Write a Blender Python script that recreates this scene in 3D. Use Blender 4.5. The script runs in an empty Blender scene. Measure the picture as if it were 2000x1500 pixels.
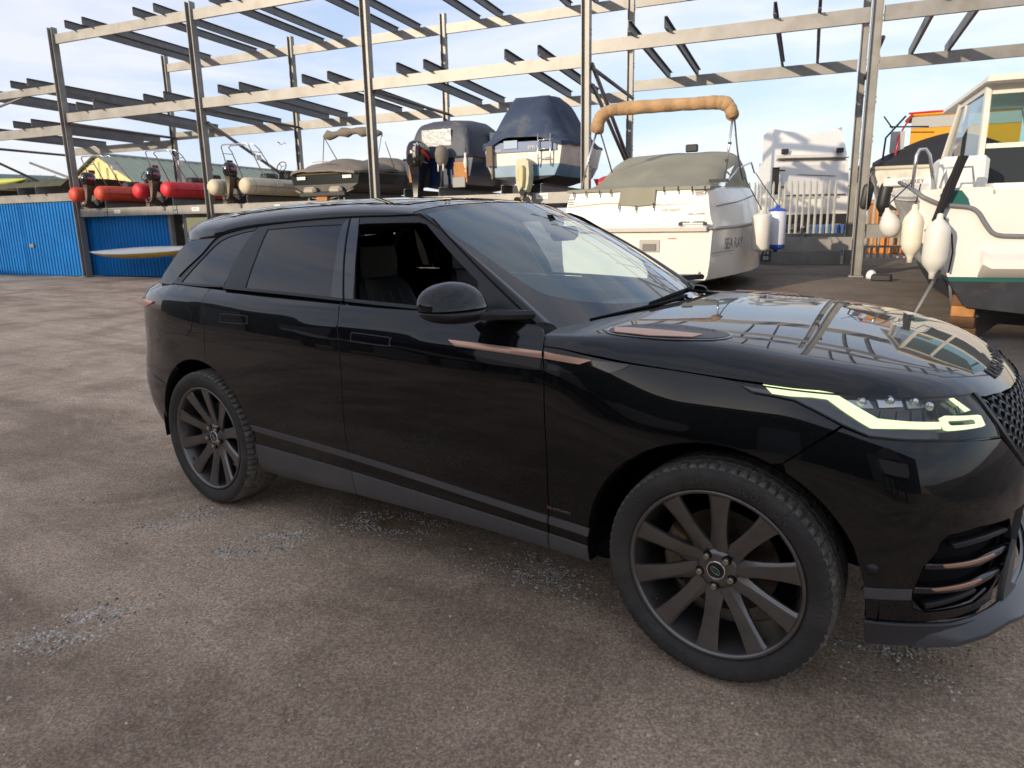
import bpy, math, random
from mathutils import Vector, Matrix, geometry, noise
random.seed(7)
SC = bpy.context.scene
COL = SC.collection
R = math.radians
# ---------------- camera ----------------
def basis(yaw, pitch, roll):
    f = Vector((math.sin(yaw)*math.cos(pitch), math.cos(yaw)*math.cos(pitch), -math.sin(pitch)))
    r = Vector((math.cos(yaw), -math.sin(yaw), 0)); u = r.cross(f)
    return r*math.cos(roll)+u*math.sin(roll), -r*math.sin(roll)+u*math.cos(roll), f
CAMP = Vector((3.52963, -3.02528, 1.54817))
r_, u_, f_ = basis(-.602665, .212027, -.0194440)
cd = bpy.data.cameras.new('camera'); cam = bpy.data.objects.new('camera', cd); COL.objects.link(cam)
cam.matrix_world = Matrix(((r_.x, u_.x, -f_.x, CAMP.x), (r_.y, u_.y, -f_.y, CAMP.y), (r_.z, u_.z, -f_.z, CAMP.z), (0, 0, 0, 1)))
cd.sensor_fit = 'HORIZONTAL'; cd.sensor_width = 36; cd.lens = 1352.79*36/2000; cd.shift_y = -27.65/2000
cd.clip_start = .05; cd.clip_end = 3000
SC.camera = cam
cd.dof.use_dof = True; cd.dof.focus_distance = 3.7; cd.dof.aperture_fstop = 5.0
# ---------------- world, sun, exposure ----------------
SUN_EL, SUN_DIR = R(15), Vector((-.235, -.972, 0))        # horizontal direction towards the sun
w = bpy.data.worlds.new('World'); SC.world = w; w.use_nodes = True
nt = w.node_tree; nt.nodes.clear()
N = nt.nodes.new; L = nt.links.new
out = N('ShaderNodeOutputWorld'); bg = N('ShaderNodeBackground'); sky = N('ShaderNodeTexSky')
sky.sky_type = 'NISHITA'; sky.sun_disc = False; sky.sun_elevation = SUN_EL
sky.sun_rotation = math.atan2(SUN_DIR.x, SUN_DIR.y); sky.air_density = 1.0; sky.dust_density = 1.0; sky.ozone_density = 1.2
# thin broken cloud, all round the sky
tc = N('ShaderNodeTexCoord'); mp = N('ShaderNodeMapping'); mp.inputs['Scale'].default_value = (1.4, 1.4, 6.5); mp.inputs['Rotation'].default_value = (0.10, 0.06, 0.5)
L(tc.outputs['Generated'], mp.inputs['Vector'])
n1 = N('ShaderNodeTexNoise'); n1.inputs['Scale'].default_value = 1.7; n1.inputs['Detail'].default_value = 7; n1.inputs['Roughness'].default_value = .55; n1.inputs['Distortion'].default_value = .4
L(mp.outputs['Vector'], n1.inputs['Vector'])
cr = N('ShaderNodeValToRGB'); cr.color_ramp.elements[0].position = .36; cr.color_ramp.elements[1].position = .60
cr.color_ramp.elements[0].color = (.0, .0, .0, 1); cr.color_ramp.elements[1].color = (.96, .96, .96, 1)
L(n1.outputs['Fac'], cr.inputs['Fac'])
def addn(a_, c, k):
    q = N('ShaderNodeVectorMath'); q.operation = 'SCALE'; q.inputs['Scale'].default_value = k; L(a_, q.inputs[0])
    p = N('ShaderNodeVectorMath'); p.operation = 'ADD'; p.inputs[1].default_value = c; L(q.outputs[0], p.inputs[0]); return p.outputs[0]
mx = N('ShaderNodeMixRGB')
L(cr.outputs['Color'], mx.inputs['Fac']); L(addn(sky.outputs['Color'], (1.75, 2.05, 2.85), .36), mx.inputs['Color1']); L(addn(sky.outputs['Color'], (3.45, 3.40, 3.62), .22), mx.inputs['Color2'])
L(mx.outputs['Color'], bg.inputs['Color']); bg.inputs['Strength'].default_value = .12
L(bg.outputs['Background'], out.inputs['Surface'])
sd = bpy.data.lights.new('sun', 'SUN'); sun = bpy.data.objects.new('sun', sd); COL.objects.link(sun)
sd.energy = 2.2; sd.angle = R(.6); sd.color = (1.0, .84, .64)
tosun = Vector((SUN_DIR.x*math.cos(SUN_EL), SUN_DIR.y*math.cos(SUN_EL), math.sin(SUN_EL)))
sun.rotation_euler = tosun.to_track_quat('Z', 'Y').to_euler()
vs = SC.view_settings; vs.view_transform = 'Standard'; vs.look = 'None'; vs.gamma = 1; vs.use_curve_mapping = False; vs.exposure = .95
SC.cycles.max_bounces = 8; SC.cycles.transparent_max_bounces = 16; SC.cycles.caustics_reflective = False; SC.cycles.caustics_refractive = False

# ---------------- materials ----------------
MATS = {}
def mat(name, col, rough=.6, metal=0, bump=0, bscale=40, var=0, vscale=6, coat=0, spec=.5, stain=None, sscale=3, samt=.5, emit=None, estr=0, stretch=None):
    """procedural principled: base colour with noise variation, optional stain colour patches, optional bump"""
    if name in MATS: return MATS[name]
    m = bpy.data.materials.new(name); m.use_nodes = True; t = m.node_tree; b = t.nodes['Principled BSDF']
    b.inputs['Base Color'].default_value = (*col, 1); b.inputs['Roughness'].default_value = rough; b.inputs['Metallic'].default_value = metal
    b.inputs['Specular IOR Level'].default_value = spec
    if coat: b.inputs['Coat Weight'].default_value = coat; b.inputs['Coat Roughness'].default_value = .02
    if emit: b.inputs['Emission Color'].default_value = (*emit, 1); b.inputs['Emission Strength'].default_value = estr
    tex = t.nodes.new('ShaderNodeTexCoord'); mpn = t.nodes.new('ShaderNodeMapping'); t.links.new(tex.outputs['Object'], mpn.inputs['Vector'])
    if stretch: mpn.inputs['Scale'].default_value = stretch
    src = None
    if var:
        n = t.nodes.new('ShaderNodeTexNoise'); n.inputs['Scale'].default_value = vscale; n.inputs['Detail'].default_value = 6
        t.links.new(mpn.outputs[0], n.inputs['Vector'])
        mr = t.nodes.new('ShaderNodeMapRange'); mr.inputs['From Min'].default_value = .3; mr.inputs['From Max'].default_value = .7; mr.inputs['To Min'].default_value = 1-var; mr.inputs['To Max'].default_value = 1+var
        t.links.new(n.outputs['Fac'], mr.inputs['Value'])
        mu = t.nodes.new('ShaderNodeVectorMath'); mu.operation = 'SCALE'; mu.inputs[0].default_value = col
        t.links.new(mr.outputs[0], mu.inputs['Scale']); src = mu.outputs[0]
        mr2 = t.nodes.new('ShaderNodeMapRange'); mr2.inputs['To Min'].default_value = max(.02, rough-.12*var*3); mr2.inputs['To Max'].default_value = min(1, rough+.12*var*3)
        t.links.new(n.outputs['Fac'], mr2.inputs['Value']); t.links.new(mr2.outputs[0], b.inputs['Roughness'])
    if stain:
        n = t.nodes.new('ShaderNodeTexNoise'); n.inputs['Scale'].default_value = sscale; n.inputs['Detail'].default_value = 8; n.inputs['Roughness'].default_value = .65
        t.links.new(mpn.outputs[0], n.inputs['Vector'])
        rp = t.nodes.new('ShaderNodeMapRange'); rp.inputs['From Min'].default_value = .50; rp.inputs['From Max'].default_value = .68; rp.inputs['To Max'].default_value = samt
        t.links.new(n.outputs['Fac'], rp.inputs['Value'])
        mi = t.nodes.new('ShaderNodeMixRGB'); t.links.new(rp.outputs[0], mi.inputs['Fac']); mi.inputs['Color2'].default_value = (*stain, 1)
        if src: t.links.new(src, mi.inputs['Color1'])
        else: mi.inputs['Color1'].default_value = (*col, 1)
        src = mi.outputs[0]
    if src: t.links.new(src, b.inputs['Base Color'])
    if bump:
        n = t.nodes.new('ShaderNodeTexNoise'); n.inputs['Scale'].default_value = bscale; n.inputs['Detail'].default_value = 5
        t.links.new(mpn.outputs[0], n.inputs['Vector'])
        bp = t.nodes.new('ShaderNodeBump'); bp.inputs['Strength'].default_value = bump; bp.inputs['Distance'].default_value = .02
        t.links.new(n.outputs['Fac'], bp.inputs['Height']); t.links.new(bp.outputs[0], b.inputs['Normal'])
    MATS[name] = m; return m
def glassmat(name, tint, refl=1.0, rough=0.0, film=0.0):
    if name in MATS: return MATS[name]
    m = bpy.data.materials.new(name); m.use_nodes = True; t = m.node_tree; t.nodes.clear()
    o = t.nodes.new('ShaderNodeOutputMaterial'); mixn = t.nodes.new('ShaderNodeMixShader'); tr = t.nodes.new('ShaderNodeBsdfTransparent'); gl = t.nodes.new('ShaderNodeBsdfGlossy')
    fr = t.nodes.new('ShaderNodeFresnel'); fr.inputs['IOR'].default_value = 1.5
    ge = t.nodes.new('ShaderNodeNewGeometry'); 
    iv = t.nodes.new('ShaderNodeMath'); iv.operation = 'MULTIPLY'; iv.inputs[1].default_value = refl*1.35
    tr.inputs['Color'].default_value = (*tint, 1); gl.inputs['Roughness'].default_value = rough
    base = tr.outputs[0]
    if film:
        df = t.nodes.new('ShaderNodeBsdfDiffuse'); df.inputs['Color'].default_value = (.36, .54, .58, 1); m2 = t.nodes.new('ShaderNodeMixShader'); m2.inputs['Fac'].default_value = film
        t.links.new(tr.outputs[0], m2.inputs[1]); t.links.new(df.outputs[0], m2.inputs[2]); base = m2.outputs[0]
    t.links.new(fr.outputs[0], iv.inputs[0]); t.links.new(iv.outputs[0], mixn.inputs['Fac'])
    t.links.new(base, mixn.inputs[1]); t.links.new(gl.outputs[0], mixn.inputs[2]); t.links.new(mixn.outputs[0], o.inputs['Surface'])
    MATS[name] = m; return m

# ---------------- object helpers ----------------
WL = {}
def tag(o, label=None, cat=None, group=None, kind=None):
    if label: o['label'] = label
    if cat: o['category'] = cat
    if group: o['group'] = group
    if kind: o['kind'] = kind
    return o
def place(o, parent):
    COL.objects.link(o)
    if parent is not None:
        o.parent = parent; o.matrix_parent_inverse = WL[parent.name].inverted()
        WL[o.name] = WL[parent.name] if o.type == 'EMPTY' and False else Matrix.Identity(4)
    else: WL[o.name] = Matrix.Identity(4)
def empty(name, loc=(0, 0, 0), rz=0):
    o = bpy.data.objects.new(name, None); COL.objects.link(o); o.empty_display_size = .2
    o.location = loc; o.rotation_euler = (0, 0, rz); WL[o.name] = Matrix.Translation(loc) @ Matrix.Rotation(rz, 4, 'Z')
    return o
def mesh(name, V, F, m, parent=None, smooth=False, mats=None, midx=None, auto=None):
    me = bpy.data.meshes.new(name); me.from_pydata([tuple(v) for v in V], [], F)
    if mats:
        for q in mats: me.materials.append(q)
        me.polygons.foreach_set('material_index', midx)
    else: me.materials.append(m)
    if smooth: me.polygons.foreach_set('use_smooth', [True]*len(me.polygons))
    if auto is not None:
        me.polygons.foreach_set('use_smooth', [True]*len(me.polygons)); me.set_sharp_from_angle(angle=R(auto))
    me.update(); o = bpy.data.objects.new(name, me); place(o, parent); return o
def copy_tree(o, parent=None):
    c = o.copy(); COL.objects.link(c)
    for k in ('label',):
        if k in c and parent is None: del c[k]
    if parent is not None: c.parent = parent; c.matrix_parent_inverse = o.matrix_parent_inverse.copy()
    for ch in list(o.children): copy_tree(ch, c)
    return c
class MB:
    """collects shapes for ONE mesh object"""
    def __init__(s): s.V = []; s.F = []; s.M = []
    def add(s, V, F, mi=0):
        b = len(s.V); s.V += [tuple(v) for v in V]; s.F += [tuple(i+b for i in f) for f in F]; s.M += [mi]*len(F); return s
    def box(s, c, size, mx_=None, bev=0, mi=0):
        x, y, z = [q/2 for q in size]; c = Vector(c)
        if bev:
            V = []; b = min(bev, x*.9, y*.9, z*.9)
            for sx in (-1, 1):
                for sy in (-1, 1):
                    for sz in (-1, 1):
                        V += [(sx*(x-b), sy*(y-b), sz*z), (sx*(x-b), sy*y, sz*(z-b)), (sx*x, sy*(y-b), sz*(z-b))]
            def I(sx, sy, sz, k): return ((sx > 0)*4+(sy > 0)*2+(sz > 0))*3+k
            F = []
            for q in (-1, 1):
                F.append((I(-1,-1,q,0), I(1,-1,q,0), I(1,1,q,0), I(-1,1,q,0)))
                F.append((I(-1,q,-1,1), I(1,q,-1,1), I(1,q,1,1), I(-1,q,1,1)))
                F.append((I(q,-1,-1,2), I(q,1,-1,2), I(q,1,1,2), I(q,-1,1,2)))
            for a in (-1, 1):
                for b2 in (-1, 1):
                    F.append((I(-1,a,b2,0), I(1,a,b2,0), I(1,a,b2,1), I(-1,a,b2,1)))
                    F.append((I(a,-1,b2,0), I(a,1,b2,0), I(a,1,b2,2), I(a,-1,b2,2)))
                    F.append((I(a,b2,-1,1), I(a,b2,1,1), I(a,b2,1,2), I(a,b2,-1,2)))
                    for cc in (-1, 1): 
                        if True: F.append((I(a,b2,cc,0), I(a,b2,cc,1), I(a,b2,cc,2)))
            F = list(dict.fromkeys(F))
        else:
            V = [(sx*x, sy*y, sz*z) for sx in (-1, 1) for sy in (-1, 1) for sz in (-1, 1)]
            F = [(0,1,3,2), (4,6,7,5), (0,4,5,1), (2,3,7,6), (0,2,6,4), (1,5,7,3)]
        V = [Vector(v) for v in V]
        if mx_ is not None: V = [mx_ @ v for v in V]
        return s.add([v+c for v in V], F, mi)
    def bar(s, a, b, w, h, up=(0, 0, 1), mi=0):
        a = Vector(a); b = Vector(b); d = (b-a); l = d.length; d.normalize(); upv = Vector(up)
        sd_ = d.cross(upv)
        if sd_.length < 1e-4: sd_ = d.cross(Vector((0, 1, 0)))
        sd_.normalize(); uu = sd_.cross(d)
        V = [p+sd_*sx*w/2+uu*sy*h/2 for p in (a, b) for sx in (-1, 1) for sy in (-1, 1)]
        return s.add(V, [(0,1,3,2), (4,6,7,5), (0,4,5,1), (2,3,7,6), (0,2,6,4), (1,5,7,3)], mi)
    def prism(s, prof, a, b, up=(0, 0, 1), mi=0, caps=True):
        """profile (side, up) swept straight from a to b"""
        a = Vector(a); b = Vector(b); d = (b-a).normalized(); sd_ = d.cross(Vector(up)).normalized(); uu = sd_.cross(d)
        n = len(prof); V = [p+sd_*q[0]+uu*q[1] for p in (a, b) for q in prof]
        F = [(i, (i+1) % n, n+(i+1) % n, n+i) for i in range(n)]
        if caps: F += [tuple(range(n))[::-1], tuple(range(n, 2*n))]
        return s.add(V, F, mi)
    def tube(s, pts, r, n=8, mi=0, closed=False, caps=True):
        pts = [Vector(p) for p in pts]; rr = r if isinstance(r, (list, tuple)) else [r]*len(pts); V = []; m_ = len(pts)
        prev = None
        for i, p in enumerate(pts):
            if closed: d = pts[(i+1) % m_]-pts[i-1]
            else: d = pts[min(i+1, m_-1)]-pts[max(i-1, 0)]
            d.normalize()
            if prev is None:
                prev = d.cross(Vector((0, 0, 1)))
                if prev.length < .1: prev = d.cross(Vector((0, 1, 0)))
            prev = (prev-d*prev.dot(d)).normalized(); q = d.cross(prev)
            V += [p+(prev*math.cos(2*math.pi*k/n)+q*math.sin(2*math.pi*k/n))*rr[i] for k in range(n)]
        F = []
        for i in range(m_ if closed else m_-1):
            j = (i+1) % m_
            F += [(i*n+k, i*n+(k+1) % n, j*n+(k+1) % n, j*n+k) for k in range(n)]
        if caps and not closed: F += [tuple(range(n))[::-1], tuple(range((m_-1)*n, m_*n))]
        return s.add(V, F, mi)
    def lathe(s, prof, c=(0, 0, 0), ax=(0, 0, 1), n=24, mi=0):
        """profile (radius, along) about axis"""
        ax = Vector(ax).normalized(); e1 = ax.orthogonal().normalized(); e2 = ax.cross(e1); c = Vector(c); m_ = len(prof); V = []
        for k in range(n):
            a = 2*math.pi*k/n; d = e1*math.cos(a)+e2*math.sin(a)
            V += [c+d*q[0]+ax*q[1] for q in prof]
        F = [(k*m_+i, ((k+1) % n)*m_+i, ((k+1) % n)*m_+i+1, k*m_+i+1) for k in range(n) for i in range(m_-1)]
        return s.add(V, F, mi)
    def loft(s, rings, closed=True, caps=False, mi=0):
        n = len(rings[0]); V = [v for r0 in rings for v in r0]; F = []
        for i in range(len(rings)-1):
            for k in range(n if closed else n-1):
                F.append((i*n+k, i*n+(k+1) % n, (i+1)*n+(k+1) % n, (i+1)*n+k))
        if caps: F += [tuple(range(n))[::-1], tuple(range((len(rings)-1)*n, len(rings)*n))]
        return s.add(V, F, mi)
    def build(s, name, m, parent=None, smooth=False, mats=None, auto=None):
        return mesh(name, s.V, s.F, m, parent, smooth, mats, s.M if mats else None, auto)
def text_geo(txt, size, extrude=0.0, align='CENTER', spacing=1.0, res=2):
    c = bpy.data.curves.new('lettering', 'FONT'); c.body = txt; c.size = size; c.extrude = extrude; c.align_x = align; c.align_y = 'CENTER'; c.space_character = spacing; c.resolution_u = res
    o = bpy.data.objects.new('lettering', c); COL.objects.link(o)
    dg = bpy.context.evaluated_depsgraph_get(); me = bpy.data.meshes.new_from_object(o.evaluated_get(dg))
    V = [v.co.copy() for v in me.vertices]; F = [tuple(p.vertices) for p in me.polygons]
    bpy.data.objects.remove(o); bpy.data.meshes.remove(me); bpy.data.curves.remove(c); return V, F
def text_on(name, txt, size, org, right, up, m, parent, off=.003, **k):
    V, F = text_geo(txt, size, **k); right = Vector(right).normalized(); up = Vector(up).normalized(); n = right.cross(up)
    return mesh(name, [Vector(org)+right*v.x+up*v.y+n*(v.z+off) for v in V], F, m, parent)
import bisect

# ---- car body surfaces (x forward from rear axle, y left, z up; near side is y<0) ----
def interp(tab, x):
    if x <= tab[0][0]: return tab[0][1]
    if x >= tab[-1][0]: return tab[-1][1]
    for i in range(len(tab)-1):
        x0, y0 = tab[i]; x1, y1 = tab[i+1]
        if x <= x1:
            # monotone-ish cubic (finite-difference tangents, limited)
            def sl(j):
                return (tab[j+1][1]-tab[j][1])/(tab[j+1][0]-tab[j][0])
            d = sl(i)
            m0 = d if i == 0 else (0.0 if sl(i-1)*d <= 0 else 2*sl(i-1)*d/(sl(i-1)+d))
            m1 = d if i == len(tab)-2 else (0.0 if sl(i+1)*d <= 0 else 2*sl(i+1)*d/(sl(i+1)+d))
            h = x1-x0; t = (x-x0)/h
            return ((2*t**3-3*t*t+1)*y0 + (t**3-2*t*t+t)*h*m0 + (-2*t**3+3*t*t)*y1 + (t**3-t*t)*h*m1)
def sstep(a, b, x):
    t = min(1.0, max(0.0, (x-a)/(b-a))); return t*t*(3-2*t)
_PC = [(-1.045,0),(-1.038,.25),(-1.01,.48),(-.945,.66),(-.83,.785),(-.66,.865),(-.42,.915),(-.1,.940),(.3,.948),(.8,.950),(1.4,.950),
       (2.0,.952),(2.5,.958),(2.874,.962),(3.1,.955),(3.30,.925),(3.45,.865),(3.56,.765),(3.64,.63),(3.70,.46),(3.74,.24),(3.755,0)]
def _plan():
    pts = [(_PC[1][0], -_PC[1][1])]+_PC+[(_PC[-2][0], -_PC[-2][1])]
    out = []
    for i in range(1, len(pts)-2):
        p0,p1,p2,p3 = pts[i-1:i+3]
        for k in range(12):
            t = k/12
            out.append(tuple(.5*((2*p1[j])+(-p0[j]+p2[j])*t+(2*p0[j]-5*p1[j]+4*p2[j]-p3[j])*t*t+(-p0[j]+3*p1[j]-3*p2[j]+p3[j])*t**3) for j in (0,1)))
    out.append(pts[-2])
    u = [0.0]
    for a, b in zip(out, out[1:]): u.append(u[-1]+((a[0]-b[0])**2+(a[1]-b[1])**2)**.5)
    return out, u
PLAN, PU = _plan()
UMAX = PU[-1]
_RX = list(zip(PU, [q[0] for q in PLAN])); _RY = list(zip(PU, [q[1] for q in PLAN]))

def planpt(u):
    s = 1
    if u < 0: u = -u; s = -1
    e = 0
    if u > UMAX: e = 1; u = 2*UMAX-u
    i = min(max(bisect.bisect_right(PU, u)-1, 0), len(PU)-2)
    t = (u-PU[i])/(PU[i+1]-PU[i])
    # smooth (cubic hermite with central tangents)
    def T(j, c):
        a, b = max(j-1, 0), min(j+1, len(PU)-1)
        return (PLAN[b][c]-PLAN[a][c])/(PU[b]-PU[a])
    h = PU[i+1]-PU[i]; o = []; d = []
    for c in (0, 1):
        y0, y1, m0, m1 = PLAN[i][c], PLAN[i+1][c], T(i,c)*h, T(i+1,c)*h
        o.append((2*t**3-3*t*t+1)*y0+(t**3-2*t*t+t)*m0+(-2*t**3+3*t*t)*y1+(t**3-t*t)*m1)
        d.append(((6*t*t-6*t)*y0+(3*t*t-4*t+1)*m0+(-6*t*t+6*t)*y1+(3*t*t-2*t)*m1)/h)
    l = (d[0]**2+d[1]**2)**.5
    nx, ny = -d[1]/l, d[0]/l      # outward (left of travel is... contour runs rear->left side->front)
    y = o[1]
    if s < 0 or e: y = -y; ny = -ny
    return o[0], y, nx, ny
_MID = [(.10,.20),(.18,.13),(.25,.085),(.29,.048),(.33,.034),(.42,.030),(.47,.034),(.55,.022),(.65,.009),(.75,.002),(.85,.0),(.95,.002),(1.02,.008),(1.060,.015),(1.082,.0195),(1.092,.026),(1.105,.036),(1.14,.054),(1.18,.080),(1.22,.112),(1.28,.17)]
_FEN = [(.10,.15),(.25,.04),(.35,.012),(.50,.0),(.65,.0),(.78,.003),(.85,.009),(.91,.021),(.97,.039),(1.03,.063),(1.08,.090),(1.13,.125),(1.18,.18),(1.28,.30)]
_FRO = [(.10,.14),(.17,.055),(.21,.012),(.25,.0),(.32,.014),(.5,.004),(.6,.0),(.7,.008),(.8,.027),(.88,.050),(.95,.080),(1.0,.112),(1.06,.165),(1.12,.24),(1.28,.5)]
_HAU = [(.10,.15),(.30,.045),(.42,.010),(.55,.0),(.7,.0),(.82,.003),(.92,.008),(1.0,.014),(1.07,.022),(1.12,.036),(1.17,.062),(1.22,.10),(1.28,.16)]
_REA = [(.10,.25),(.30,.09),(.40,.04),(.5,.012),(.62,.0),(.72,.006),(.82,.022),(.95,.03),(1.05,.038),(1.12,.06),(1.18,.10),(1.22,.14),(1.28,.2)]
_CR = [(.86,1.136),(1.77,1.148),(2.34,1.132),(2.83,1.112),(3.2,1.101),(3.5,1.091),(3.8,1.086),(4.1,1.086)]
def inset(u, z):
    u = abs(u)
    if u > UMAX: u = 2*UMAX-u
    if u < 4.1: z -= (interp(_CR, u)-1.086)*sstep(.85, 1.0, z)*(1-sstep(1.15, 1.235, z))
    x = planpt(u)[0]
    if x < .5:
        r = interp(_REA, z); h = interp(_HAU, z); m = interp(_MID, z)
        a = sstep(-.85, -.30, x); b = sstep(0.0, .85, x)
        return (r*(1-a)+h*a)*(1-b)+m*b
    if x < 2.2:
        b = sstep(0.0, .85, x); return interp(_HAU, z)*(1-b)+interp(_MID, z)*b
    a = sstep(2.2, 2.75, x); b = sstep(3.05, 3.6, x)
    v = interp(_MID, z)*(1-a)+interp(_FEN, z)*a
    return v*(1-b)+interp(_FRO, z)*b
def ring(u, z, off=0.0):
    """near-side body surface: u runs from the tail centre along the near flank to the nose centre"""
    x, y, nx, ny = planpt(u)
    i = inset(u, z)-off
    return (x+0-nx*i, -(y-ny*i), z)
# greenhouse side
_GB = [(-1.0,.70),(-.7,.775),(-.4,.825),(0,.858),(.5,.872),(1.2,.872),(1.8,.852),(2.1,.825),(2.35,.78)]
_GT = [(-1.0,.215),(-.5,.225),(.2,.225),(1.2,.225),(1.8,.235),(2.35,.25)]
def green(x, z, off=0.0):
    t = (z-1.20)/.40
    y = interp(_GB, x)-interp(_GT, x)*(.62*t+.38*t*t*(1 if t > 0 else -1))
    return (x, -(y+off), z+off*.45)
# roof: plan (x, y)
_RC = [(-1.1,1.50),(-.9,1.56),(-.6,1.622),(-.3,1.655),(0,1.672),(.4,1.683),(.8,1.684),(1.1,1.674),(1.4,1.648),(1.55,1.626)]
_RW = [(-1.1,.50),(-.9,.545),(-.6,.585),(-.2,.625),(.4,.655),(1.1,.655),(1.4,.640),(1.55,.625)]
_RE = [(-1.1,.045),(1.55,.045)]
def roof(x, v, off=0.0):
    """v in -1..1 across"""
    w = interp(_RW, x); zc = interp(_RC, x)
    a = abs(v)
    z = zc-.030*a**2-.045*a**6
    if x>1.2: z += -.0
    return (x, w*v, z+off)

def _inv_inset(u, d):
    lo, hi = .75, 1.28
    if d >= inset(u, hi): return hi+(d-inset(u, hi))*.6
    for _ in range(26):
        m = (lo+hi)/2
        if inset(u, m) < d: lo = m
        else: hi = m
    return (lo+hi)/2
_SP = [planpt(UMAX*k/220) for k in range(221)]
def closest(x, y):
    """inside distance to the reference contour and its arc position"""
    y = abs(y); best = None
    for k, q in enumerate(_SP):
        d = (q[0]-x)**2+(q[1]-y)**2
        if best is None or d < best[0]: best = (d, k)
    k = best[1]; res = None
    for j in (k-1, k):
        if j < 0 or j >= 220: continue
        a, b = _SP[j], _SP[j+1]; ex, ey = b[0]-a[0], b[1]-a[1]
        t = max(0, min(1, ((x-a[0])*ex+(y-a[1])*ey)/(ex*ex+ey*ey)))
        px, py = a[0]+t*ex, a[1]+t*ey; d = ((px-x)**2+(py-y)**2)**.5
        if res is None or d < res[0]: res = (d, UMAX*(j+t)/220)
    return res
_HT = [(1.9,1.165),(2.2,1.172),(2.5,1.176),(2.8,1.166),(3.07,1.142),(3.3,1.105),(3.5,1.055),(3.66,.985),(3.8,.90)]
def hoodz(x, y):
    d, u = closest(x, y)
    zt = interp(_HT, x)-.012*(y/.6)**2-.05*max(0, abs(y)-.55)**1.5
    zt += .010*math.exp(-((abs(y)-.58)/.07)**2)*sstep(3.6, 2.9, x) if False else 0
    zs = _inv_inset(u, d)
    k = .055
    h = max(0, min(1, .5+.5*(zt-zs)/k))
    return zt*(1-h)+zs*h-k*h*(1-h)
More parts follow.
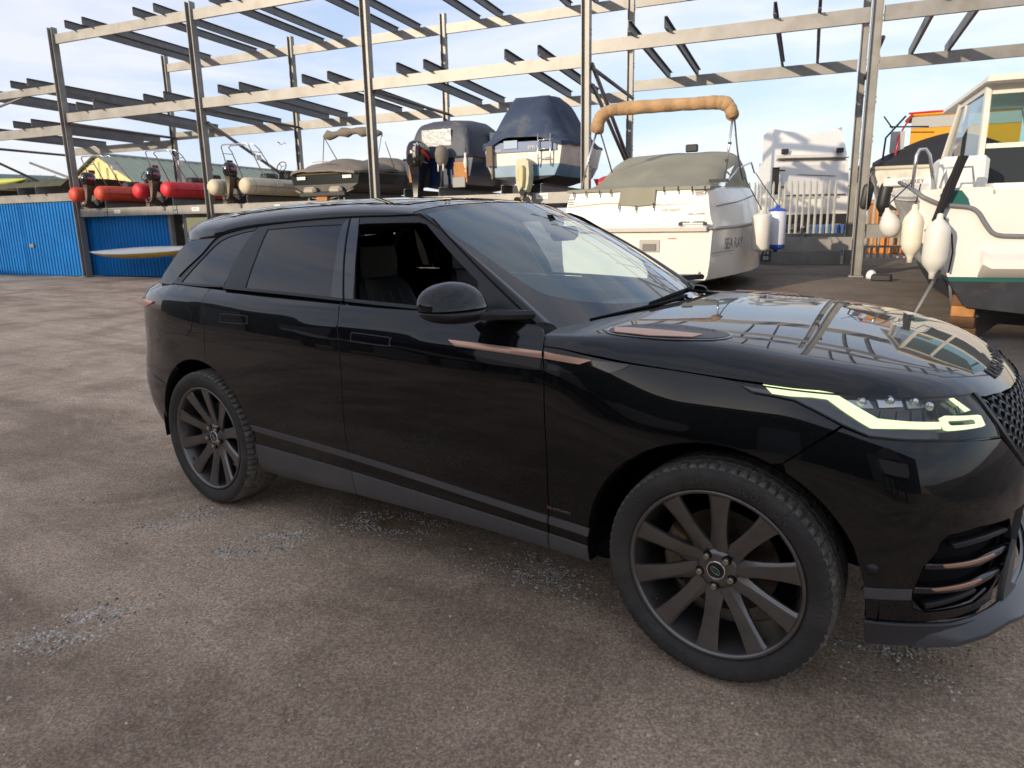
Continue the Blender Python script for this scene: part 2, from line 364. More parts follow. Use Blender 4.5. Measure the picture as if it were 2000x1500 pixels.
B = {
 'belt': [(0.673, 1.212),(1.357, 1.239),(1.788, 1.228),(2.321, 1.218),(2.817, 1.205),(3.269, 1.195),(3.606, 1.184),(3.865, 1.172),(3.9, 1.168)],
 'rdoor_rear': [(1.788, 1.228),(1.761, 1.215),(1.776, 1.189),(1.811, 1.077),(1.794, 0.886),(1.807, 0.84)],
 'bshut': [(2.817, 1.205),(2.808, 1.186),(2.825, 1.154),(2.858, 1.041),(2.866, 0.846),(2.847, 0.541),(2.856, 0.452),(2.876, 0.308)],
 'fshut': [(3.884, 1.17),(3.91, 1.142),(3.938, 1.024),(3.944, 0.875),(3.95, 0.676),(3.938, 0.461),(3.941, 0.314)],
 'bottom': [(1.991, 0.283),(2.199, 0.271),(2.493, 0.278),(2.872, 0.301),(3.208, 0.309),(3.5, 0.315),(3.762, 0.315),(3.941, 0.314),(4.162, 0.31)],
 'strip_top': [(2.121, 0.534),(2.406, 0.521),(2.842, 0.503),(3.225, 0.483),(3.769, 0.453),(3.943, 0.446),(4.135, 0.444)],
 'strip_bot': [(2.112, 0.504),(2.396, 0.488),(2.836, 0.473),(3.223, 0.454),(3.77, 0.424),(3.944, 0.415),(4.135, 0.41)],
 'sill_top': [(2.137, 0.431),(2.39, 0.425),(2.869, 0.414),(3.222, 0.402),(3.768, 0.382),(3.943, 0.375),(4.14, 0.37)],
 'crease': [(1.094, 1.154),(1.81, 1.157),(2.372, 1.138),(2.845, 1.113),(3.218, 1.103),(3.495, 1.091),(3.792, 1.084),(4.011, 1.075)],
 'blade': [(3.488, 1.09),(3.929, 1.083),(4.12, 1.067),(4.076, 1.05),(3.932, 1.06),(3.525, 1.069)],
 'fpanel': [(4.12, 1.067),(4.256, 1.062),(4.23, 1.044),(4.187, 1.029),(4.057, 1.018),(3.966, 1.023),(3.553, 1.044)],
 'handle_r': [(1.962, 1.105),(2.17, 1.107),(2.188, 1.098),(2.189, 1.078),(2.172, 1.069),(1.976, 1.066),(1.962, 1.073)],
 'handle_f': [(2.939, 1.079),(3.153, 1.075),(3.169, 1.068),(3.168, 1.048),(3.154, 1.041),(2.959, 1.043),(2.939, 1.05)],
 'fuel': [(1.586, 1.127),(1.656, 1.117),(1.691, 1.069),(1.682, 1.013),(1.635, 0.967),(1.556, 0.955),(1.491, 0.97),(1.461, 1.014),(1.478, 1.069),(1.525, 1.109)],
 'tail': [(0.829, 1.122),(1.197, 1.132),(0.612, 1.068),(1.256, 1.109),(0.806, 1.059)],
 'hoodline': [(3.924, 1.101),(4.004, 1.097),(4.125, 1.079),(4.252, 1.065),(4.429, 1.056),(4.611, 1.048),(4.788, 1.044),(4.919, 1.037),(5.026, 1.034),(5.145, 1.031),(5.304, 1.025),(5.455, 1.019)],
 'hl_out': [(4.611, 1.046),(4.667, 1.016),(4.732, 1.012),(4.793, 1.006),(4.86, 0.98),(4.932, 0.948),(5.01, 0.92),(5.101, 0.914),(5.201, 0.911),(5.343, 0.903),(5.519, 0.885),(5.517, 0.925),(5.492, 0.971),(5.455, 1.019)],
 'drl': [(4.694, 1.042),(4.725, 1.026),(4.783, 1.024),(4.842, 1.026),(4.887, 1.023),(4.937, 0.992),(4.982, 0.963),(5.016, 0.946),(5.118, 0.947),(5.253, 0.942),(5.257, 0.96),(5.129, 0.966),(5.035, 0.97),(4.958, 1.007),(4.906, 1.033),(4.867, 1.038),(4.788, 1.039)],
 'sq_out': [(5.262, 0.97),(5.287, 0.975),(5.45, 0.962),(5.467, 0.957),(5.471, 0.93),(5.448, 0.928),(5.285, 0.935),(5.269, 0.939)],
 'sq_in': [(5.291, 0.959),(5.305, 0.961),(5.421, 0.954),(5.43, 0.951),(5.434, 0.941),(5.421, 0.94),(5.307, 0.947),(5.297, 0.949)],
 'tick': [(5.351, 1.019),(5.37, 1.018),(5.427, 0.978),(5.403, 0.977)],
 'proj1': [(4.935, 1.022),(5.011, 1.024),(5.029, 0.999),(4.968, 0.998)],
 'proj2': [(5.031, 1.028),(5.123, 1.026),(5.127, 1.004),(5.041, 1.001)],
 'proj3': [(5.136, 1.025),(5.219, 1.02),(5.215, 0.999),(5.141, 0.999)],
 'seam_b': [(4.933, 0.945),(4.861, 0.892),(4.779, 0.821)],
 'intake': [(5.216, 0.596),(5.221, 0.622),(5.245, 0.643),(5.356, 0.654),(5.522, 0.642),(5.556, 0.563),(5.544, 0.48),(5.465, 0.417),(5.397, 0.397),(5.204, 0.4),(5.168, 0.415),(5.158, 0.457),(5.182, 0.552)],
 'cop1': [(5.239, 0.555),(5.326, 0.552),(5.404, 0.551),(5.451, 0.551),(5.46, 0.54),(5.416, 0.538),(5.329, 0.538),(5.248, 0.542)],
 'cop2': [(5.215, 0.479),(5.303, 0.479),(5.376, 0.479),(5.403, 0.481),(5.411, 0.47),(5.369, 0.465),(5.306, 0.465),(5.227, 0.468)],
 'fin0': [(5.27, 0.611),(5.36, 0.616),(5.52, 0.612),(5.526, 0.602),(5.361, 0.604),(5.276, 0.599)],
 'fin3': [(5.21, 0.417),(5.279, 0.416),(5.393, 0.408),(5.397, 0.397),(5.281, 0.403),(5.215, 0.406)],
 'gstrip': [(5.026, 0.473),(5.155, 0.479),(5.158, 0.445),(5.03, 0.439)],
 'lip_top': [(5.04, 0.363),(5.118, 0.364),(5.204, 0.364),(5.308, 0.367),(5.43, 0.369),(5.517, 0.369)],
 'lip_bot': [(5.046, 0.301),(5.147, 0.309),(5.255, 0.309),(5.41, 0.303),(5.762, 0.193)],
 'sensor': [(5.043, 0.532)],
 'grille_edge': [(5.47, 1.016),(5.495, 0.959),(5.538, 0.895),(5.591, 0.837),(5.636, 0.8)],
 'badge': [(3.949, 0.48),(4.028, 0.484)],
 'arch_bump': [(5.04, 0.363),(5.027, 0.473),(5.003, 0.548)],
 'seam': [(-0.342, 1.234),(-0.226, 1.319),(-0.111, 1.399),(-0.03, 1.488),(0.128, 1.525),(0.315, 1.547),(0.643, 1.569),(0.976, 1.58),(1.239, 1.58),(1.461, 1.575),(1.603, 1.5),(1.844, 1.354),(2.017, 1.244),(2.136, 1.166)],
 'qglass': [(-0.252, 1.243),(-0.095, 1.378),(0.013, 1.469),(0.162, 1.509),(0.301, 1.526),(0.279, 1.451),(0.23, 1.336),(0.186, 1.243)],
 'rglass': [(0.386, 1.23),(0.396, 1.383),(0.397, 1.528),(0.664, 1.541),(0.954, 1.547),(1.01, 1.403),(1.025, 1.311),(1.039, 1.216)],
 'rshut': [(0.315, 1.547),(0.27, 1.451),(0.227, 1.315),(0.191, 1.233),(0.11, 1.227)],
 'fopen': [(1.069, 1.546),(1.465, 1.547),(1.516, 1.52),(1.704, 1.406),(1.85, 1.315),(1.885, 1.196),(1.607, 1.199),(1.246, 1.195),(1.176, 1.36)],
 'sail': [(1.85, 1.315),(2.085, 1.173),(1.885, 1.193)],
 'bshutg': [(0.994, 1.565),(1.068, 1.403),(1.131, 1.207)],
 'gbelt': [(-0.342, 1.234),(0.11, 1.227),(0.646, 1.218),(1.131, 1.205),(1.571, 1.193),(1.893, 1.179),(2.137, 1.163)],
 'dp': [(-0.03, 1.488),(-0.318, 1.471),(-0.418, 1.355),(-0.527, 1.238)],
 'cowl': [(2.203, 0.745),(2.26, 0.644),(2.332, 0.427),(2.369, 0.137),(2.382, -0.216),(2.351, -0.571)],
 'vent': [(2.397, 0.767),(2.409, 0.703),(2.556, 0.596),(2.754, 0.613),(2.829, 0.663),(2.791, 0.748),(2.637, 0.795),(2.442, 0.811)],
 'ventc': [(2.415, 0.737),(2.473, 0.729),(2.738, 0.716),(2.715, 0.759),(2.579, 0.792),(2.444, 0.795)],
}
# =====================================================================
#                     GROUND, RACK, FENCES, BUILDINGS
# =====================================================================
def _ss(a, b, x):
    t = min(1.0, max(0.0, (x-a)/(b-a))); return t*t*(3-2*t)
RING_CL = [  # gravel hollows: centre x, y, half length, half width, angle, bare inner share, count
    (.68,-1.95,.27,.15,80,.25,1700), (.02,-1.17,.25,.10,62,.30,1100), (.66,-1.09,.27,.13,54,.42,1600), (1.08,-.56,.32,.16,24,.40,1900), (2.0,-.62,.30,.14,-12,.15,1800), (3.35,-.42,.40,.22,5,.0,1500), (-.75,-1.32,.20,.07,50,.0,160)]
def cl_d(x, y, c):
    a = math.radians(c[4]); dx, dy = x-c[0], y-c[1]; return math.hypot((dx*math.cos(a)+dy*math.sin(a))/c[2], (-dx*math.sin(a)+dy*math.cos(a))/c[3])
def gz(x, y):
    z = .30*_ss(-7, -1, x)*_ss(4.5, 11.5, y)
    n = noise.noise(Vector((x*.55, y*.55, 3)))*.010+noise.noise(Vector((x*2.1, y*2.1, 7)))*.005
    for c in CLUSTERS:
        d = cl_d(x, y, c)
        if d < 1.3: n -= .012*(1-_ss(0, 1.3, d))
    flat = min((_ss(.22, .5, math.hypot((x-wx)*.8, y+.83)) for wx in (0, 2.874)), default=1)
    return z+(n-.004)*flat-.002
CLUSTERS = RING_CL
xs_ = [-7+i*.11 for i in range(int(13/.11))]
def grow(a, s, end):
    o = []; st_ = .15
    while abs(a) < end: a += s*st_; st_ *= 1.22; o.append(a)
    return o
gxs = sorted(grow(-7, -1, 700)+xs_+grow(xs_[-1], 1, 700)); 
ys_ = [-3.6+i*.11 for i in range(int(13/.11))]
gys = sorted(grow(-3.6, -1, 700)+ys_+grow(ys_[-1], 1, 900))
V = [(x, y, gz(x, y)) for x in gxs for y in gys]; ny = len(gys)
F = [(i*ny+j, (i+1)*ny+j, (i+1)*ny+j+1, i*ny+j+1) for i in range(len(gxs)-1) for j in range(ny-1)]
gm = bpy.data.materials.new('hardcore_ground'); gm.use_nodes = True; t = gm.node_tree; b = t.nodes['Principled BSDF']; b.inputs['Roughness'].default_value = .9
b.inputs['Specular IOR Level'].default_value = .2
tx = t.nodes.new('ShaderNodeTexCoord'); co = tx.outputs['Object']
def nz(scale, det=6, rough=.6, dist=0, vec=None):
    n = t.nodes.new('ShaderNodeTexNoise'); n.inputs['Scale'].default_value = scale; n.inputs['Detail'].default_value = det; n.inputs['Roughness'].default_value = rough; n.inputs['Distortion'].default_value = dist
    t.links.new(vec or co, n.inputs['Vector']); return n.outputs['Fac']
def ramp(fac, stops):
    r = t.nodes.new('ShaderNodeValToRGB'); e = r.color_ramp.elements
    while len(e) < len(stops): e.new(.5)
    for i, (p_, c) in enumerate(stops): e[i].position = p_; e[i].color = (*c, 1)
    t.links.new(fac, r.inputs['Fac']); return r.outputs['Color']
def mixc(f, a, b_, mode='MIX'):
    m = t.nodes.new('ShaderNodeMixRGB'); m.blend_type = mode
    for k, v in (('Fac', f), ('Color1', a), ('Color2', b_)):
        if isinstance(v, (int, float)): m.inputs[k].default_value = v
        elif isinstance(v, tuple): m.inputs[k].default_value = (*v, 1)
        else: t.links.new(v, m.inputs[k])
    return m.outputs[0]
c1 = ramp(nz(.7, 8, .62, .6), [(.30, (.365, .268, .196)), (.48, (.475, .357, .270)), (.66, (.580, .445, .342))])
c2 = ramp(nz(3.2, 8, .7), [(.34, (.355, .270, .208)), (.55, (.485, .374, .288)), (.70, (.598, .468, .365))])
c3 = mixc(.45, c1, c2)
grit = ramp(nz(95, 4, .75), [(.30, (.60, .58, .56)), (.50, (1.12, 1.11, 1.08)), (.68, (1.60, 1.56, 1.50))])
c4 = mixc(.75, c3, grit, 'MULTIPLY')
vor = t.nodes.new('ShaderNodeTexVoronoi'); vor.inputs['Scale'].default_value = 42; t.links.new(co, vor.inputs['Vector'])
peb = ramp(vor.outputs['Distance'], [(.10, (1, 1, 1)), (.20, (0, 0, 0))])
pm = mixc(1.0, peb, ramp(nz(2.3, 4, .6), [(.50, (0, 0, 0)), (.66, (1, 1, 1))]), 'MULTIPLY')
c5 = mixc(mixc(1.0, pm, (.55, .55, .55), 'MULTIPLY'), c4, (.30, .29, .28))
# darker ground tone further back
sp = t.nodes.new('ShaderNodeSeparateXYZ'); t.links.new(co, sp.inputs[0])
ad = t.nodes.new('ShaderNodeMath'); ad.operation = 'MULTIPLY_ADD'; ad.inputs[1].default_value = .5; t.links.new(sp.outputs['X'], ad.inputs[0]); t.links.new(sp.outputs['Y'], ad.inputs[2])
ad2 = t.nodes.new('ShaderNodeMath'); ad2.operation = 'MULTIPLY_ADD'; ad2.inputs[1].default_value = 3.0; t.links.new(nz(.5, 5), ad2.inputs[0]); t.links.new(ad.outputs[0], ad2.inputs[2])
mr = t.nodes.new('ShaderNodeMapRange'); mr.inputs['From Min'].default_value = 5.2; mr.inputs['From Max'].default_value = 7.5; mr.inputs['To Max'].default_value = .8; t.links.new(ad2.outputs[0], mr.inputs['Value'])
back_tone = mixc(.5, ramp(nz(1.1, 6, .6), [(.35, (.075, .069, .063)), (.65, (.125, .112, .100))]), grit, 'MULTIPLY')
tr_m = t.nodes.new('ShaderNodeMapping'); tr_m.inputs['Rotation'].default_value = (0, 0, R(-32)); tr_m.inputs['Scale'].default_value = (.12, 1.5, 1); t.links.new(co, tr_m.inputs['Vector'])
trk = ramp(nz(1.3, 5, .6, .8, tr_m.outputs[0]), [(.38, (.86, .85, .84)), (.50, (1.02, 1.02, 1.02)), (.64, (1.10, 1.09, 1.07))])
c5 = mixc(.9, c5, trk, 'MULTIPLY')
vd = t.nodes.new('ShaderNodeVectorMath'); vd.operation = 'DISTANCE'; vd.inputs[1].default_value = (1.03, -.58, 0); t.links.new(co, vd.inputs[0])
silt = ramp(mixc(.35, vd.outputs['Value'], nz(9, 5)), [(.17, (1, 1, 1)), (.26, (0, 0, 0))]); c5 = mixc(mixc(1.0, silt, (.75, .75, .75), 'MULTIPLY'), c5, (.36, .25, .13))
dmp = ramp(nz(.55, 7, .65, 1.2), [(.40, (.62, .60, .58)), (.56, (1, 1, 1))])
c5 = mixc(.8, c5, dmp, 'MULTIPLY')
c6 = mixc(mr.outputs[0], c5, back_tone)
t.links.new(c6, b.inputs['Base Color'])
v2 = t.nodes.new('ShaderNodeTexVoronoi'); v2.inputs['Scale'].default_value = 130; t.links.new(co, v2.inputs['Vector'])
agg = ramp(v2.outputs['Color'], [(.20, (.80, .79, .77)), (.5, (1.28, 1.27, 1.23)), (.80, (1.9, 1.88, 1.80))])
c7 = mixc(.55, c6, agg, 'MULTIPLY')
v3 = t.nodes.new('ShaderNodeTexVoronoi'); v3.inputs['Scale'].default_value = 55; v3.inputs['Randomness'].default_value = 1; t.links.new(co, v3.inputs['Vector'])
pits = ramp(v3.outputs['Distance'], [(.05, (.55, .52, .50)), (.22, (1, 1, 1))]); pmask = ramp(nz(6, 4, .6), [(.50, (0, 0, 0)), (.62, (1, 1, 1))])
c8 = mixc(pmask, c7, mixc(1.0, c7, pits, 'MULTIPLY')); t.links.new(c8, b.inputs['Base Color'])
b1 = t.nodes.new('ShaderNodeBump'); b1.inputs['Strength'].default_value = 1.0; b1.inputs['Distance'].default_value = .018; t.links.new(nz(60, 8, .8), b1.inputs['Height'])
b2 = t.nodes.new('ShaderNodeBump'); b2.inputs['Strength'].default_value = .6; b2.inputs['Distance'].default_value = .03; t.links.new(nz(9, 6, .65), b2.inputs['Height']); t.links.new(b2.outputs[0], b1.inputs['Normal'])
t.links.new(b1.outputs[0], b.inputs['Normal'])
g = mesh('ground', V, F, gm, smooth=True); tag(g, kind='structure')
# loose stones: low polyhedra lying on the ground
sm_ = [mat('stone_grey', (.41, .37, .32), rough=.85, var=.3, vscale=30), mat('stone_pale', (.62, .55, .46), rough=.85, var=.25, vscale=30), mat('stone_dark', (.17, .155, .14), rough=.85, var=.3, vscale=30), mat('stone_buff', (.45, .36, .27), rough=.85)]
rnd = random.Random(11)
SV, SF, SMI = [], [], []
def stone(x, y, s):
    z0 = gz(x, y)
    if x > -7 and x < 6 and -3.6 < y < 9.4: pass
    b0 = len(SV); k = rnd.choice((5, 6, 6)); a0 = rnd.random()*6.28; fl = rnd.uniform(.45, .75); el = rnd.uniform(.7, 1.0); th = rnd.random()*3.14
    rr_ = [rnd.uniform(.8, 1.15) for _ in range(k)]; r2 = [rnd.uniform(.45, .75) for _ in range(k)]
    c, sn = math.cos(th), math.sin(th)
    for rad, zz in ((rr_, -.1), (r2, fl)):
        for i in range(k):
            a = a0+2*math.pi*i/k; px, py = rad[i]*math.cos(a)*s, rad[i]*math.sin(a)*s*el
            SV.append((x+px*c-py*sn, y+px*sn+py*c, z0+zz*s*rnd.uniform(.85, 1.1)))
    for i in range(k): SF.append((b0+i, b0+(i+1) % k, b0+k+(i+1) % k, b0+k+i))
    SF.append(tuple(b0+k+i for i in range(k))); m_ = rnd.choices((0, 1, 2, 3), (4, 4, 1.6, 1))[0]; SMI.extend([m_]*(k+1))
for cx, cy, ha, hb, ang, ri, cnt in CLUSTERS:
    ca, sa = math.cos(R(ang)), math.sin(R(ang))
    for _ in range(cnt):
        a = rnd.random()*6.283; d = ri+(1-ri)*abs(rnd.gauss(.32, .36 if rnd.random() < .75 else .95))
        w_ = .5+1.3*noise.noise(Vector((math.cos(a)*1.1+cx*3, math.sin(a)*1.1+cy, 0)))
        if rnd.random() > max(.12, w_): continue
        px, py = d*math.cos(a)*ha, d*math.sin(a)*hb
        stone(cx+px*ca-py*sa, cy+px*sa+py*ca, rnd.choice((.003, .004, .0055, .007))*rnd.uniform(.8, 1.35))
for _ in range(9000):
    x = rnd.uniform(-7, 5.5); y = rnd.uniform(-3.0, 4.5)
    if noise.noise(Vector((x*.9, y*.9, 5))) < rnd.uniform(-.5, .35): continue
    stone(x, y, rnd.uniform(.003, .0075))
for _ in range(24): stone(rnd.uniform(-2.0, 3.0), rnd.uniform(-2.6, -.9), rnd.uniform(.007, .012))
st_o = mesh('gravel', SV, SF, None, mats=sm_, midx=SMI); tag(st_o, 'loose grey gravel stones scattered on the brown hardcore yard', None, None, 'stuff')

# ---------------- rack frame of reference ----------------
RA = Vector((-20.99, 8.06, 0)); RD = Vector((math.cos(R(11.4)), math.sin(R(11.4)), 0)); RN = Vector((-RD.y, RD.x, 0))
BAY = 5.685
def rk(s, t_, z=0.0): return RA+RD*s+RN*t_+Vector((0, 0, z))
GALV = mat('galvanised_steel', (.25, .243, .228), rough=.48, metal=.35, var=.16, vscale=2.2, stain=(.20, .17, .13), sscale=3.0, samt=.55, bump=.06, bscale=60)
GALVD = mat('galvanised_weathered', (.17, .172, .175), rough=.55, metal=.35, var=.2, vscale=3, stain=(.17, .12, .08), sscale=5, samt=.4)
rack = empty('boat_rack', tuple(rk(8, 2))); tag(rack, 'galvanised steel multi storey boat rack of posts, beams and joists', 'boat rack')
def hpost(s, t_, z0, z1, w_=.085, dd=.10):
    mb = MB()
    for sg in (-1, 1): mb.bar(rk(s+sg*w_, t_, z0), rk(s+sg*w_, t_, z1), dd*2, .014, up=RD)
    mb.bar(rk(s, t_, z0), rk(s, t_, z1), .010, w_*2-.016, up=RD)
    mb.box(rk(s, t_, z0+.02), (.27, .27, .03), mx_=Matrix.Rotation(R(11.4), 3, 'Z'))
    z = z0+1.9
    while z < z1-.4:
        for dz in (0, .09): 
            for dt in (-.06, .06):
                c = rk(s+w_+.007, t_+dt, z+dz); mb.lathe([(.017, 0), (.017, .012), (.0001, .012)], c, RD, 6)
        z += .72
    mb.build('post', GALV, rack)
def cbeam(a, b, h, nm, fl=.07, m=GALV, side=1):
    """channel beam: web facing the yard, flanges turned back"""
    mb = MB(); mb.bar(a, b, .010, h)
    off = RN*(fl/2*side)
    for sg in (-1, 1): mb.bar(a+off+Vector((0, 0, sg*(h/2-.005))), b+off+Vector((0, 0, sg*(h/2-.005))), fl, .010)
    return mb.build(nm, m, rack)
H = 7.6
for k in range(-1, 6):
    zf = gz(*rk(k*BAY, 0).xy) if k >= 4 else 0; zr = gz(*rk(k*BAY, 4.1).xy) if k >= 3 else 0
    hpost(k*BAY, 0, zf, H); hpost(k*BAY, 4.1, zr, H, .075, .08)
def tier(k, zf, zr, h, joists, t0=-.30, t1=4.55, jh=.22, jm=GALVD):
    s0, s1 = k*BAY+.112, (k+1)*BAY-.112
    cbeam(rk(s0, -.02, zf-h/2), rk(s1, -.02, zf-h/2), h, 'front_beam'); cbeam(rk(s0, 4.08, zr-h/2), rk(s1, 4.08, zr-h/2), h, 'rear_beam')
    for s in joists:
        a = rk(k*BAY+s, t0, zf+jh/2+.004-(zf-zr)*(t0/4.1)); b = rk(k*BAY+s, t1, zf+jh/2+.004-(zf-zr)*(t1/4.1))
        mb = MB(); mb.bar(a, b, .009, jh)
        for sg in (-1, 1): mb.bar(a+RD*.03+Vector((0, 0, sg*(jh/2-.004))), b+RD*.03+Vector((0, 0, sg*(jh/2-.004))), .06, .009)
        mb.build('joist', jm, rack)
J = (1.0, 1.75, 3.85, 4.65)
tier(-1, 4.77, 4.70, .28, (.75, 1.55, 3.62, 4.5)); tier(-1, 5.97, 5.90, .22, (1.0, 1.8, 3.8, 4.6))
for k in (0, 1, 2): tier(k, 5.10, 4.95, .27, J)
for k in (3, 4): tier(k, 5.35, 5.2, .27, J)
for k in (0, 1, 2, 3, 4): tier(k, 7.40, 7.3, .27, J)
# lower shelves
tier(-1, 2.70, 2.66, .25, (.8, 1.7, 3.3, 4.2), jh=.20)
tier(0, 2.18, 2.14, .25, (.55, 1.35, 3.45, 4.25), t0=-.05, jh=.20)
tier(1, 2.18, 2.14, .25, (.62, 1.42, 3.6, 4.55), t0=-.05, jh=.20)
tier(2, 2.18, 2.14, .25, (.9, 1.9, 3.6, 4.6), t0=-.05, jh=.20)
tier(3, 1.10, 1.08, .26, (.8, 1.8, 3.7, 4.6), t0=.05, jh=.18)
tier(4, 1.34, 1.30, .26, (.7, 1.7, 3.6, 4.6), t0=-.05, jh=.18)
cbeam(rk(3*BAY+1.0, 4.0, .47), rk(4*BAY-.15, 4.0, .47), .34, 'base_beam')
# tubes: ties and diagonals
for k in range(-1, 5):
    mb = MB(); zt = 4.45 if k < 0 else 4.78
    mb.tube([rk(k*BAY+.13, .05, zt+.02), rk(k*BAY+.09, 4.05, zt-.03)], .045, 8); mb.build('tie_tube', GALVD, rack, smooth=True)
    if k in (-1, 1, 3):
        mb = MB(); mb.tube([rk(k*BAY+.13, .08, 4.45), rk(k*BAY+.09, 4.02, 2.75)], .048, 8); mb.build('brace', GALVD, rack, smooth=True)
mb = MB(); mb.tube([rk(-5.6, .05, 5.2), rk(-.15, .05, 6.0)], .04, 8); mb.build('brace', GALVD, rack, smooth=True)
mb = MB(); mb.tube([rk(-8.5, 4.3, 4.3), rk(-4.2, 4.3, 3.0)], .05, 8); mb.build('brace', GALVD, rack, smooth=True)
for s in (3*BAY+.1,): 
    mb = MB(); mb.tube([rk(s, .1, 4.9), rk(s, 4.0, 2.9)], .05, 8); mb.build('brace', GALVD, rack, smooth=True)
# number plates on the beams
SGN = mat('sign_white', (.72, .72, .70), rough=.5); INK = mat('sign_black', (.02, .02, .02), rough=.5); SGD = mat('sign_dark', (.05, .055, .06), rough=.5)
def plate(s, z, w_, h_, bgm, txt, tm, size, t_=-.03, label=None):
    c = rk(s, t_, z); mb = MB(); mb.bar(c-RD*w_/2, c+RD*w_/2, .006, h_)
    o = mb.build('sign_plate', bgm); tag(o, label, 'sign')
    if txt:
        lines = txt.split('\n')
        for i, l_ in enumerate(lines):
            text_on('number', l_, size, c+Vector((0, 0, ((len(lines)-1)/2-i)*size*1.02)), RD, (0, 0, 1), tm, o, off=.005)
    return o
plate(1.30, 2.05, .16, .24, SGD, '51\n52', SGN, .12, label='small dark number plate below the orange dinghy'); plate(1.82, 2.06, .26, .10, SGN, 'BERTH', INK, .06, label='small white sign on the beam below the orange dinghy')
plate(4.28, 2.05, .18, .25, SGD, '53\n54', SGN, .13, label='dark plate numbered 54 below the bright red dinghy'); plate(5.10, 2.06, .30, .11, SGN, 'BERTH', INK, .06, label='white sign on the beam just left of the post by the red dinghy')
plate(8.15, 2.05, .22, .12, SGN, 'BERTH', INK, .06, label='white sign on the beam below the cream dinghy')
plate(15.66, 2.06, .20, .18, SGD, '59', SGN, .17, label='dark plate numbered 59 under the propeller of the white and blue boat'); plate(16.00, 2.10, .30, .13, SGN, 'BERTH 59', INK, .05, label='white sign right of the number 59 on the beam')
c = rk(20.80, 3.93, .52); mb = MB(); mb.bar(c-RD*.12, c+RD*.12, .006, .28); o = mb.build('sign_plate', SGD); tag(o, 'dark plate numbered 74 and 88 on the low beam beside the white cruiser', 'sign')
for i, l_ in enumerate(('74', '88')): text_on('number', l_, .15, c+Vector((0, 0, .07-.14*i)), RD, (0, 0, 1), SGN, o, off=.005)
# ---------------- blue corrugated lockers ----------------
BLUE = mat('blue_cladding', (.001, .155, .45), rough=.5, var=.10, vscale=1.2, stain=(.002, .10, .32), sscale=2, samt=.5, spec=.25)
def corrug(s0, s1, t_, z0, z1, nm, m, parent=None, pitch=.152, dep=.032):
    V = []; F = []; x = s0; i = 0
    prof = [(0, 0), (.18, 0), (.30, 1), (.62, 1), (.74, 0)]
    pts = []
    while x < s1:
        for a, b in prof:
            if x+a*pitch < s1: pts.append((x+a*pitch, b*dep))
        x += pitch
    pts.append((s1, 0))
    for (s, q) in pts: V += [rk(s, t_-q, z0), rk(s, t_-q, z1)]
    F = [(2*i, 2*i+2, 2*i+3, 2*i+1) for i in range(len(pts)-1)]
    b0 = len(V)
    for (s, q) in (pts[0], pts[-1]): V += [rk(s, t_+.04, z0), rk(s, t_+.04, z1)]
    F += [(b0, b0+1, b0+3, b0+2), (0, 1, b0+1, b0), (len(pts)*2-2, len(pts)*2-1, b0+3, b0+2)]
    return mesh(nm, V, F, m, parent)
lk = empty('storage_locker', tuple(rk(-2.5, 0))); tag(lk, 'sunlit blue corrugated storage locker with double doors at far left', 'locker')
corrug(-2.86, -.14, .02, .03, 2.42, 'door_leaf', BLUE, lk); corrug(-5.55, -2.885, .02, .03, 2.42, 'door_leaf', BLUE, lk)
MB().bar(rk(-2.64, -.03, 1.03), rk(-2.42, -.03, 1.03), .03, .12).build('handle', GALVD, lk)
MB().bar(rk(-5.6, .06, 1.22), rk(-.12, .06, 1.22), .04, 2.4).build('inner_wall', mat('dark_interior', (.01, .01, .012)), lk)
lk2 = empty('storage_locker', tuple(rk(2, .5))); tag(lk2, 'shaded blue corrugated locker front under the red and orange dinghies', 'locker')
corrug(-.24, 3.60, .30, .03, 1.95, 'door_leaf', BLUE, lk2)
MB().bar(rk(3.68, .30, 0), rk(3.68, .30, 1.93), .12, .12, up=RD).build('frame_post', GALVD, lk2)
MB().bar(rk(.1, .6, 1.0), rk(3.6, .6, 1.0), .25, 2.0).build('inner_wall', mat('dark_interior', (.01, .01, .012)), lk2)
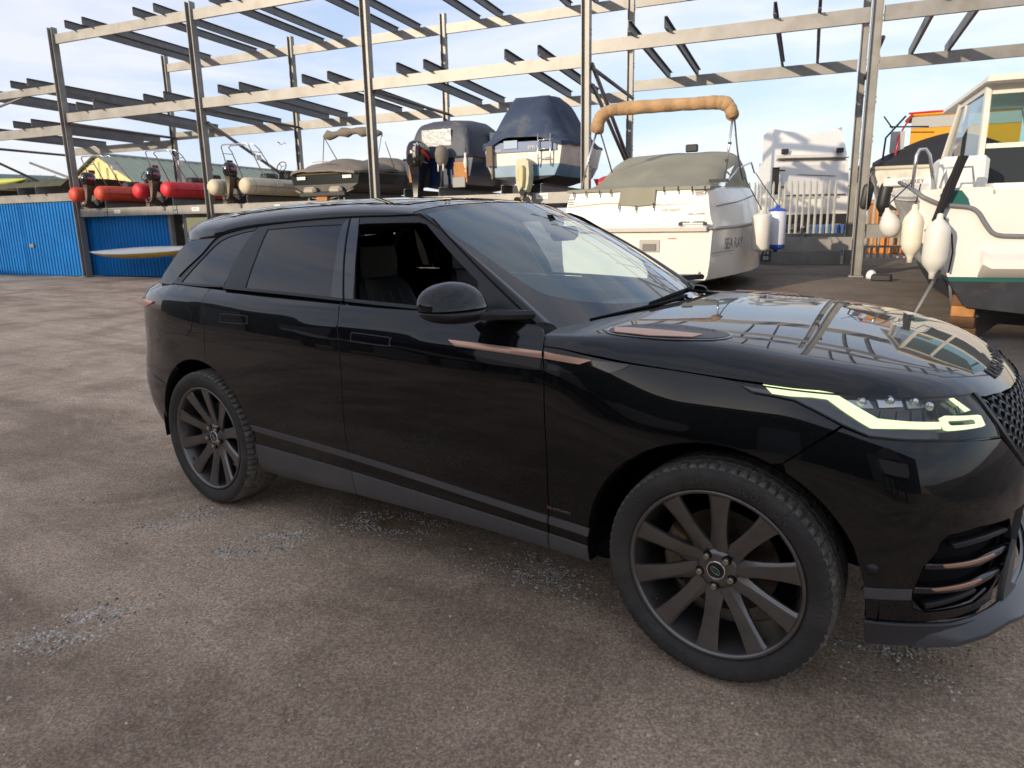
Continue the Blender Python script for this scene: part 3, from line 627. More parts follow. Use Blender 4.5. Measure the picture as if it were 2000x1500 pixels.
# ---------------- palisade fences ----------------
PAL = mat('palisade_steel', (.30, .305, .29), rough=.5, metal=.25, var=.2, vscale=6, stain=(.22, .19, .14), sscale=8, samt=.4)
def palisade(s0, s1, t_, z0, h_, label, pitch=.165, skip=None):
    root = empty('palisade_fence', tuple(rk((s0+s1)/2, t_, z0))); tag(root, label, 'fence')
    pm_ = None; s = s0; i = 0
    while s < s1:
        if pm_ is None:
            mb = MB(); c0 = rk(0, 0, 0)*0
            pr = [(-.034, 0), (-.02, .014), (0, .004), (.02, .014), (.034, 0), (.030, .0), (0, -.003), (-.030, 0)]
            mb.prism(pr[:5]+[(0, -.004)], Vector((0, 0, 0)), Vector((0, 0, h_-.10)), up=RN)
            V0 = list(mb.V); n0 = len(pr[:5])+1
            mb.add([RD*-.034+Vector((0, 0, h_-.10)), RD*.034+Vector((0, 0, h_-.10)), RD*.012+Vector((0, 0, h_)), RD*-.012+Vector((0, 0, h_))], [(0, 1, 2, 3)])
            pm_ = mb.build('pale', PAL, root); pm_.location = rk(s, t_-.03, z0+.04); pm_.matrix_parent_inverse = WL[root.name].inverted()
        else:
            c = pm_.copy(); COL.objects.link(c); c.parent = root; c.matrix_parent_inverse = pm_.matrix_parent_inverse.copy(); c.location = rk(s, t_-.03, z0+.04)
        s += pitch*(1+.03*math.sin(i*2.3)); i += 1
    for zz in (z0+.35, z0+h_-.45): MB().bar(rk(s0-.05, t_+.01, zz), rk(s1, t_+.01, zz), .04, .06).build('rail', PAL, root)
    s = s0
    while s <= s1+.1: MB().bar(rk(s, t_+.07, z0-.3), rk(s, t_+.07, z0+h_-.2), .08, .08, up=RD).build('fence_post', PAL, root); s += 2.75
    return root
fz = .62
palisade(18.3, 22.55, 6.3, fz, 1.85, 'grey steel palisade fence in front of the white lorry')
palisade(22.95, 28.2, 6.3, .3, 2.05, 'grey steel palisade fence below the orange boat at right')
palisade(3.4, 8.0, 5.2, .0, 2.3, 'grey steel palisade fence behind the rack beside the blue locker', pitch=.165)
plinth = MB(); plinth.box(rk(20.4, 6.35, .35), (4.4, .35, .66), mx_=Matrix.Rotation(R(11.4), 3, 'Z')); o = plinth.build('plinth_wall', mat('concrete', (.26, .25, .235), rough=.85, var=.15, bump=.2, bscale=20, stain=(.12, .11, .1), sscale=3)); tag(o, 'low concrete plinth under the palisade fence', 'wall')
# ---------------- far buildings ----------------
YEL = mat('yellow_cladding', (.66, .60, .28), rough=.6, var=.06, vscale=.5); GRN = mat('green_roof', (.30, .33, .235), rough=.6, var=.12, vscale=.25, stain=(.22, .26, .19), sscale=.4, samt=.5)
WIN = mat('dark_window', (.02, .025, .03), rough=.1)
def pxray(): pass
shed = empty('warehouse', (-42, 26, 0)); tag(shed, 'yellow gabled warehouse with long green ribbed roof beyond the dinghies', 'warehouse')
# gable apex G, eaves; ridge runs away to the right
GA = Vector((-56.99, 26.39, 0)); gd = Vector((-.256, .967, 0)).normalized(); gn = Vector((gd.y, -gd.x, 0))   # gd along ridge, gn to the camera side
LEN, HW, EZ, RZ = 30.0, 5.6, 4.0, 7.4
def gpt(a, w_, z): return GA+gd*a+gn*w_+Vector((0, 0, z))
# roof slopes as ribbed sheets
def ribroof(sg):
    V = []; F = []; pitch = 1.0; n = int(LEN/pitch*4); 
    for i in range(n+1):
        a = -.4+LEN*i/n; q = .07 if i % 4 in (1, 2) else 0
        V += [gpt(a, 0, RZ+q), gpt(a, sg*(HW+.4), EZ-.15+q)]
    F = [(2*i, 2*i+2, 2*i+3, 2*i+1) for i in range(n)]
    return mesh('roof_slope', V, F, GRN, shed)
ribroof(1); ribroof(-1)
MB().tube([gpt(-.4+LEN*k/30, 0, RZ+.08) for k in range(31)], .12, 6).build('ridge_cap', mat('ridge_grey', (.3, .32, .3), rough=.6), shed)
V = []; F = []; n = 60
for i in range(n+1):
    w_ = -HW+2*HW*i/n; q = .05 if i % 2 else 0; zt = RZ-.12-(RZ-EZ)*abs(w_)/HW; V += [gpt(-q, w_, 0), gpt(-q, w_, zt)]
mesh('gable_wall', V, [(2*i, 2*i+2, 2*i+3, 2*i+1) for i in range(n)], YEL, shed)
for w_ in (-3.4, -1.7, .1, .9, 1.7, 2.6, 3.5, 4.4): MB().bar(gpt(-.12, w_, 0), gpt(-.12, w_, RZ-.5-(RZ-EZ)*abs(w_)/HW),   .05, .05, up=gd).build('cladding_joint', mat('joint_dark', (.34, .32, .16), rough=.7), shed)
V = []; n = 80
for i in range(n+1):
    a = LEN*i/n; q = .05 if i % 2 else 0; V += [gpt(a, HW-q, 0), gpt(a, HW-q, EZ-.2)]
mesh('side_wall', V, [(2*i, 2*i+2, 2*i+3, 2*i+1) for i in range(n)], YEL, shed)
an = MB(); an.box((0, 0, 0), (.1, .1, .1)); an.V, an.F, an.M = [], [], []
an.loft([[gpt(a, w_, z) for w_, z in ((-HW-3.5, 0), (-HW-3.5, 4.1), (-HW, 5.2), (-HW, 0))] for a in (1.0, 26)], caps=True); an.build('side_annexe', YEL, shed)
TEAL = mat('teal_cladding', (.12, .28, .30), rough=.5, var=.08)
ts = empty('garden_shed', (-62, 18, 0)); tag(ts, 'small teal building with dark roof edge at the far left', 'shed')
mb = MB(); mb.box((-70.2, 25.5, 2.95), (7, 6, 5.9)); mb.build('wall', TEAL, ts); mb = MB(); mb.loft([[Vector((x, 10.0+dy, z)) for x, z in ((-74, 5.8), (-70.2, 6.5), (-66.4, 5.8))] for dy in (12.2, 18.6)], caps=True); mb.build('roof', mat('slate_green', (.05, .10, .11), rough=.6), ts)
# low green-yellow tarpaulin and clutter on the left shelf
OLV = mat('olive_tarp', (.075, .078, .045), rough=.85, bump=.5, bscale=6, var=.3); YTARP = mat('yellow_kayak', (.50, .52, .10), rough=.55)
mb = MB(); rings = []
for k in range(15):
    s = -5.6+5.2*k/14; hh = .14+.13*abs(math.sin(k*1.3))+.05*(k > 9); rings.append([rk(s, a, 2.92+(hh if 0 < i < 5 else 0)*(1 if i in (2, 3) else .8)) for i, a in enumerate((-.2, .1, .8, 1.8, 2.6, 3.0))])
o = mb.loft(rings, closed=False).build('tarpaulin', OLV, auto=60); tag(o, 'dark olive tarpaulin heaped on the rack shelf above the sunlit blue locker', 'tarpaulin')
def kayak(name, label, c, dirv, L_, wd, ht, mtop, mbot, tilt=0, cat='kayak'):
    root = empty(name, tuple(c)); tag(root, label, cat); dirv = Vector(dirv).normalized(); side = dirv.cross(Vector((0, 0, 1))).normalized(); c = Vector(c)
    top = []; bot = []; n = 22
    for i in range(n+1):
        q = -1+2*i/n; e = max(.015, (1-abs(q)**2.2)**.8); up_ = .10*abs(q)**3*ht/.3
        P = c+dirv*q*L_/2+Vector((0, 0, up_+tilt*q))
        top.append([P+side*wd/2*e*math.cos(R(a))+Vector((0, 0, ht*.55*e*math.sin(R(a)))) for a in range(0, 181, 20)])
        bot.append([P+side*wd/2*e*math.cos(R(a))-Vector((0, 0, ht*.45*e*math.sin(R(a)))) for a in range(0, 181, 20)])
    MB().loft(top, closed=False).build('deck', mtop, root, smooth=True); MB().loft(bot, closed=False).build('hull', mbot, root, smooth=True)
    mb = MB(); mb.tube([c+dirv*(-1+2*i/n)*L_/2+Vector((0, 0, .10*abs(-1+2*i/n)**3*ht/.3+tilt*(-1+2*i/n)))-side*wd/2*max(.015, (1-abs(-1+2*i/n)**2.2)**.8) for i in range(n+1)], .012, 6); mb.build('gunwale', mat('rub_strip', (.25, .22, .12), rough=.6), root, smooth=True)
    return root
WGEL = mat('white_gelcoat', (.74, .73, .69), rough=.28, var=.04, vscale=2, stain=(.60, .55, .44), sscale=2.5, samt=.35)
YGEL = mat('yellow_gelcoat', (.45, .30, .05), rough=.4, stain=(.2, .14, .05), sscale=4)
kayak('kayak', 'green and yellow kayak lying on the tarpaulin at the far left shelf', rk(-4.6, .4, 3.16), RD, 3.4, .6, .30, YTARP, YTARP)
kayak('canoe', 'white and yellow canoe hung low across the shaded blue locker', rk(3.25, -.42, .80), RD+RN*.10, 4.3, .62, .34, WGEL, YGEL, tilt=.07, cat='canoe')
# shrub beyond, bare winter twigs
def bush(c, h_, w_, seed, label):
    rn = random.Random(seed); root = empty('bare_tree', tuple(c)); tag(root, label, 'tree'); c = Vector(c); tw = MB(); lf = MB()
    def br(p, d, l, r0, lev):
        q = p+d*l; tw.tube([p, q], [r0, r0*.6], 4, caps=False)
        if lev == 0:
            for _ in range(26):
                a = q+Vector((rn.gauss(0, .28), rn.gauss(0, .28), rn.gauss(0, .28))); v1 = Vector((rn.uniform(-1, 1), rn.uniform(-1, 1), rn.uniform(-1, 1)))*.12; v2 = Vector((rn.uniform(-1, 1), rn.uniform(-1, 1), rn.uniform(-1, 1)))*.10
                lf.add([a, a+v1, a+v2], [(0, 1, 2)])
            return
        for _ in range(4):
            dd = (d+Vector((rn.uniform(-.8, .8), rn.uniform(-.8, .8), rn.uniform(-.1, .5)))).normalized(); br(q, dd, l*rn.uniform(.6, .85), r0*.55, lev-1)
    for _ in range(7): br(c+Vector((rn.uniform(-w_, w_)*.3, rn.uniform(-w_, w_)*.3, 0)), Vector((rn.uniform(-.5, .5), rn.uniform(-.5, .5), 1)).normalized(), h_*.36, .09, 3)
    tw.build('trunk', mat('bark', (.10, .08, .06), rough=.9), root); lf.build('crown', mat('winter_leaf', (.13, .11, .05), rough=.8, var=.3), root)
bush((-63.4, 24.1, 0), 5.6, 3.5, 3, 'bare brown tree between the teal building and the yellow warehouse'); bush((-60.6, 25.0, 0), 4.6, 3.0, 5, 'sparse leafy bush just left of the yellow warehouse')
# ---------------- lorry behind the fence ----------------
LW = mat('lorry_white', (.72, .71, .68), rough=.25, var=.05, vscale=1, coat=.3); BLK = mat('black_rubber', (.02, .02, .022), rough=.6)
lor = empty('lorry', (-1.8, 23.4, .3)); tag(lor, 'white lorry cab with roof deflector behind the palisade fence', 'lorry')
LD = Vector((.83, .555, 0)).normalized(); LB = Vector((-LD.y, LD.x, 0)); LO = Vector((-1.75, 23.3, .3))
def lp(a, b, z): return LO+LD*a+LB*b+Vector((0, 0, z))
mb = MB(); W2 = 1.22
mb.loft([[lp(x, b, z) for b, z in ((.10, .55), (.0, 1.2), (.05, 1.9), (.25, 3.05), (.5, 3.15), (2.2, 3.15), (2.2, .55))] for x in (-W2, W2)], caps=True); mb.build('cab', LW, lor, auto=30)
mb = MB(); mb.loft([[lp(x, .45+b, z) for b, z in ((0, 3.15), (-.02, 3.3), (.25+.1*abs(k-3), 4.05+.04*abs(k-3)**1.5), (1.4, 4.12), (1.4, 3.15))] for k, x in enumerate((-1.22, -.85, -.45, 0, .45, .85, 1.22))], caps=True); mb.build('roof_deflector', LW, lor, auto=30)
MB().loft([[lp(x, -.012+b, z) for b, z in ((.045, 1.95), (.24, 2.95), (.26, 2.95), (.07, 1.95))] for x in (-1.08, 1.08)], caps=True).build('windscreen_blind', mat('silver_blind', (.62, .61, .58), rough=.3, metal=.2), lor)
for sg in (-1, 1): MB().box(lp(sg*.95, .38, 3.42), (.22, .10, .16), mx_=Matrix.Rotation(math.atan2(LD.y, LD.x), 3, 'Z')).build('roof_lamp', BLK, lor)
MB().bar(lp(-1.20, .30, 3.17), lp(1.20, .30, 3.17), .20, .035).build('sun_visor', mat('visor_smoke', (.10, .09, .07), rough=.3), lor)
MB().bar(lp(-1.10, -.02, 1.92), lp(1.10, -.02, 1.92), .03, .03).build('panel_gap', BLK, lor); MB().bar(lp(-.55, .16, 2.62), lp(.75, .13, 2.55), .014, .02).build('wiper', BLK, lor)
MB().bar(lp(-1.15, -.06, 1.0), lp(1.15, -.06, 1.0), .08, .55).build('grille', BLK, lor); MB().bar(lp(-1.22, -.08, .45), lp(1.22, -.08, .45), .3, .4).build('bumper', mat('bumper_grey', (.2, .2, .2), rough=.6), lor)
for sg in (-1, 1):
    for zz in (2.2, 2.75): MB().bar(lp(sg*1.1, -.1, zz), lp(sg*1.42, -.25, zz), .05, .05).build('mirror_arm', BLK, lor)
    MB().bar(lp(sg*1.45, -.25, 1.95), lp(sg*1.45, -.25, 2.85), .08, .22, up=LD).build('wing_mirror', BLK, lor)
    MB().lathe([(.0001, -.15), (.5, -.15), (.52, 0), (.5, .15), (.0001, .15)], lp(sg*1.05, 1.0, .52), LD, 20).build('wheel', BLK, lor, smooth=False)
    MB().bar(lp(sg*.95, -.09, .85), lp(sg*.6, -.09, .85), .05, .18).build('headlight', mat('chrome', (.75, .75, .76), rough=.12, metal=1), lor)
MB().bar(lp(0, 2.2, .8), lp(0, 5.6, .8), .8, .3).build('chassis', BLK, lor)
# containers / machinery seen through the pales
def crate(c, sz, rot, m, label, cat='container'):
    root = empty('skip_container', tuple(c)); tag(root, label, cat); mx_ = Matrix.Rotation(rot, 3, 'Z'); c = Vector(c)
    MB().box(c+Vector((0, 0, sz[2]/2)), sz, mx_=mx_, bev=.03).build('body', m, root)
    for i in range(5):
        q = mx_ @ Vector((-sz[0]/2+sz[0]*(i+.5)/5, -sz[1]/2-.03, sz[2]/2)); MB().box(c+q, (.07, .06, sz[2]*.9), mx_=mx_).build('rib', m, root)
    q = mx_ @ Vector((0, 0, sz[2])); MB().box(c+q, (sz[0]+.1, sz[1]+.1, .08), mx_=mx_).build('rim', m, root)
crate(rk(24.4, 10, .3), (1.6, 1.4, 1.6), R(11), mat('orange_paint', (.62, .22, .03), rough=.5), 'orange metal container behind the pales at right')
crate(rk(26.2, 9.4, .3), (1.6, 1.4, 1.3), R(8), mat('yellow_paint', (.62, .46, .05), rough=.5), 'yellow metal container behind the pales under the orange boat')
crate(rk(22.3, 8.6, .3), (.9, .9, .9), R(20), mat('blue_paint', (.05, .12, .30), rough=.5), 'small blue container at the foot of the white lorry')
crate(rk(20.0, 8.4, .3), (1.0, .8, .75), R(5), mat('red_paint', (.30, .04, .04), rough=.5), 'small red container behind the fence left of the lorry')
# long industrial shed behind the photographer: shades the yard and shows in the car's reflections
bs = empty('industrial_shed', (-8, -14, 0)); tag(bs, 'long dark green industrial shed behind the camera, seen only in reflections', 'building')
CLD = mat('dark_cladding', (.045, .060, .055), rough=.55, var=.15, vscale=.6)
V = []; n = 240
for i in range(n+1):
    x = -46+72*i/n; q = .05 if i % 2 else 0; V += [(x, -13.3-q, 0), (x, -13.3-q, 5.45)]
mesh('wall', V, [(2*i, 2*i+2, 2*i+3, 2*i+1) for i in range(n)], CLD, bs)
mesh('roof', [(-46.2, -13.1, 5.5), (26.2, -13.1, 5.5), (26.2, -22, 7.2), (-46.2, -22, 7.2), (-46.2, -13.1, 5.75), (26.2, -13.1, 5.75), (26.2, -22, 7.4), (-46.2, -22, 7.4)], [(0, 1, 2, 3), (4, 5, 6, 7), (0, 1, 5, 4), (1, 2, 6, 5), (0, 3, 7, 4)], mat('shed_roof', (.12, .12, .12), rough=.7), bs)
tallv = MB().box((-23.2, -16.6, 4.05), (5.8, 6.5, 8.1)); tallv.build('added_shade_block', CLD, bs)  # unseen taller block, added to throw shade on the second locker
for x in (-20, -9, 2.5, 13): MB().box((x, -13.2, 1.9), (3.6, .1, 3.8)).build('roller_door', mat('roller_grey', (.22, .23, .24), rough=.5), bs)
# =====================================================================
#                                CAR
# =====================================================================
PAINT = mat('black_paint', (.0025, .0027, .0034), rough=.35, coat=.86, spec=.04)
TRIM = mat('trim_grey', (.075, .073, .073), rough=.5, stain=(.12, .105, .09), sscale=5, samt=.4, bump=.15, bscale=400, spec=.4)
SATIN = mat('satin_black', (.012, .012, .013), rough=.35, spec=.4)
DARK = mat('matte_black', (.005, .005, .006), rough=.8, spec=.2)
PIANO = mat('piano_black', (.004, .004, .005), rough=.06, coat=.6)
COPPER = mat('copper_trim', (.56, .34, .25), rough=.32, metal=.75)
PRIV = mat('privacy_glass', (.004, .0045, .005), rough=.015, spec=.6)
WGLASS = glassmat('windscreen_glass', (.72, .90, .86), 1.2, film=.17); SGLASS = glassmat('side_glass', (.55, .66, .64))
CLEAR = glassmat('lamp_cover', (.93, .95, .95), .9)
LED = mat('lamp_led', (.6, .7, .4), rough=.4, emit=(.86, 1.0, .55), estr=.66)
CHROME = mat('chrome', (.75, .75, .76), rough=.12, metal=1)
LEATHER = mat('black_leather', (.010, .010, .011), rough=.5, bump=.15, bscale=200)
DASH = mat('dash_plastic', (.045, .048, .050), rough=.6)
REDLENS = mat('red_lens', (.30, .006, .008), rough=.08, coat=1, emit=(1, .02, .02), estr=.05)
CAR = empty('parked_car', (1.4, 0, 0)); tag(CAR, 'black four door luxury SUV with grey multi spoke wheels, copper side blades and lit headlight', 'car')
def pip(poly, x, y):
    c = False; n = len(poly); j = n-1
    for i in range(n):
        xi, yi = poly[i]; xj, yj = poly[j]
        if (yi > y) != (yj > y) and x < (xj-xi)*(y-yi)/(yj-yi)+xi: c = not c
        j = i
    return c
def refine(poly, step, closed=True):
    o = []; n = len(poly)
    for i in range(n if closed else n-1):
        a, b = poly[i], poly[(i+1) % n]; d = math.hypot(b[0]-a[0], b[1]-a[1]); k = max(1, int(math.ceil(d/step)))
        o += [(a[0]+(b[0]-a[0])*t/k, a[1]+(b[1]-a[1])*t/k) for t in range(k)]
    if not closed: o.append(poly[-1])
    return o
def smoothline(pts, k=4):
    P = [pts[0]]+list(pts)+[pts[-1]]; o = []
    for i in range(1, len(P)-2):
        p0, p1, p2, p3 = P[i-1:i+3]
        for j in range(k):
            t = j/k; o.append(tuple(.5*((2*p1[c])+(-p0[c]+p2[c])*t+(2*p0[c]-5*p1[c]+4*p2[c]-p3[c])*t*t+(-p0[c]+3*p1[c]-3*p2[c]+p3[c])*t**3) for c in (0, 1)))
    o.append(tuple(pts[-1])); return o
def shrink(poly, d):
    """move an outline inwards by d (used for panel gaps)"""
    n = len(poly); ar = sum(poly[i][0]*poly[(i+1) % n][1]-poly[(i+1) % n][0]*poly[i][1] for i in range(n)); s = 1 if ar > 0 else -1; o = []
    for i in range(n):
        a, b, c = poly[i-1], poly[i], poly[(i+1) % n]
        def nn(p, q):
            l = math.hypot(q[0]-p[0], q[1]-p[1]) or 1; return (-(q[1]-p[1])/l*s, (q[0]-p[0])/l*s)
        n1_, n2_ = nn(a, b), nn(b, c); mx_, my_ = n1_[0]+n2_[0], n1_[1]+n2_[1]; l = mx_*mx_+my_*my_
        if l < .3: o.append((b[0]+n1_[0]*d, b[1]+n1_[1]*d)); continue
        o.append((b[0]+mx_*d*2/l, b[1]+my_*d*2/l))
    return o
def panel(name, outline, fn, m, parent, holes=(), step=.03, off=0.0, thick=.014, gap=.0025, outward=None, mirror=False, grid=None):
    poly = shrink(outline, gap) if gap else outline
    loops = [refine(poly, step)]+[refine(h, step) for h in holes]
    pts = []; edges = []
    for lp in loops:
        b = len(pts); n = len(lp); pts += lp; edges += [(b+i, b+(i+1) % n) for i in range(n)]
    gx, gz = grid or (step, step)
    x0, x1 = min(q[0] for q in loops[0]), max(q[0] for q in loops[0]); z0, z1 = min(q[1] for q in loops[0]), max(q[1] for q in loops[0])
    bpts = list(pts); cell = {}
    for q in bpts: cell.setdefault((int(q[0]//gx), int(q[1]//gz)), []).append(q)
    i = x0+gx*.5
    while i < x1:
        j = z0+gz*.5
        while j < z1:
            if pip(loops[0], i, j) and not any(pip(h, i, j) for h in loops[1:]):
                ci, cj = int(i//gx), int(j//gz)
                if all(((q[0]-i)/gx)**2+((q[1]-j)/gz)**2 > .16 for a in (-1, 0, 1) for b in (-1, 0, 1) for q in cell.get((ci+a, cj+b), ())):
                    pts.append((i, j))
            j += gz
        i += gx
    r = geometry.delaunay_2d_cdt([Vector(q) for q in pts], edges, [], 0, 1e-6)
    vs_, fs = r[0], r[2]; F = []
    for f in fs:
        cx = sum(vs_[k].x for k in f)/len(f); cy = sum(vs_[k].y for k in f)/len(f)
        if pip(loops[0], cx, cy) and not any(pip(h, cx, cy) for h in loops[1:]): F.append(list(f))
    e = 1e-3; V = []; NN = []
    for q in vs_:
        P = Vector(fn(q.x, q.y)); a = Vector(fn(q.x+e, q.y))-Vector(fn(q.x-e, q.y)); b = Vector(fn(q.x, q.y+e))-Vector(fn(q.x, q.y-e))
        n = a.cross(b).normalized(); ref = outward(P) if outward else Vector((0, P.y, 0))
        if n.dot(ref) < 0: n = -n
        V.append(P+n*off); NN.append(n)
    # orient
    if sum((V[g[1]]-V[g[0]]).cross(V[g[2]]-V[g[0]]).dot(NN[g[0]]) for g in F) < 0: F = [g[::-1] for g in F]
    LN = [NN[k] for g in F for k in g]
    if thick:
        cnt = {}
        for g in F:
            for k in range(len(g)):
                a, b = g[k], g[(k+1) % len(g)]; cnt[(a, b)] = 1
        bd = [(a, b) for (a, b) in cnt if (b, a) not in cnt]; base = len(V); idx = {}
        for a, b in bd:
            for k in (a, b):
                if k not in idx: idx[k] = len(V); V.append(V[k]-NN[k]*thick)
        for a, b in bd:
            g = [b, a, idx[a], idx[b]]; F.append(g)
            fnm = (V[a]-V[b]).cross(V[idx[a]]-V[b]).normalized()
            q1 = (fnm*.8+NN[a]*.6).normalized(); q2 = (fnm*.8+NN[b]*.6).normalized()
            LN += [q2, q1, fnm, fnm]
    o = mesh(name, V, F, m, parent, smooth=True)
    o.data.normals_split_custom_set([tuple(q) for q in LN])
    if mirror: mirror_obj(o, parent)
    return o
def mirror_obj(o, parent):
    c = o.copy(); COL.objects.link(c); c.parent = parent; c.matrix_parent_inverse = o.matrix_parent_inverse.copy(); c.scale = (1, -1, 1); WL[c.name] = Matrix.Identity(4)
    return c
def mesh_m(o, parent=None): return mirror_obj(o, parent or o.parent)
def u_at(x):
    lo, hi = 1.0, UMAX
    for _ in range(40):
        mid = (lo+hi)/2
        if planpt(mid)[0] < x: lo = mid
        else: hi = mid
    return (lo+hi)/2
def arc(cx, r, a0, a1, n=28, cz=.385):
    return [(u_at(cx+r*math.cos(R(a0+(a1-a0)*k/n))), cz+r*math.sin(R(a0+(a1-a0)*k/n))) for k in range(n+1)]
def cutline(line, side, u):
    """z on a baked line at u"""
    return interp([q for q in sorted(line)], u)
AR, AF = .452, .462       # arch radii
WB = 2.874
uR1 = u_at(0+math.sqrt(AR**2-(.385-.28)**2)); 
BB = B['bottom']; ST = B['strip_top']; SB = B['strip_bot']; SL = B['sill_top']
def zb(u): return interp(BB, u)
def zst(u): return interp([(1.9, .538)]+ST+[(4.3, .442)], u)
def zsb(u): return interp([(1.9, .508)]+SB+[(4.3, .408)], u)
def zsl(u): return interp([(1.9, .436)]+SL+[(4.3, .366)], u)
fsh = B['fshut']; bsh = B['bshut']
def u_on(line, z):      # u of a shut line at height z
    return interp(sorted([(q[1], q[0]) for q in line]), z)
fl = [q for q in smoothline(fsh)]; bl = smoothline(bsh)
arR = arc(0, AR, 182, -22, 34); arF = arc(WB, AF, 196, -2, 34)
def between(u0, u1, fa, fb, n=12, l0=None, l1=None):
    """closed outline between two height functions"""
    a = [(u0+(u1-u0)*k/n) for k in range(n+1)]
    return [(u, fb(u)) for u in a]+[(u, fa(u)) for u in a[::-1]]
ring_n = lambda P: Vector((0, P.y, 0)) if -.6 < P.x < 3.2 else Vector((P.x-1.4, P.y, 0))
def rp(name, outline, m=PAINT, parent=CAR, **k):
    k.setdefault('outward', ring_n); return panel(name, outline, lambda a, b: ring(a, b), m, parent, **k)
def fam(name, parent, *a, **k):
    """near panel + mirrored far panel"""
    o = rp(name, *a, parent=parent, **k); return o
# ---- doors ----
def door(name, left, right, top, zlow_fn):
    pass
# arch side of rear door
arl = [q for q in arR if q[0] > B['rdoor_rear'][-1][0]+.02 and q[1] > .30]
u_st_r = min(q[0] for q in arl if abs(q[1]-.53) < .06) if any(abs(q[1]-.53) < .06 for q in arl) else 2.1
def arch_u(cx, r, z, sgn): 
    return u_at(cx+sgn*math.sqrt(max(1e-6, r*r-(z-.385)**2)))
top_r = [(1.786, 1.226)]+[q for q in B['belt'] if 1.8 < q[0] < 2.8]+[(2.811, 1.202)]
rear_edge = smoothline(B['rdoor_rear'][1:], 3)
rd = [(q[0], q[1]) for q in top_r]+[q for q in bl if zst(q[0]) < q[1] < 1.2]+[(u_on(bsh, zst(2.85)), zst(2.85))]
rd += [(u, zst(u)) for u in (2.7, 2.5, 2.3)]
zz = .53; rd += [(arch_u(0, AR, z, 1), z) for z in (zst(2.15), .58, .64, .70, .76, .80, .825)]
rd += rear_edge[::-1]
rear_door = rp('rear_door', rd, mirror=False)
fd = [(2.811, 1.202)]+[q for q in B['belt'] if 2.85 < q[0] < 3.87]+[q for q in fl if q[1] < 1.17 and q[1] > zst(q[0])]+[(u_on(fsh, zst(3.94)), zst(3.94))]
fd += [(u, zst(u)) for u in (3.8, 3.6, 3.4, 3.2, 3.0)]+[(u_on(bsh, zst(2.85)), zst(2.85))]+[q for q in bl if zst(q[0]) < q[1] < 1.2][::-1]
front_door = rp('front_door', fd)
SUBS = []
def strips(parent, fu0, fu1, ztop=None):
    """grey strip, black band and grey cladding below a door: fu0/fu1 give u at height z"""
    def quad(fa, fb, m, nm, off, gap=.001):
        n = 14; zt = (fa(2.8)+fb(2.8))/2
        bot = []; top = []
        for k in range(n+1):
            t = k/n
            ub = fu0(fb(2.5))*(1-t)+fu1(fb(3.5))*t; ut = fu0(fa(2.5))*(1-t)+fu1(fa(3.5))*t
            bot.append((ub, fb(ub))); top.append((ut, fa(ut)))
        return rp(nm, bot+top[::-1], m, parent, off=off, gap=gap, step=.04)
    quad(zst, zsb, TRIM, 'trim_strip', .004); quad(zsb, zsl, PAINT, 'lower_door_skin', -.002); quad(zsl, zb, TRIM, 'sill_cladding', .006)
strips(rear_door, lambda z: arch_u(0, AR, z, 1), lambda z: u_on(bsh, z)-.003)
strips(front_door, lambda z: u_on(bsh, z)+.003, lambda z: u_on(fsh, z)-.003)
# handles: thin paler outline ring and flush plate
def outline_ring(nm, poly, wdt, m, parent, off):
    return rp(nm, poly, m, parent, holes=[shrink(poly, wdt)], gap=0, off=off, thick=.002, step=.02)
for q, par in ((B['handle_r'], rear_door), (B['handle_f'], front_door)):
    sm = smoothline(q+[q[0]], 2)[:-1]
    rp('handle', shrink(sm, .003), PAINT, par, gap=0, off=.004, thick=.003, step=.015)
    rp('handle_surround', shrink(sm, -.0035), mat('handle_outline', (.06, .06, .062), rough=.25), par, holes=[shrink(sm, .0005)], gap=0, off=.0022, thick=.002, step=.015)
# crease light-catcher: the real crease is in the body profile; copper blades
bd_ = B['blade']
rp('copper_blade', [bd_[0], (bd_[1][0]-.004, bd_[1][1]), (bd_[4][0]-.004, bd_[4][1]), bd_[5]], COPPER, front_door, off=.007, thick=.006, gap=0, step=.02)
# ---- front fender ----
hl = smoothline(B['hoodline'], 3)
hlo = B['hl_out']
fender = [q for q in hl if q[0] < 4.60]+[hlo[0]]+hlo[1:6]
sb = B['seam_b']
arf_sb = [q for q in arF if q[0] < sb[-1][0]-.01 and q[1] > .36]
fen = [(u_on(fsh, zst(3.94)), zst(3.94))]+[q for q in fl if zst(q[0]) < q[1] < 1.095][::-1]+fender+sb[1:]+arf_sb[::-1]
zc_ = zst(4.13); fen = [q for q in fen if not (q[0] < 4.3 and q[1] < zc_-.001)]
fen.append((arch_u(WB, AF, zc_, -1), zc_))
front_fender = rp('front_fender', fen)
strips(front_fender, lambda z: u_on(fsh, z)+.003, lambda z: arch_u(WB, AF, z, -1)-.0)
rp('copper_blade', [(bd_[1][0]+.010, bd_[1][1]), bd_[2], bd_[3], (bd_[4][0]+.006, bd_[4][1])], COPPER, front_fender, off=.007, thick=.006, gap=0, step=.02)
fp = B['fpanel']
rp('blade_surround', [(3.955, 1.058), bd_[3], bd_[2], fp[1], fp[2], fp[3], fp[4], (3.955, 1.022)], PIANO, front_fender, off=.003, thick=.003, gap=0, step=.02)
rp('blade_surround', [(3.50, 1.062), (3.56, 1.066), (3.925, 1.057), (3.925, 1.022), (3.554, 1.044)], PIANO, front_door, off=.003, thick=.003, gap=0, step=.02)
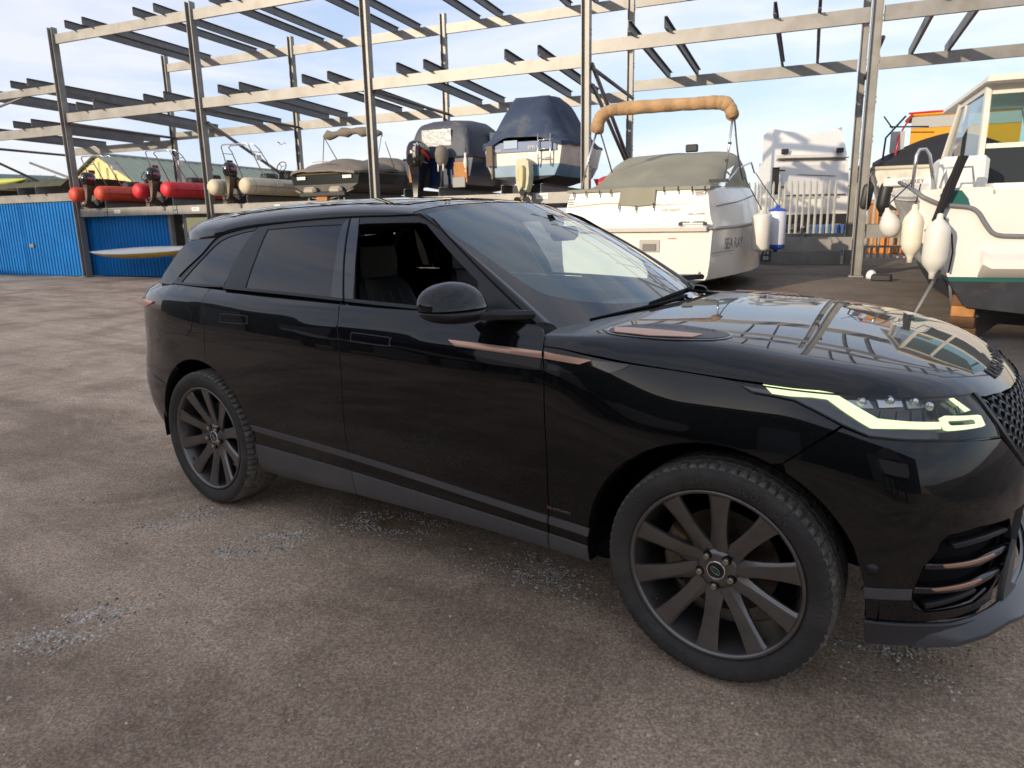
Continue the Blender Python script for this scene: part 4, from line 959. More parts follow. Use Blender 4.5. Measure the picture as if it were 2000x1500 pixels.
# ---- rear quarter ----
belt_rear = [(.704, 1.225), (1.0, 1.236), (1.357, 1.239), (1.70, 1.230)]
quar = [(.70, 1.21)]+belt_rear[1:]+[(1.78, 1.222)]+smoothline(B['rdoor_rear'][1:], 3)+[(1.835, .822)]
arr = [q for q in arR if q[0] < 1.83 and q[1] > .60]
quar += [q for q in arr[::-1]]+[(1.30, .66), (1.05, .70), (.70, .73)]
rear_quarter = rp('rear_quarter_panel', quar, step=.035)
fu = B['fuel']; fus = smoothline(fu+[fu[0]], 3)[:-1]
rp('fuel_flap', fus, PAINT, rear_quarter, off=.002, thick=.004, gap=.002, step=.02)
outl = arr[:1]
bump = [(.0, .70), (.70, .725), (1.05, .695), (1.30, .655)]+[q for q in arR[::-1] if False]
arr2 = [q for q in arR if q[0] < 1.5 and q[1] < .62]
bump += sorted([q for q in arR if q[0] < 1.7 and .38 < q[1] < .655], key=lambda q: -q[1])+[(1.15, .33), (.7, .28), (0, .27)]
rear_bumper = rp('rear_bumper', bump, step=.04)
rp('tailgate', [(0, .705), (.66, .73), (.66, 1.0), (.70, 1.215), (.0, 1.215)], PAINT, CAR, step=.05, mirror=True)
rp('tail_lamp', [(.30, 1.06), (.66, 1.055), (1.0, 1.075), (1.20, 1.112), (1.24, 1.127), (1.0, 1.13), (.68, 1.125), (.30, 1.12)], REDLENS, CAR, off=.010, thick=.012, step=.03, mirror=True)
# arch lips (flange turned inwards) and wheel housings
for cx, r, a0, a1, par in ((0, AR, 180, -12, rear_quarter), (WB, AF, 189, 12, front_fender)):
    V = []; F = []; n = 48
    for k in range(n+1):
        a = R(a0+(a1-a0)*k/n)
        for dy, rr_ in ((0.0, r), (.012, r-.006), (.05, r-.008), (.05, r+.05)):
            x = cx+rr_*math.cos(a); z = .385+rr_*math.sin(a); u = u_at(cx+r*math.cos(a)); P = ring(u, .385+r*math.sin(a))
            V.append((x if dy else P[0], P[1]+dy, z if dy else P[2]))
    for k in range(n):
        for j in range(3): F.append((k*4+j, k*4+j+1, k*4+4+j+1, k*4+4+j))
    mesh('arch_lip', V, F, PAINT, par, auto=40)
    mb = MB(); rings = []
    for yy in (-.90, -.52):
        rings.append([(cx+(r+.03)*math.cos(R(188-194*k/30)), yy, .385+(r+.03)*math.sin(R(188-194*k/30))) for k in range(31)])
    mb.loft(rings, closed=False); base = len(mb.V)
    mb.add([(cx, -.52, .385)]+rings[1], [(0, k+1, k+2) for k in range(30)])
    o = mb.build('wheel_housing', DARK, CAR, smooth=True); mesh_m(o)
# inner dark shell behind the panel gaps
sh = [(.05, .30), (.6, .30)]+[(arch_u(0, AR+.015, z, -1), z) for z in (.42, .5, .6)]+[(q[0], q[1]+.015) for q in arc(0, AR+.015, 150, 20, 16)]+[(2.2, .30), (3.0, .32), (4.0, .33)]
sh += [(arch_u(WB, AF+.015, z, -1), z) for z in (.40, .5)]+[(q[0], q[1]+.01) for q in arc(WB, AF+.015, 160, 12, 18)]
sh += [(5.02, .45), (5.10, .5), (5.16, .66), (5.5, .66), (5.5, .86), (5.2, .87), (4.95, .90), (4.72, .97), (4.58, 1.02)]+[(q[0], q[1]-.0) for q in hl[::-1] if q[0] < 4.5]+[(3.9, 1.15)]+[(q[0], q[1]-.015) for q in B['belt'][::-1]]+[(.05, 1.19)]
o = rp('inner_shell', sh, DARK, CAR, off=-.022, thick=0, gap=0, step=.07); mesh_m(o)
# ---- bonnet ----
def rxy(u, z): P = ring(u, z); return (P[0], -P[1])
_g = {}
def _hg(i, j):
    if (i, j) not in _g: _g[(i, j)] = hoodz(i*.025, abs(j)*.025)
    return _g[(i, j)]
_s = {}
def _hs(i, j):
    j = abs(j)
    if (i, j) not in _s:
        t_ = 0; w_ = 0
        for a in (-3, -2, -1, 0, 1, 2, 3):
            for b in (-3, -2, -1, 0, 1, 2, 3):
                k = math.exp(-(a*a+b*b)/4.5); t_ += k*_hg(i+a, j+b); w_ += k
        _s[(i, j)] = t_/w_
    return _s[(i, j)]
_hraw = hoodz
def hoodz_s(x, y):
    y = abs(y); z0 = _hraw(x, y); d, u = closest(x, y); k = sstep(.05, .15, d)*sstep(2.3, 2.5, x)
    if k <= 0: return z0
    fx, fy = x/.025, y/.025; i, j = math.floor(fx), math.floor(fy); fx -= i; fy -= j
    def cub(t): return ((1-t)**3/6, (3*t**3-6*t*t+4)/6, (-3*t**3+3*t*t+3*t+1)/6, t**3/6)
    cx, cy = cub(fx), cub(fy)
    z1 = sum(cx[a]*cy[b]*_hs(i-1+a, j-1+b) for a in range(4) for b in range(4))
    return z0*(1-k)+z1*k
def hf(a, b): return (a, -b, hoodz_s(a, b))
NOSE = [(5.455, 1.017), (5.56, 1.008), (5.70, 1.000), (5.85, .992), (6.0, .988), (UMAX, .987)]
side = [rxy(*q) for q in hl]
nose = [rxy(*q) for q in NOSE[1:]]
cowl_f = lambda y: 2.375-.30*y*y
up_left = [rxy(3.925, 1.104), rxy(3.912, 1.135), rxy(3.902, 1.160)]
cowl = [(cowl_f(.775)+.005, .775), (cowl_f(.72)+.005, .72), (cowl_f(.6)+.005, .6), (cowl_f(.45)+.005, .45), (cowl_f(.25)+.005, .25), (cowl_f(0)+.005, 0)]
half = up_left[1:][::-1]+side+nose         # near half, cowl side -> nose centre
half2 = cowl[::-1]+half                    # centre rear ... centre nose
full = half2+[(x, -y) for x, y in half2[::-1][1:-1]]
upn = lambda P: Vector((0, 0, 1))
bonnet = panel('bonnet', full, hf, PAINT, CAR, step=.035, outward=upn, thick=.012)
vt = B['vent']; vts = smoothline(vt+[vt[0]], 4)[:-1]
for sgn in (1,):
    v = panel('bonnet_vent', vts, hf, PIANO, bonnet, outward=upn, off=.003, thick=.004, step=.03, gap=0)
    panel('bonnet_vent', shrink(vts, .012), hf, SATIN, bonnet, outward=upn, off=.0045, thick=.002, step=.03, gap=0)
    c = panel('copper_insert', B['ventc'], hf, COPPER, bonnet, outward=upn, off=.008, thick=.004, step=.03, gap=0)
    for q in (v, c): mesh_m(q, bonnet)
    # raised lettering on the vent and across the nose
V, F = text_geo('RANGE ROVER', .032, spacing=1.25)
a0 = Vector((2.47, .665)); d0 = Vector((.27, -.020)).normalized(); p0 = Vector((-d0.y, d0.x))
mesh('lettering', [Vector((*(lambda t: (t.x, -t.y, hoodz_s(t.x, t.y)+.0065))(a0+Vector((.165, -.018))+d0*v.x-p0*v.y),)) for v in V], F, TRIM, bonnet)
V, F = text_geo('RANGE ROVER', .060, spacing=1.75, extrude=.002)
def nosept(s, h):      # s metres from the centre along the nose (towards near side), h up
    u = UMAX-s; P = Vector(ring(u, 1.0+h)); x, y, nx, ny = planpt(u)
    d = .010; return Vector((P.x-.0, -P.y))
def nose_surf(s, h):
    u = UMAX-s; Q = Vector(ring(u, 1.012)); x, y, nx, ny = planpt(u)
    t = Vector((Q.x-nx*h*.9, -Q.y-ny*h*.9)); return t.x, t.y
mesh('nose_lettering', [(lambda t, e: Vector((t[0], -t[1], hoodz_s(t[0], t[1])+.0035+e)))(nose_surf(-v.x, v.y+.045), v.z) for v in V], F, TRIM, bonnet)
# ---- headlamp ----
sm_hl = hlo
lamp = rp('headlamp', sm_hl, PIANO, CAR, off=-.020, thick=0, gap=0)
sm2 = rp('lamp_bezel', sm_hl, SATIN, lamp, holes=[shrink(sm_hl, .006)], off=.0, thick=.022, gap=.002)
rp('lamp_glass', shrink(sm_hl, .006), CLEAR, lamp, off=-.0015, thick=0, gap=0)
rp('daylight_bar', [(u, z+.003) if i in (0, 13, 14, 15, 16, 12) else (u, z-.004 if i < 6 else z) for i, (u, z) in enumerate(B['drl'])], LED, lamp, off=-.006, thick=.006, gap=0, step=.02)
rp('daylight_ring', B['sq_out'], LED, lamp, holes=[B['sq_in']], off=-.009, thick=.006, gap=0, step=.02)
rp('daylight_tick', B['tick'], LED, lamp, off=-.010, thick=.006, gap=0, step=.02)
lens = mat('lamp_lens', (.55, .56, .58), rough=.08, metal=.9)
for kk in ('proj1', 'proj2', 'proj3'): rp('projector', B[kk], lens if kk == 'proj2' else mat('lamp_lens_dark', (.38, .38, .40), rough=.12, metal=.9), lamp, off=-.012, thick=.006, gap=.002, step=.012)
for cu_, cz_ in ((4.985, 1.013), (5.075, 1.017), (5.17, 1.012), (5.235, .998)):
    P = Vector(ring(cu_, cz_, -.010)); x, y, nx, ny = planpt(cu_); MB().lathe([(.0001, .010), (.006, .009), (.0095, .005), (.011, 0), (.013, .001), (.013, -.006)], P, Vector((nx, -ny, .25)), 18).build('projector_lens', mat('lens_glass', (.62, .64, .66), rough=.05, metal=.7), lamp, smooth=True)
for k in range(9):
    u0 = 4.93+.055*k; rp('reflector_rib', [(u0, .962), (u0+.004, .962), (u0+.012, .996), (u0+.008, .996)], mat('lamp_rib', (.10, .10, .105), rough=.25, metal=.6), lamp, off=-.014, thick=.003, gap=0, step=.02)
# ---- front bumper ----
it = B['intake']
bp_top = hlo[5:12]
ge = B['grille_edge']
lt = B['lip_top']
bmp = [sb[0]]+hlo[6:11]+[(5.53, .875), (5.60, .815), (5.66, .77), (UMAX, .765), (UMAX, .66), (5.56, .655), (5.535, .60), (5.558, .563), (5.546, .48), (5.50, .425), (5.50, .375)]
bmp += [q for q in lt[::-1]][1:]+[B['arch_bump'][1], B['arch_bump'][2]]
bmp += sorted([q for q in arF if q[0] > sb[-1][0]+.01 and q[1] > .56], key=lambda q: q[1])+[sb[2], sb[1]]
front_bumper = rp('front_bumper', bmp, holes=[shrink(it, -.002)])
rp('intake_mesh', it, DARK, front_bumper, off=-.045, thick=0, gap=-.01, step=.03)
V = []; F = []; itr = refine(it, .02); n = len(itr)
for q in itr:
    P = Vector(ring(*q)); x, y, nx, ny = planpt(q[0]); V += [P, P+Vector((-nx, ny, 0))*.05]
mesh('intake_wall', V, [(2*i, 2*i+1, (2*i+3) % (2*n), (2*i+2) % (2*n)) for i in range(n)], PIANO, front_bumper)
for kk in ('cop1', 'cop2'):
    q = B[kk]; zm = sum(c[1] for c in q)/len(q); q = [(c[0], c[1]-.002*(1 if c[1] > zm else -1)) for c in q]; rp('copper_fin', q, COPPER, front_bumper, off=.002, thick=.008, gap=0, step=.015)
    h = [(a, b-.022) for a, b in q]
rp('intake_fin', [(5.19, .553), (5.40, .537), (5.545, .545), (5.545, .530), (5.40, .522), (5.19, .540)], PIANO, front_bumper, off=-.006, thick=.04, gap=0)
rp('intake_fin', [(5.165, .478), (5.36, .463), (5.53, .470), (5.53, .455), (5.36, .449), (5.165, .462)], PIANO, front_bumper, off=-.006, thick=.04, gap=0)
rp('intake_fin', B['fin0'], SATIN, front_bumper, off=-.004, thick=.03, gap=0)
rp('intake_fin', [(5.21, .420), (5.40, .440), (5.395, .431), (5.21, .408)], SATIN, front_bumper, off=-.004, thick=.03, gap=0)
rp('trim_strip', B['gstrip'], TRIM, front_bumper, off=.003, gap=0)
lipc = [(5.035, .364), (5.118, .364), (5.204, .362), (5.308, .352), (5.43, .345), (5.56, .345), (5.56, .305), (5.41, .300), (5.255, .296), (5.147, .296), (5.046, .292)]
rp('bumper_lip', lipc, mat('lip_dark', (.030, .030, .032), rough=.4), front_bumper, off=.012, gap=0, thick=.02)
rp('lower_bumper', [(5.04, .44), (5.155, .447), (5.205, .40), (5.40, .398), (5.50, .43), (5.50, .38), (5.43, .345), (5.20, .368), (5.04, .368)], PIANO, front_bumper, off=-.008, gap=0)
rings = []; SPU = [5.17, 5.22, 5.30, 5.40, 5.50, 5.60, 5.72, 5.85, 6.0, UMAX]
for u in SPU:
    w_ = .002+.044*sstep(5.15, 5.50, u) ; w_ = w_*(1-.3*sstep(5.6, 6.0, u)); lift = .030*sstep(5.30, 5.50, u)*(1-sstep(5.55, 5.62, u))
    rings.append([Vector(ring(u, .352, .004)), Vector(ring(u, .335, .008+w_*.5)), Vector(ring(u, .305, .010+w_))+Vector((0, 0, lift)), Vector(ring(u, .305, .010+w_))+Vector((0, 0, lift-.014)), Vector(ring(u, .285, 0))])
sp_ = MB().loft(rings, caps=True).build('splitter', mat('splitter_grey', (.055, .055, .060), rough=.28), front_bumper, auto=35)
# central lower grille and skid plate
rp('lower_grille', [(5.50, .42), (5.55, .64), (UMAX, .64), (UMAX, .36), (5.50, .36)], DARK, front_bumper, off=-.03, gap=0, thick=0, mirror=False)
SILV = mat('satin_silver', (.16, .18, .19), rough=.3, metal=.6)
rp('skid_plate', [(5.555, .50), (5.575, .56), (5.60, .50), (5.62, .40), (5.72, .35), (UMAX, .34), (UMAX, .24), (5.70, .25), (5.58, .30)], SILV, front_bumper, off=.008, gap=0, thick=.02)
S_ = B['sensor'][0]
P = Vector(ring(*S_)); x, y, nx, ny = planpt(S_[0]); nrm = Vector((nx, -ny, 0))
MB().lathe([(.0001, .004), (.012, .004), (.013, .001), (.018, .002), (.019, -.002)], P, nrm, 20).build('parking_sensor', SATIN, front_bumper, smooth=True)
# ---- grille ----
gp = [(5.478, 1.008)]+[(q[0]+.012, q[1]) for q in ge[1:]]+[(5.68, .785), (UMAX, .78), (UMAX, .975), (5.7, .985)]
grille = rp('grille', gp, DARK, CAR, off=-.045, thick=0, gap=0)
rp('grille_frame', [ge[0]]+ge[1:]+[(5.66, .772), (UMAX, .767), (UMAX, .785), (5.68, .79), (ge[4][0]+.016, ge[4][1]+.012), (ge[3][0]+.018, ge[3][1]), (ge[2][0]+.018, ge[2][1]), (ge[1][0]+.018, ge[1][1]), (ge[0][0]+.02, ge[0][1]-.004)], SATIN, grille, off=.004, thick=.03, gap=0)
mb = MB(); gs = .034
def hexring(cu, cz):
    if not all(pip(gp, cu+dx, cz+dz) for dx, dz in ((-.012, 0), (.012, 0), (0, .012), (0, -.012))): return
    o_ = []; i_ = []; d_ = []
    for k in range(6):
        a = R(60*k+30); du, dz = math.cos(a), math.sin(a)
        for lst, rr_, of in ((o_, gs*.60, -.004), (i_, gs*.40, -.002), (d_, gs*.36, -.035)):
            lst.append(Vector(ring(min(cu+du*rr_*1.25, UMAX+.02), cz+dz*rr_, of)))
    mb.loft([o_, i_, d_])
cu = 5.48; row = 0
while cu < UMAX+.01:
    cz = .78+(gs*.5 if row % 2 else 0)
    while cz < 1.02: hexring(cu, cz); cz += gs*1.04
    cu += gs*1.10; row += 1
mb.build('honeycomb', SATIN, grille)
# badge on the fender foot
V, F = text_geo('R-DYNAMIC', .017, spacing=1.05)
q0, q1 = B['badge']
mesh('badge_lettering', [Vector(ring(q0[0]+.045+v.x, .481+v.y, .003)) for v in V], F, mat('badge_silver', (.35, .35, .36), rough=.3, metal=.8), front_fender)
V, F = text_geo('R', .020)
mesh('badge_letter', [Vector(ring(q0[0]-.008+v.x, .481+v.y, .003)) for v in V], F, mat('badge_red', (.5, .06, .04), rough=.4), front_fender)
# ---- greenhouse sides ----
def gp_(name, outline, m=PAINT, parent=CAR, **k):
    k.setdefault('outward', lambda P: Vector((0, P.y, 0))); return panel(name, outline, lambda a, b: green(a, b), m, parent, **k)
seam = B['seam']; seams = smoothline(seam, 3)
belt_g = B['gbelt']
qg = B['qglass']; qgs = smoothline(qg[:5], 3)+qg[5:]
rg = B['rglass']; fo = B['fopen']
qg_in = qg; 
rail = [q for q in seams]
# rear side frame (quarter + rear door frame), front door frame, each with openings
rs = B['bshutg']
def seam_part(x0, x1): return [q for q in seams if x0 <= q[0] <= x1]
d_line = [(.306, 1.547), (.262, 1.47), (.230, 1.38), (.207, 1.30), (.19, 1.232)]
quarter_frame = gp_('quarter_window_frame', [(-.35, 1.231), (-.34, 1.243)]+seam_part(-.33, .30)+[(.303, 1.546)]+d_line[1:]+[(0.0, 1.228)], SATIN, rear_quarter, holes=[qgs], gap=.0015)
gp_('quarter_glass', qgs, PRIV, quarter_frame, off=-.004, thick=0, gap=-.002)
rear_frame = gp_('window_frame', [(.309, 1.547)]+seam_part(.34, .98)+[(.989, 1.578), (1.02, 1.49), (1.054, 1.402), (1.095, 1.30), (1.128, 1.207), (.9, 1.211), (.644, 1.218), (.193, 1.232)]+d_line[1:-1][::-1], SATIN, rear_door, holes=[rg], gap=.002)
gp_('window_glass', rg, PRIV, rear_frame, off=-.004, thick=0, gap=-.002)
fo2 = [(1.063, 1.546), (1.12, 1.549), (1.30, 1.550), (1.44, 1.549), (1.48, 1.541), (1.509, 1.522), (1.60, 1.465), (1.693, 1.405), (1.842, 1.313), (1.885, 1.198), (1.607, 1.201), (1.246, 1.197), (1.192, 1.205), (1.163, 1.30), (1.11, 1.43)]
front_frame = gp_('window_frame', [(.994, 1.580)]+seam_part(1.0, 2.10)+[(2.134, 1.166), (1.9, 1.178), (1.57, 1.192), (1.134, 1.205), (1.10, 1.30), (1.06, 1.402), (1.026, 1.49)], SATIN, front_door, holes=[fo2, [(1.853, 1.300), (1.892, 1.196), (2.07, 1.180)]], gap=.002)
gp_('mirror_sail', [(1.846, 1.306), (1.886, 1.190), (2.08, 1.174)], SATIN, front_door, off=.002, thick=.004, gap=0)
# gloss B pillar applique + belt weather strip
gp_('pillar_cover', [(1.000, 1.572), (1.052, 1.572), (1.09, 1.50), (1.12, 1.43), (1.168, 1.30), (1.19, 1.207), (1.138, 1.207), (1.104, 1.30), (1.064, 1.402), (1.03, 1.49)], PIANO, front_frame, off=.003, thick=.003, gap=0, step=.02)
gp_('pillar_cover', [(.957, 1.545), (.984, 1.570), (1.016, 1.49), (1.050, 1.402), (1.091, 1.30), (1.122, 1.21), (1.045, 1.213), (1.022, 1.31), (1.003, 1.40), (.975, 1.47)], PIANO, rear_frame, off=.003, thick=.003, gap=0, step=.02)
for a, b, par in ((.20, 1.122, rear_frame), (1.14, 2.10, front_frame)):
    gp_('weather_strip', [(a, interp(belt_g, a)), (a, interp(belt_g, a)+.014)]+[(a+(b-a)*k/6, interp(belt_g, a+(b-a)*k/6)+.014) for k in range(1, 6)]+[(b, interp(belt_g, b)+.012), (b, interp(belt_g, b))]+[(b-(b-a)*k/6, interp(belt_g, b-(b-a)*k/6)) for k in range(1, 6)], SATIN, par, off=.006, thick=.008, gap=0, step=.04)
# rear pillar
dp = [(-.048, 1.487), (-.20, 1.480), (-.341, 1.470), (-.40, 1.415), (-.445, 1.353), (-.50, 1.285), (-.538, 1.225), (-.36, 1.225), (-.352, 1.233)]+[q for q in seams if -.345 < q[0] < -.06]
gp_('rear_pillar', dp, PAINT, rear_quarter, gap=.002)
# ---- roof: loft of cross sections between the seams ----
def edge_pt(x):
    if x >= -.05: z = interp(sorted(seam), x); return Vector(green(x, z))
    t = [(-.05, (.0)), ]
    y = interp([(-.88, 0), (-.85, .20), (-.76, .38), (-.62, .525), (-.45, .63), (-.34, .676), (-.2, .70), (-.05, -green(-.05, 1.487)[1])], x)
    z = interp([(-.88, 1.515), (-.6, 1.497), (-.34, 1.475), (-.05, 1.487)], x); return Vector((x, -y, z))
NX = 60; NY = 36; V = []; NR = []
def roofsec(x, v):
    e = edge_pt(x); zc = interp(_RC, x); a = abs(v); ye = -e.y
    th = a*math.pi/2; p = 2.7
    cy = math.copysign(abs(math.sin(th))**(2/p)*1.0, v); 
    cz_ = abs(math.cos(th))**(2/p)
    # blend of gentle crown and superelliptic shoulder
    return Vector((x, -ye*cy, e.z+(zc-e.z)*(cz_*.78+.22*(1-cy*cy))))
xs = [-.88+(1.455+.88)*(k/NX) for k in range(NX+1)]
def hdr(y): return 1.500-.11*(y/.60)**2
for i, x in enumerate(xs):
    for j in range(NY+1):
        v = -1+2*j/NY; P = roofsec(x, v)
        if x > 1.0:      # stretch the front so the header follows the windscreen curve
            t = (x-1.0)/.455; k = max(0, (abs(v)-.90)/.10); P.x = 1.0+((hdr(P.y)*(1-k)+1.457*k)-1.0)*t
        V.append(P)
F = [(i*(NY+1)+j, (i+1)*(NY+1)+j, (i+1)*(NY+1)+j+1, i*(NY+1)+j+1) for i in range(NX) for j in range(NY)]
roof_o = mesh('roof', V, F, PAINT, CAR, smooth=True)
# panoramic glass in the roof
V2 = []; F2 = []
n1_, n2_ = 20, 20
for i in range(n1_+1):
    for j in range(n2_+1):
        x = -.10+1.38*i/n1_; v = -.56+1.12*j/n2_; P = roofsec(x, v); 
        if x > 1.0: P.x = 1.0+(hdr(P.y)-1.0)*(x-1.0)/.455
        V2.append(P+Vector((0, 0, .003)))
F2 = [(i*(n2_+1)+j, (i+1)*(n2_+1)+j, (i+1)*(n2_+1)+j+1, i*(n2_+1)+j+1) for i in range(n1_) for j in range(n2_)]
mesh('panoramic_glass', V2, F2, mat('roof_glass', (.004, .005, .006), rough=.01, spec=.7), roof_o, smooth=True)
# rear window between the rear pillars
L_ = [(-.34, 1.468), (-.40, 1.415), (-.445, 1.353), (-.50, 1.285), (-.538, 1.225)]
V = []; F = []; n = 16
for i, (x, z) in enumerate(L_):
    e = Vector(green(x, z))
    for j in range(n+1):
        v = -1+2*j/n; xr = x-(1-abs(v)**2.2)*(.36+.10*(1.468-z)/.24); V.append((xr, e.y*-v if v < 0 else -e.y*v, z-.01*(1-v*v)) if False else (xr, e.y*v, z))
F = [(i*(n+1)+j, i*(n+1)+j+1, (i+1)*(n+1)+j+1, (i+1)*(n+1)+j) for i in range(len(L_)-1) for j in range(n)]
mesh('rear_window', V, F, PRIV, CAR, smooth=True)
# ---- windscreen and A pillars ----
def ws(s, t, off=0):
    yb = .765*s; B_ = Vector((cowl_f(yb), yb, 1.162-.028*(s*s)))
    T_ = roofsec(1.455, -.90*s); T_.x = hdr(T_.y); T_.z -= .003; T_.x += .002
    P = B_.lerp(T_, t); bul = math.sin(math.pi*t)*.030
    n = Vector((.52, .30*s, .80)).normalized(); return P+n*(bul+off)
def wsn(a, b): return tuple(ws(a, b))
wsF = lambda a, b: (lambda P: (P.x, P.y, P.z))(ws(a, b))
# clear area inside the black frit
clr = [(-.89, .93), (-.80, .955), (0, .965), (.80, .955), (.89, .93), (.91, .5), (.90, .17), (.84, .115), (.5, .06), (0, .045), (-.5, .085), (-.78, .175), (-.88, .26), (-.91, .5)]
clr = smoothline(clr+[clr[0]], 4)[:-1]
wind = panel('windscreen', [(-1, 0), (1, 0), (1, 1), (-1, 1)], wsF, PIANO, CAR, holes=[clr], outward=upn, step=.06, thick=.004, gap=0)
panel('windscreen_glass', clr, wsF, WGLASS, wind, outward=upn, step=.06, thick=0, gap=0)
# A pillar: ruled strip between the side seam and the screen edge
ap = [q for q in seams if q[0] > 1.455]
V = []; F = []; n = len(ap); m_ = 5
for i, q in enumerate(ap):
    a = Vector(green(*q)); t = max(0.0, min(1.0, (a.z-1.150)/(1.58-1.150))); b = ws(-1.0, t)
    for j in range(m_+1):
        k = j/m_; P = a.lerp(b, k); P += Vector((.45, -.55, .6)).normalized()*math.sin(math.pi*k)*.016; V.append(P)
F = [(i*(m_+1)+j, i*(m_+1)+j+1, (i+1)*(m_+1)+j+1, (i+1)*(m_+1)+j) for i in range(n-1) for j in range(m_)]
o = mesh('windscreen_pillar', V, F, PAINT, CAR, smooth=True); mesh_m(o)
# dark seam line along roof and pillar
mb = MB(); mb.tube([Vector(green(*q))+Vector((0, -.001, .001)) for q in refine(seams, .05, False) if q[0] > -.30], .0045, 6)
o = mb.build('roof_seal', DARK, CAR, smooth=True); mesh_m(o)
# wipers / cowl
mb = MB(); mb.tube([ws(-.3, .03, .012), ws(.1, .05, .018), ws(.55, .06, .014), ws(.88, .09, .010)], [.010, .009, .007, .005], 6); mb.tube([Vector((2.40, .55, 1.155)), ws(.3, .05, .02)], .009, 6)
mb.tube([ws(-.80, .02, .008), ws(-.3, .02, .012), ws(.2, .025, .012)], [.005, .007, .008], 6)
mb.build('wiper', DARK, CAR, smooth=True)
# ---- door mirror ----
def blob(c, rx, ry, rz, ex=2.5, n=28, m_=16, zlo=-1, zhi=1):
    rings = []
    for i in range(m_+1):
        ph = -math.pi/2+math.pi*i/m_; sz = math.sin(ph); cz_ = math.cos(ph)
        z = math.copysign(abs(sz)**(2/ex), sz); rr_ = abs(cz_)**(2/ex)
        rings.append([(rr_*math.copysign(abs(math.cos(2*math.pi*k/n))**(2/2.4), math.cos(2*math.pi*k/n)), rr_*math.copysign(abs(math.sin(2*math.pi*k/n))**(2/2.4), math.sin(2*math.pi*k/n)), z) for k in range(n)])
    return [[Vector((c[0]+q[0]*rx, c[1]+q[1]*ry, c[2]+q[2]*rz)) for q in r0] for r0 in rings]
MX, MY, MZ = 1.90, -1.035, 1.245
def mirshape(rings):
    out_ = []
    for r0 in rings:
        q0 = []
        for v in r0:
            t = (v.y-MY)/.13           # -1 outer .. 1 inner
            hx = v.x-MX; hz = v.z-MZ
            s = 1-.10*max(0, t)**2
            q0.append(Vector((MX+hx*s-.02*(hz/.08)+.03*t, v.y, MZ+hz*(1-.12*max(0, -t))+.0)))
        out_.append(q0)
    return out_
top = mirshape(blob((MX, MY, MZ-.012), .083, .135, .100, 2.3)); top = [[Vector((v.x, v.y, max(v.z, MZ-.010))) for v in r0] for r0 in top]
mir = MB().loft(top, caps=True).build('door_mirror', PAINT, CAR, smooth=True)
bot = mirshape(blob((MX, MY, MZ-.016), .080, .132, .052, 2.6)); bot = [[Vector((v.x, v.y, min(v.z, MZ-.016))) for v in r0] for r0 in bot]
b_ = MB().loft(bot, caps=True)
b_.build('mirror_base', SATIN, mir, smooth=True)
arm = MB(); arm.loft([[Vector((2.045+dx*s-(.13*t), -.895-.12*t, 1.205+dz*s2)) for dx, dz in ((-.085, -.016), (.055, -.016), (.062, 0), (.05, .014), (-.085, .014))] for t, s, s2 in ((-.3, 1.1, 1), (0, 1, 1), (.5, .9, 1.0), (1.0, .75, 1.1))], caps=True)
arm_o = arm.build('mirror_arm', SATIN, mir, auto=40)
mesh('mirror_glass', [(MX-.066, MY-.095, MZ-.04), (MX-.066, MY+.10, MZ-.04), (MX-.075, MY+.09, MZ+.055), (MX-.075, MY-.085, MZ+.05)], [(0, 1, 2, 3)], CHROME, mir)
for q in (arm_o,):
    c = mesh_m(q, CAR); c.matrix_parent_inverse = WL[CAR.name].inverted()
    for ch in c.children: ch.scale = (1, 1, 1)
    # the far mirror is folded back against its window
    hinge = Vector((2.02, .93, 0)); Mf = Matrix.Translation(hinge) @ Matrix.Rotation(R(62), 4, 'Z') @ Matrix.Translation(-hinge)
    c.matrix_parent_inverse = c.matrix_parent_inverse @ Mf; c.name = 'folded_mirror'
# ---- interior ----
cab = MB(); cab.box((.9, 0, .36), (3.0, 1.5, .05)); cab.build('cabin_floor', DARK, CAR)
dash = MB()
secs = []
for y in (-.74, -.5, -.25, 0, .25, .5, .74):
    secs.append([Vector((q[0]-.06*(y/.74)**2, y, q[1])) for q in ((2.36, 1.10), (2.05, 1.10), (1.80, 1.085), (1.66, 1.055), (1.62, .98), (1.70, .80), (1.75, .5), (2.36, .5))])
dash.loft(secs, caps=True); dash.build('dashboard', DASH, CAR, auto=50)
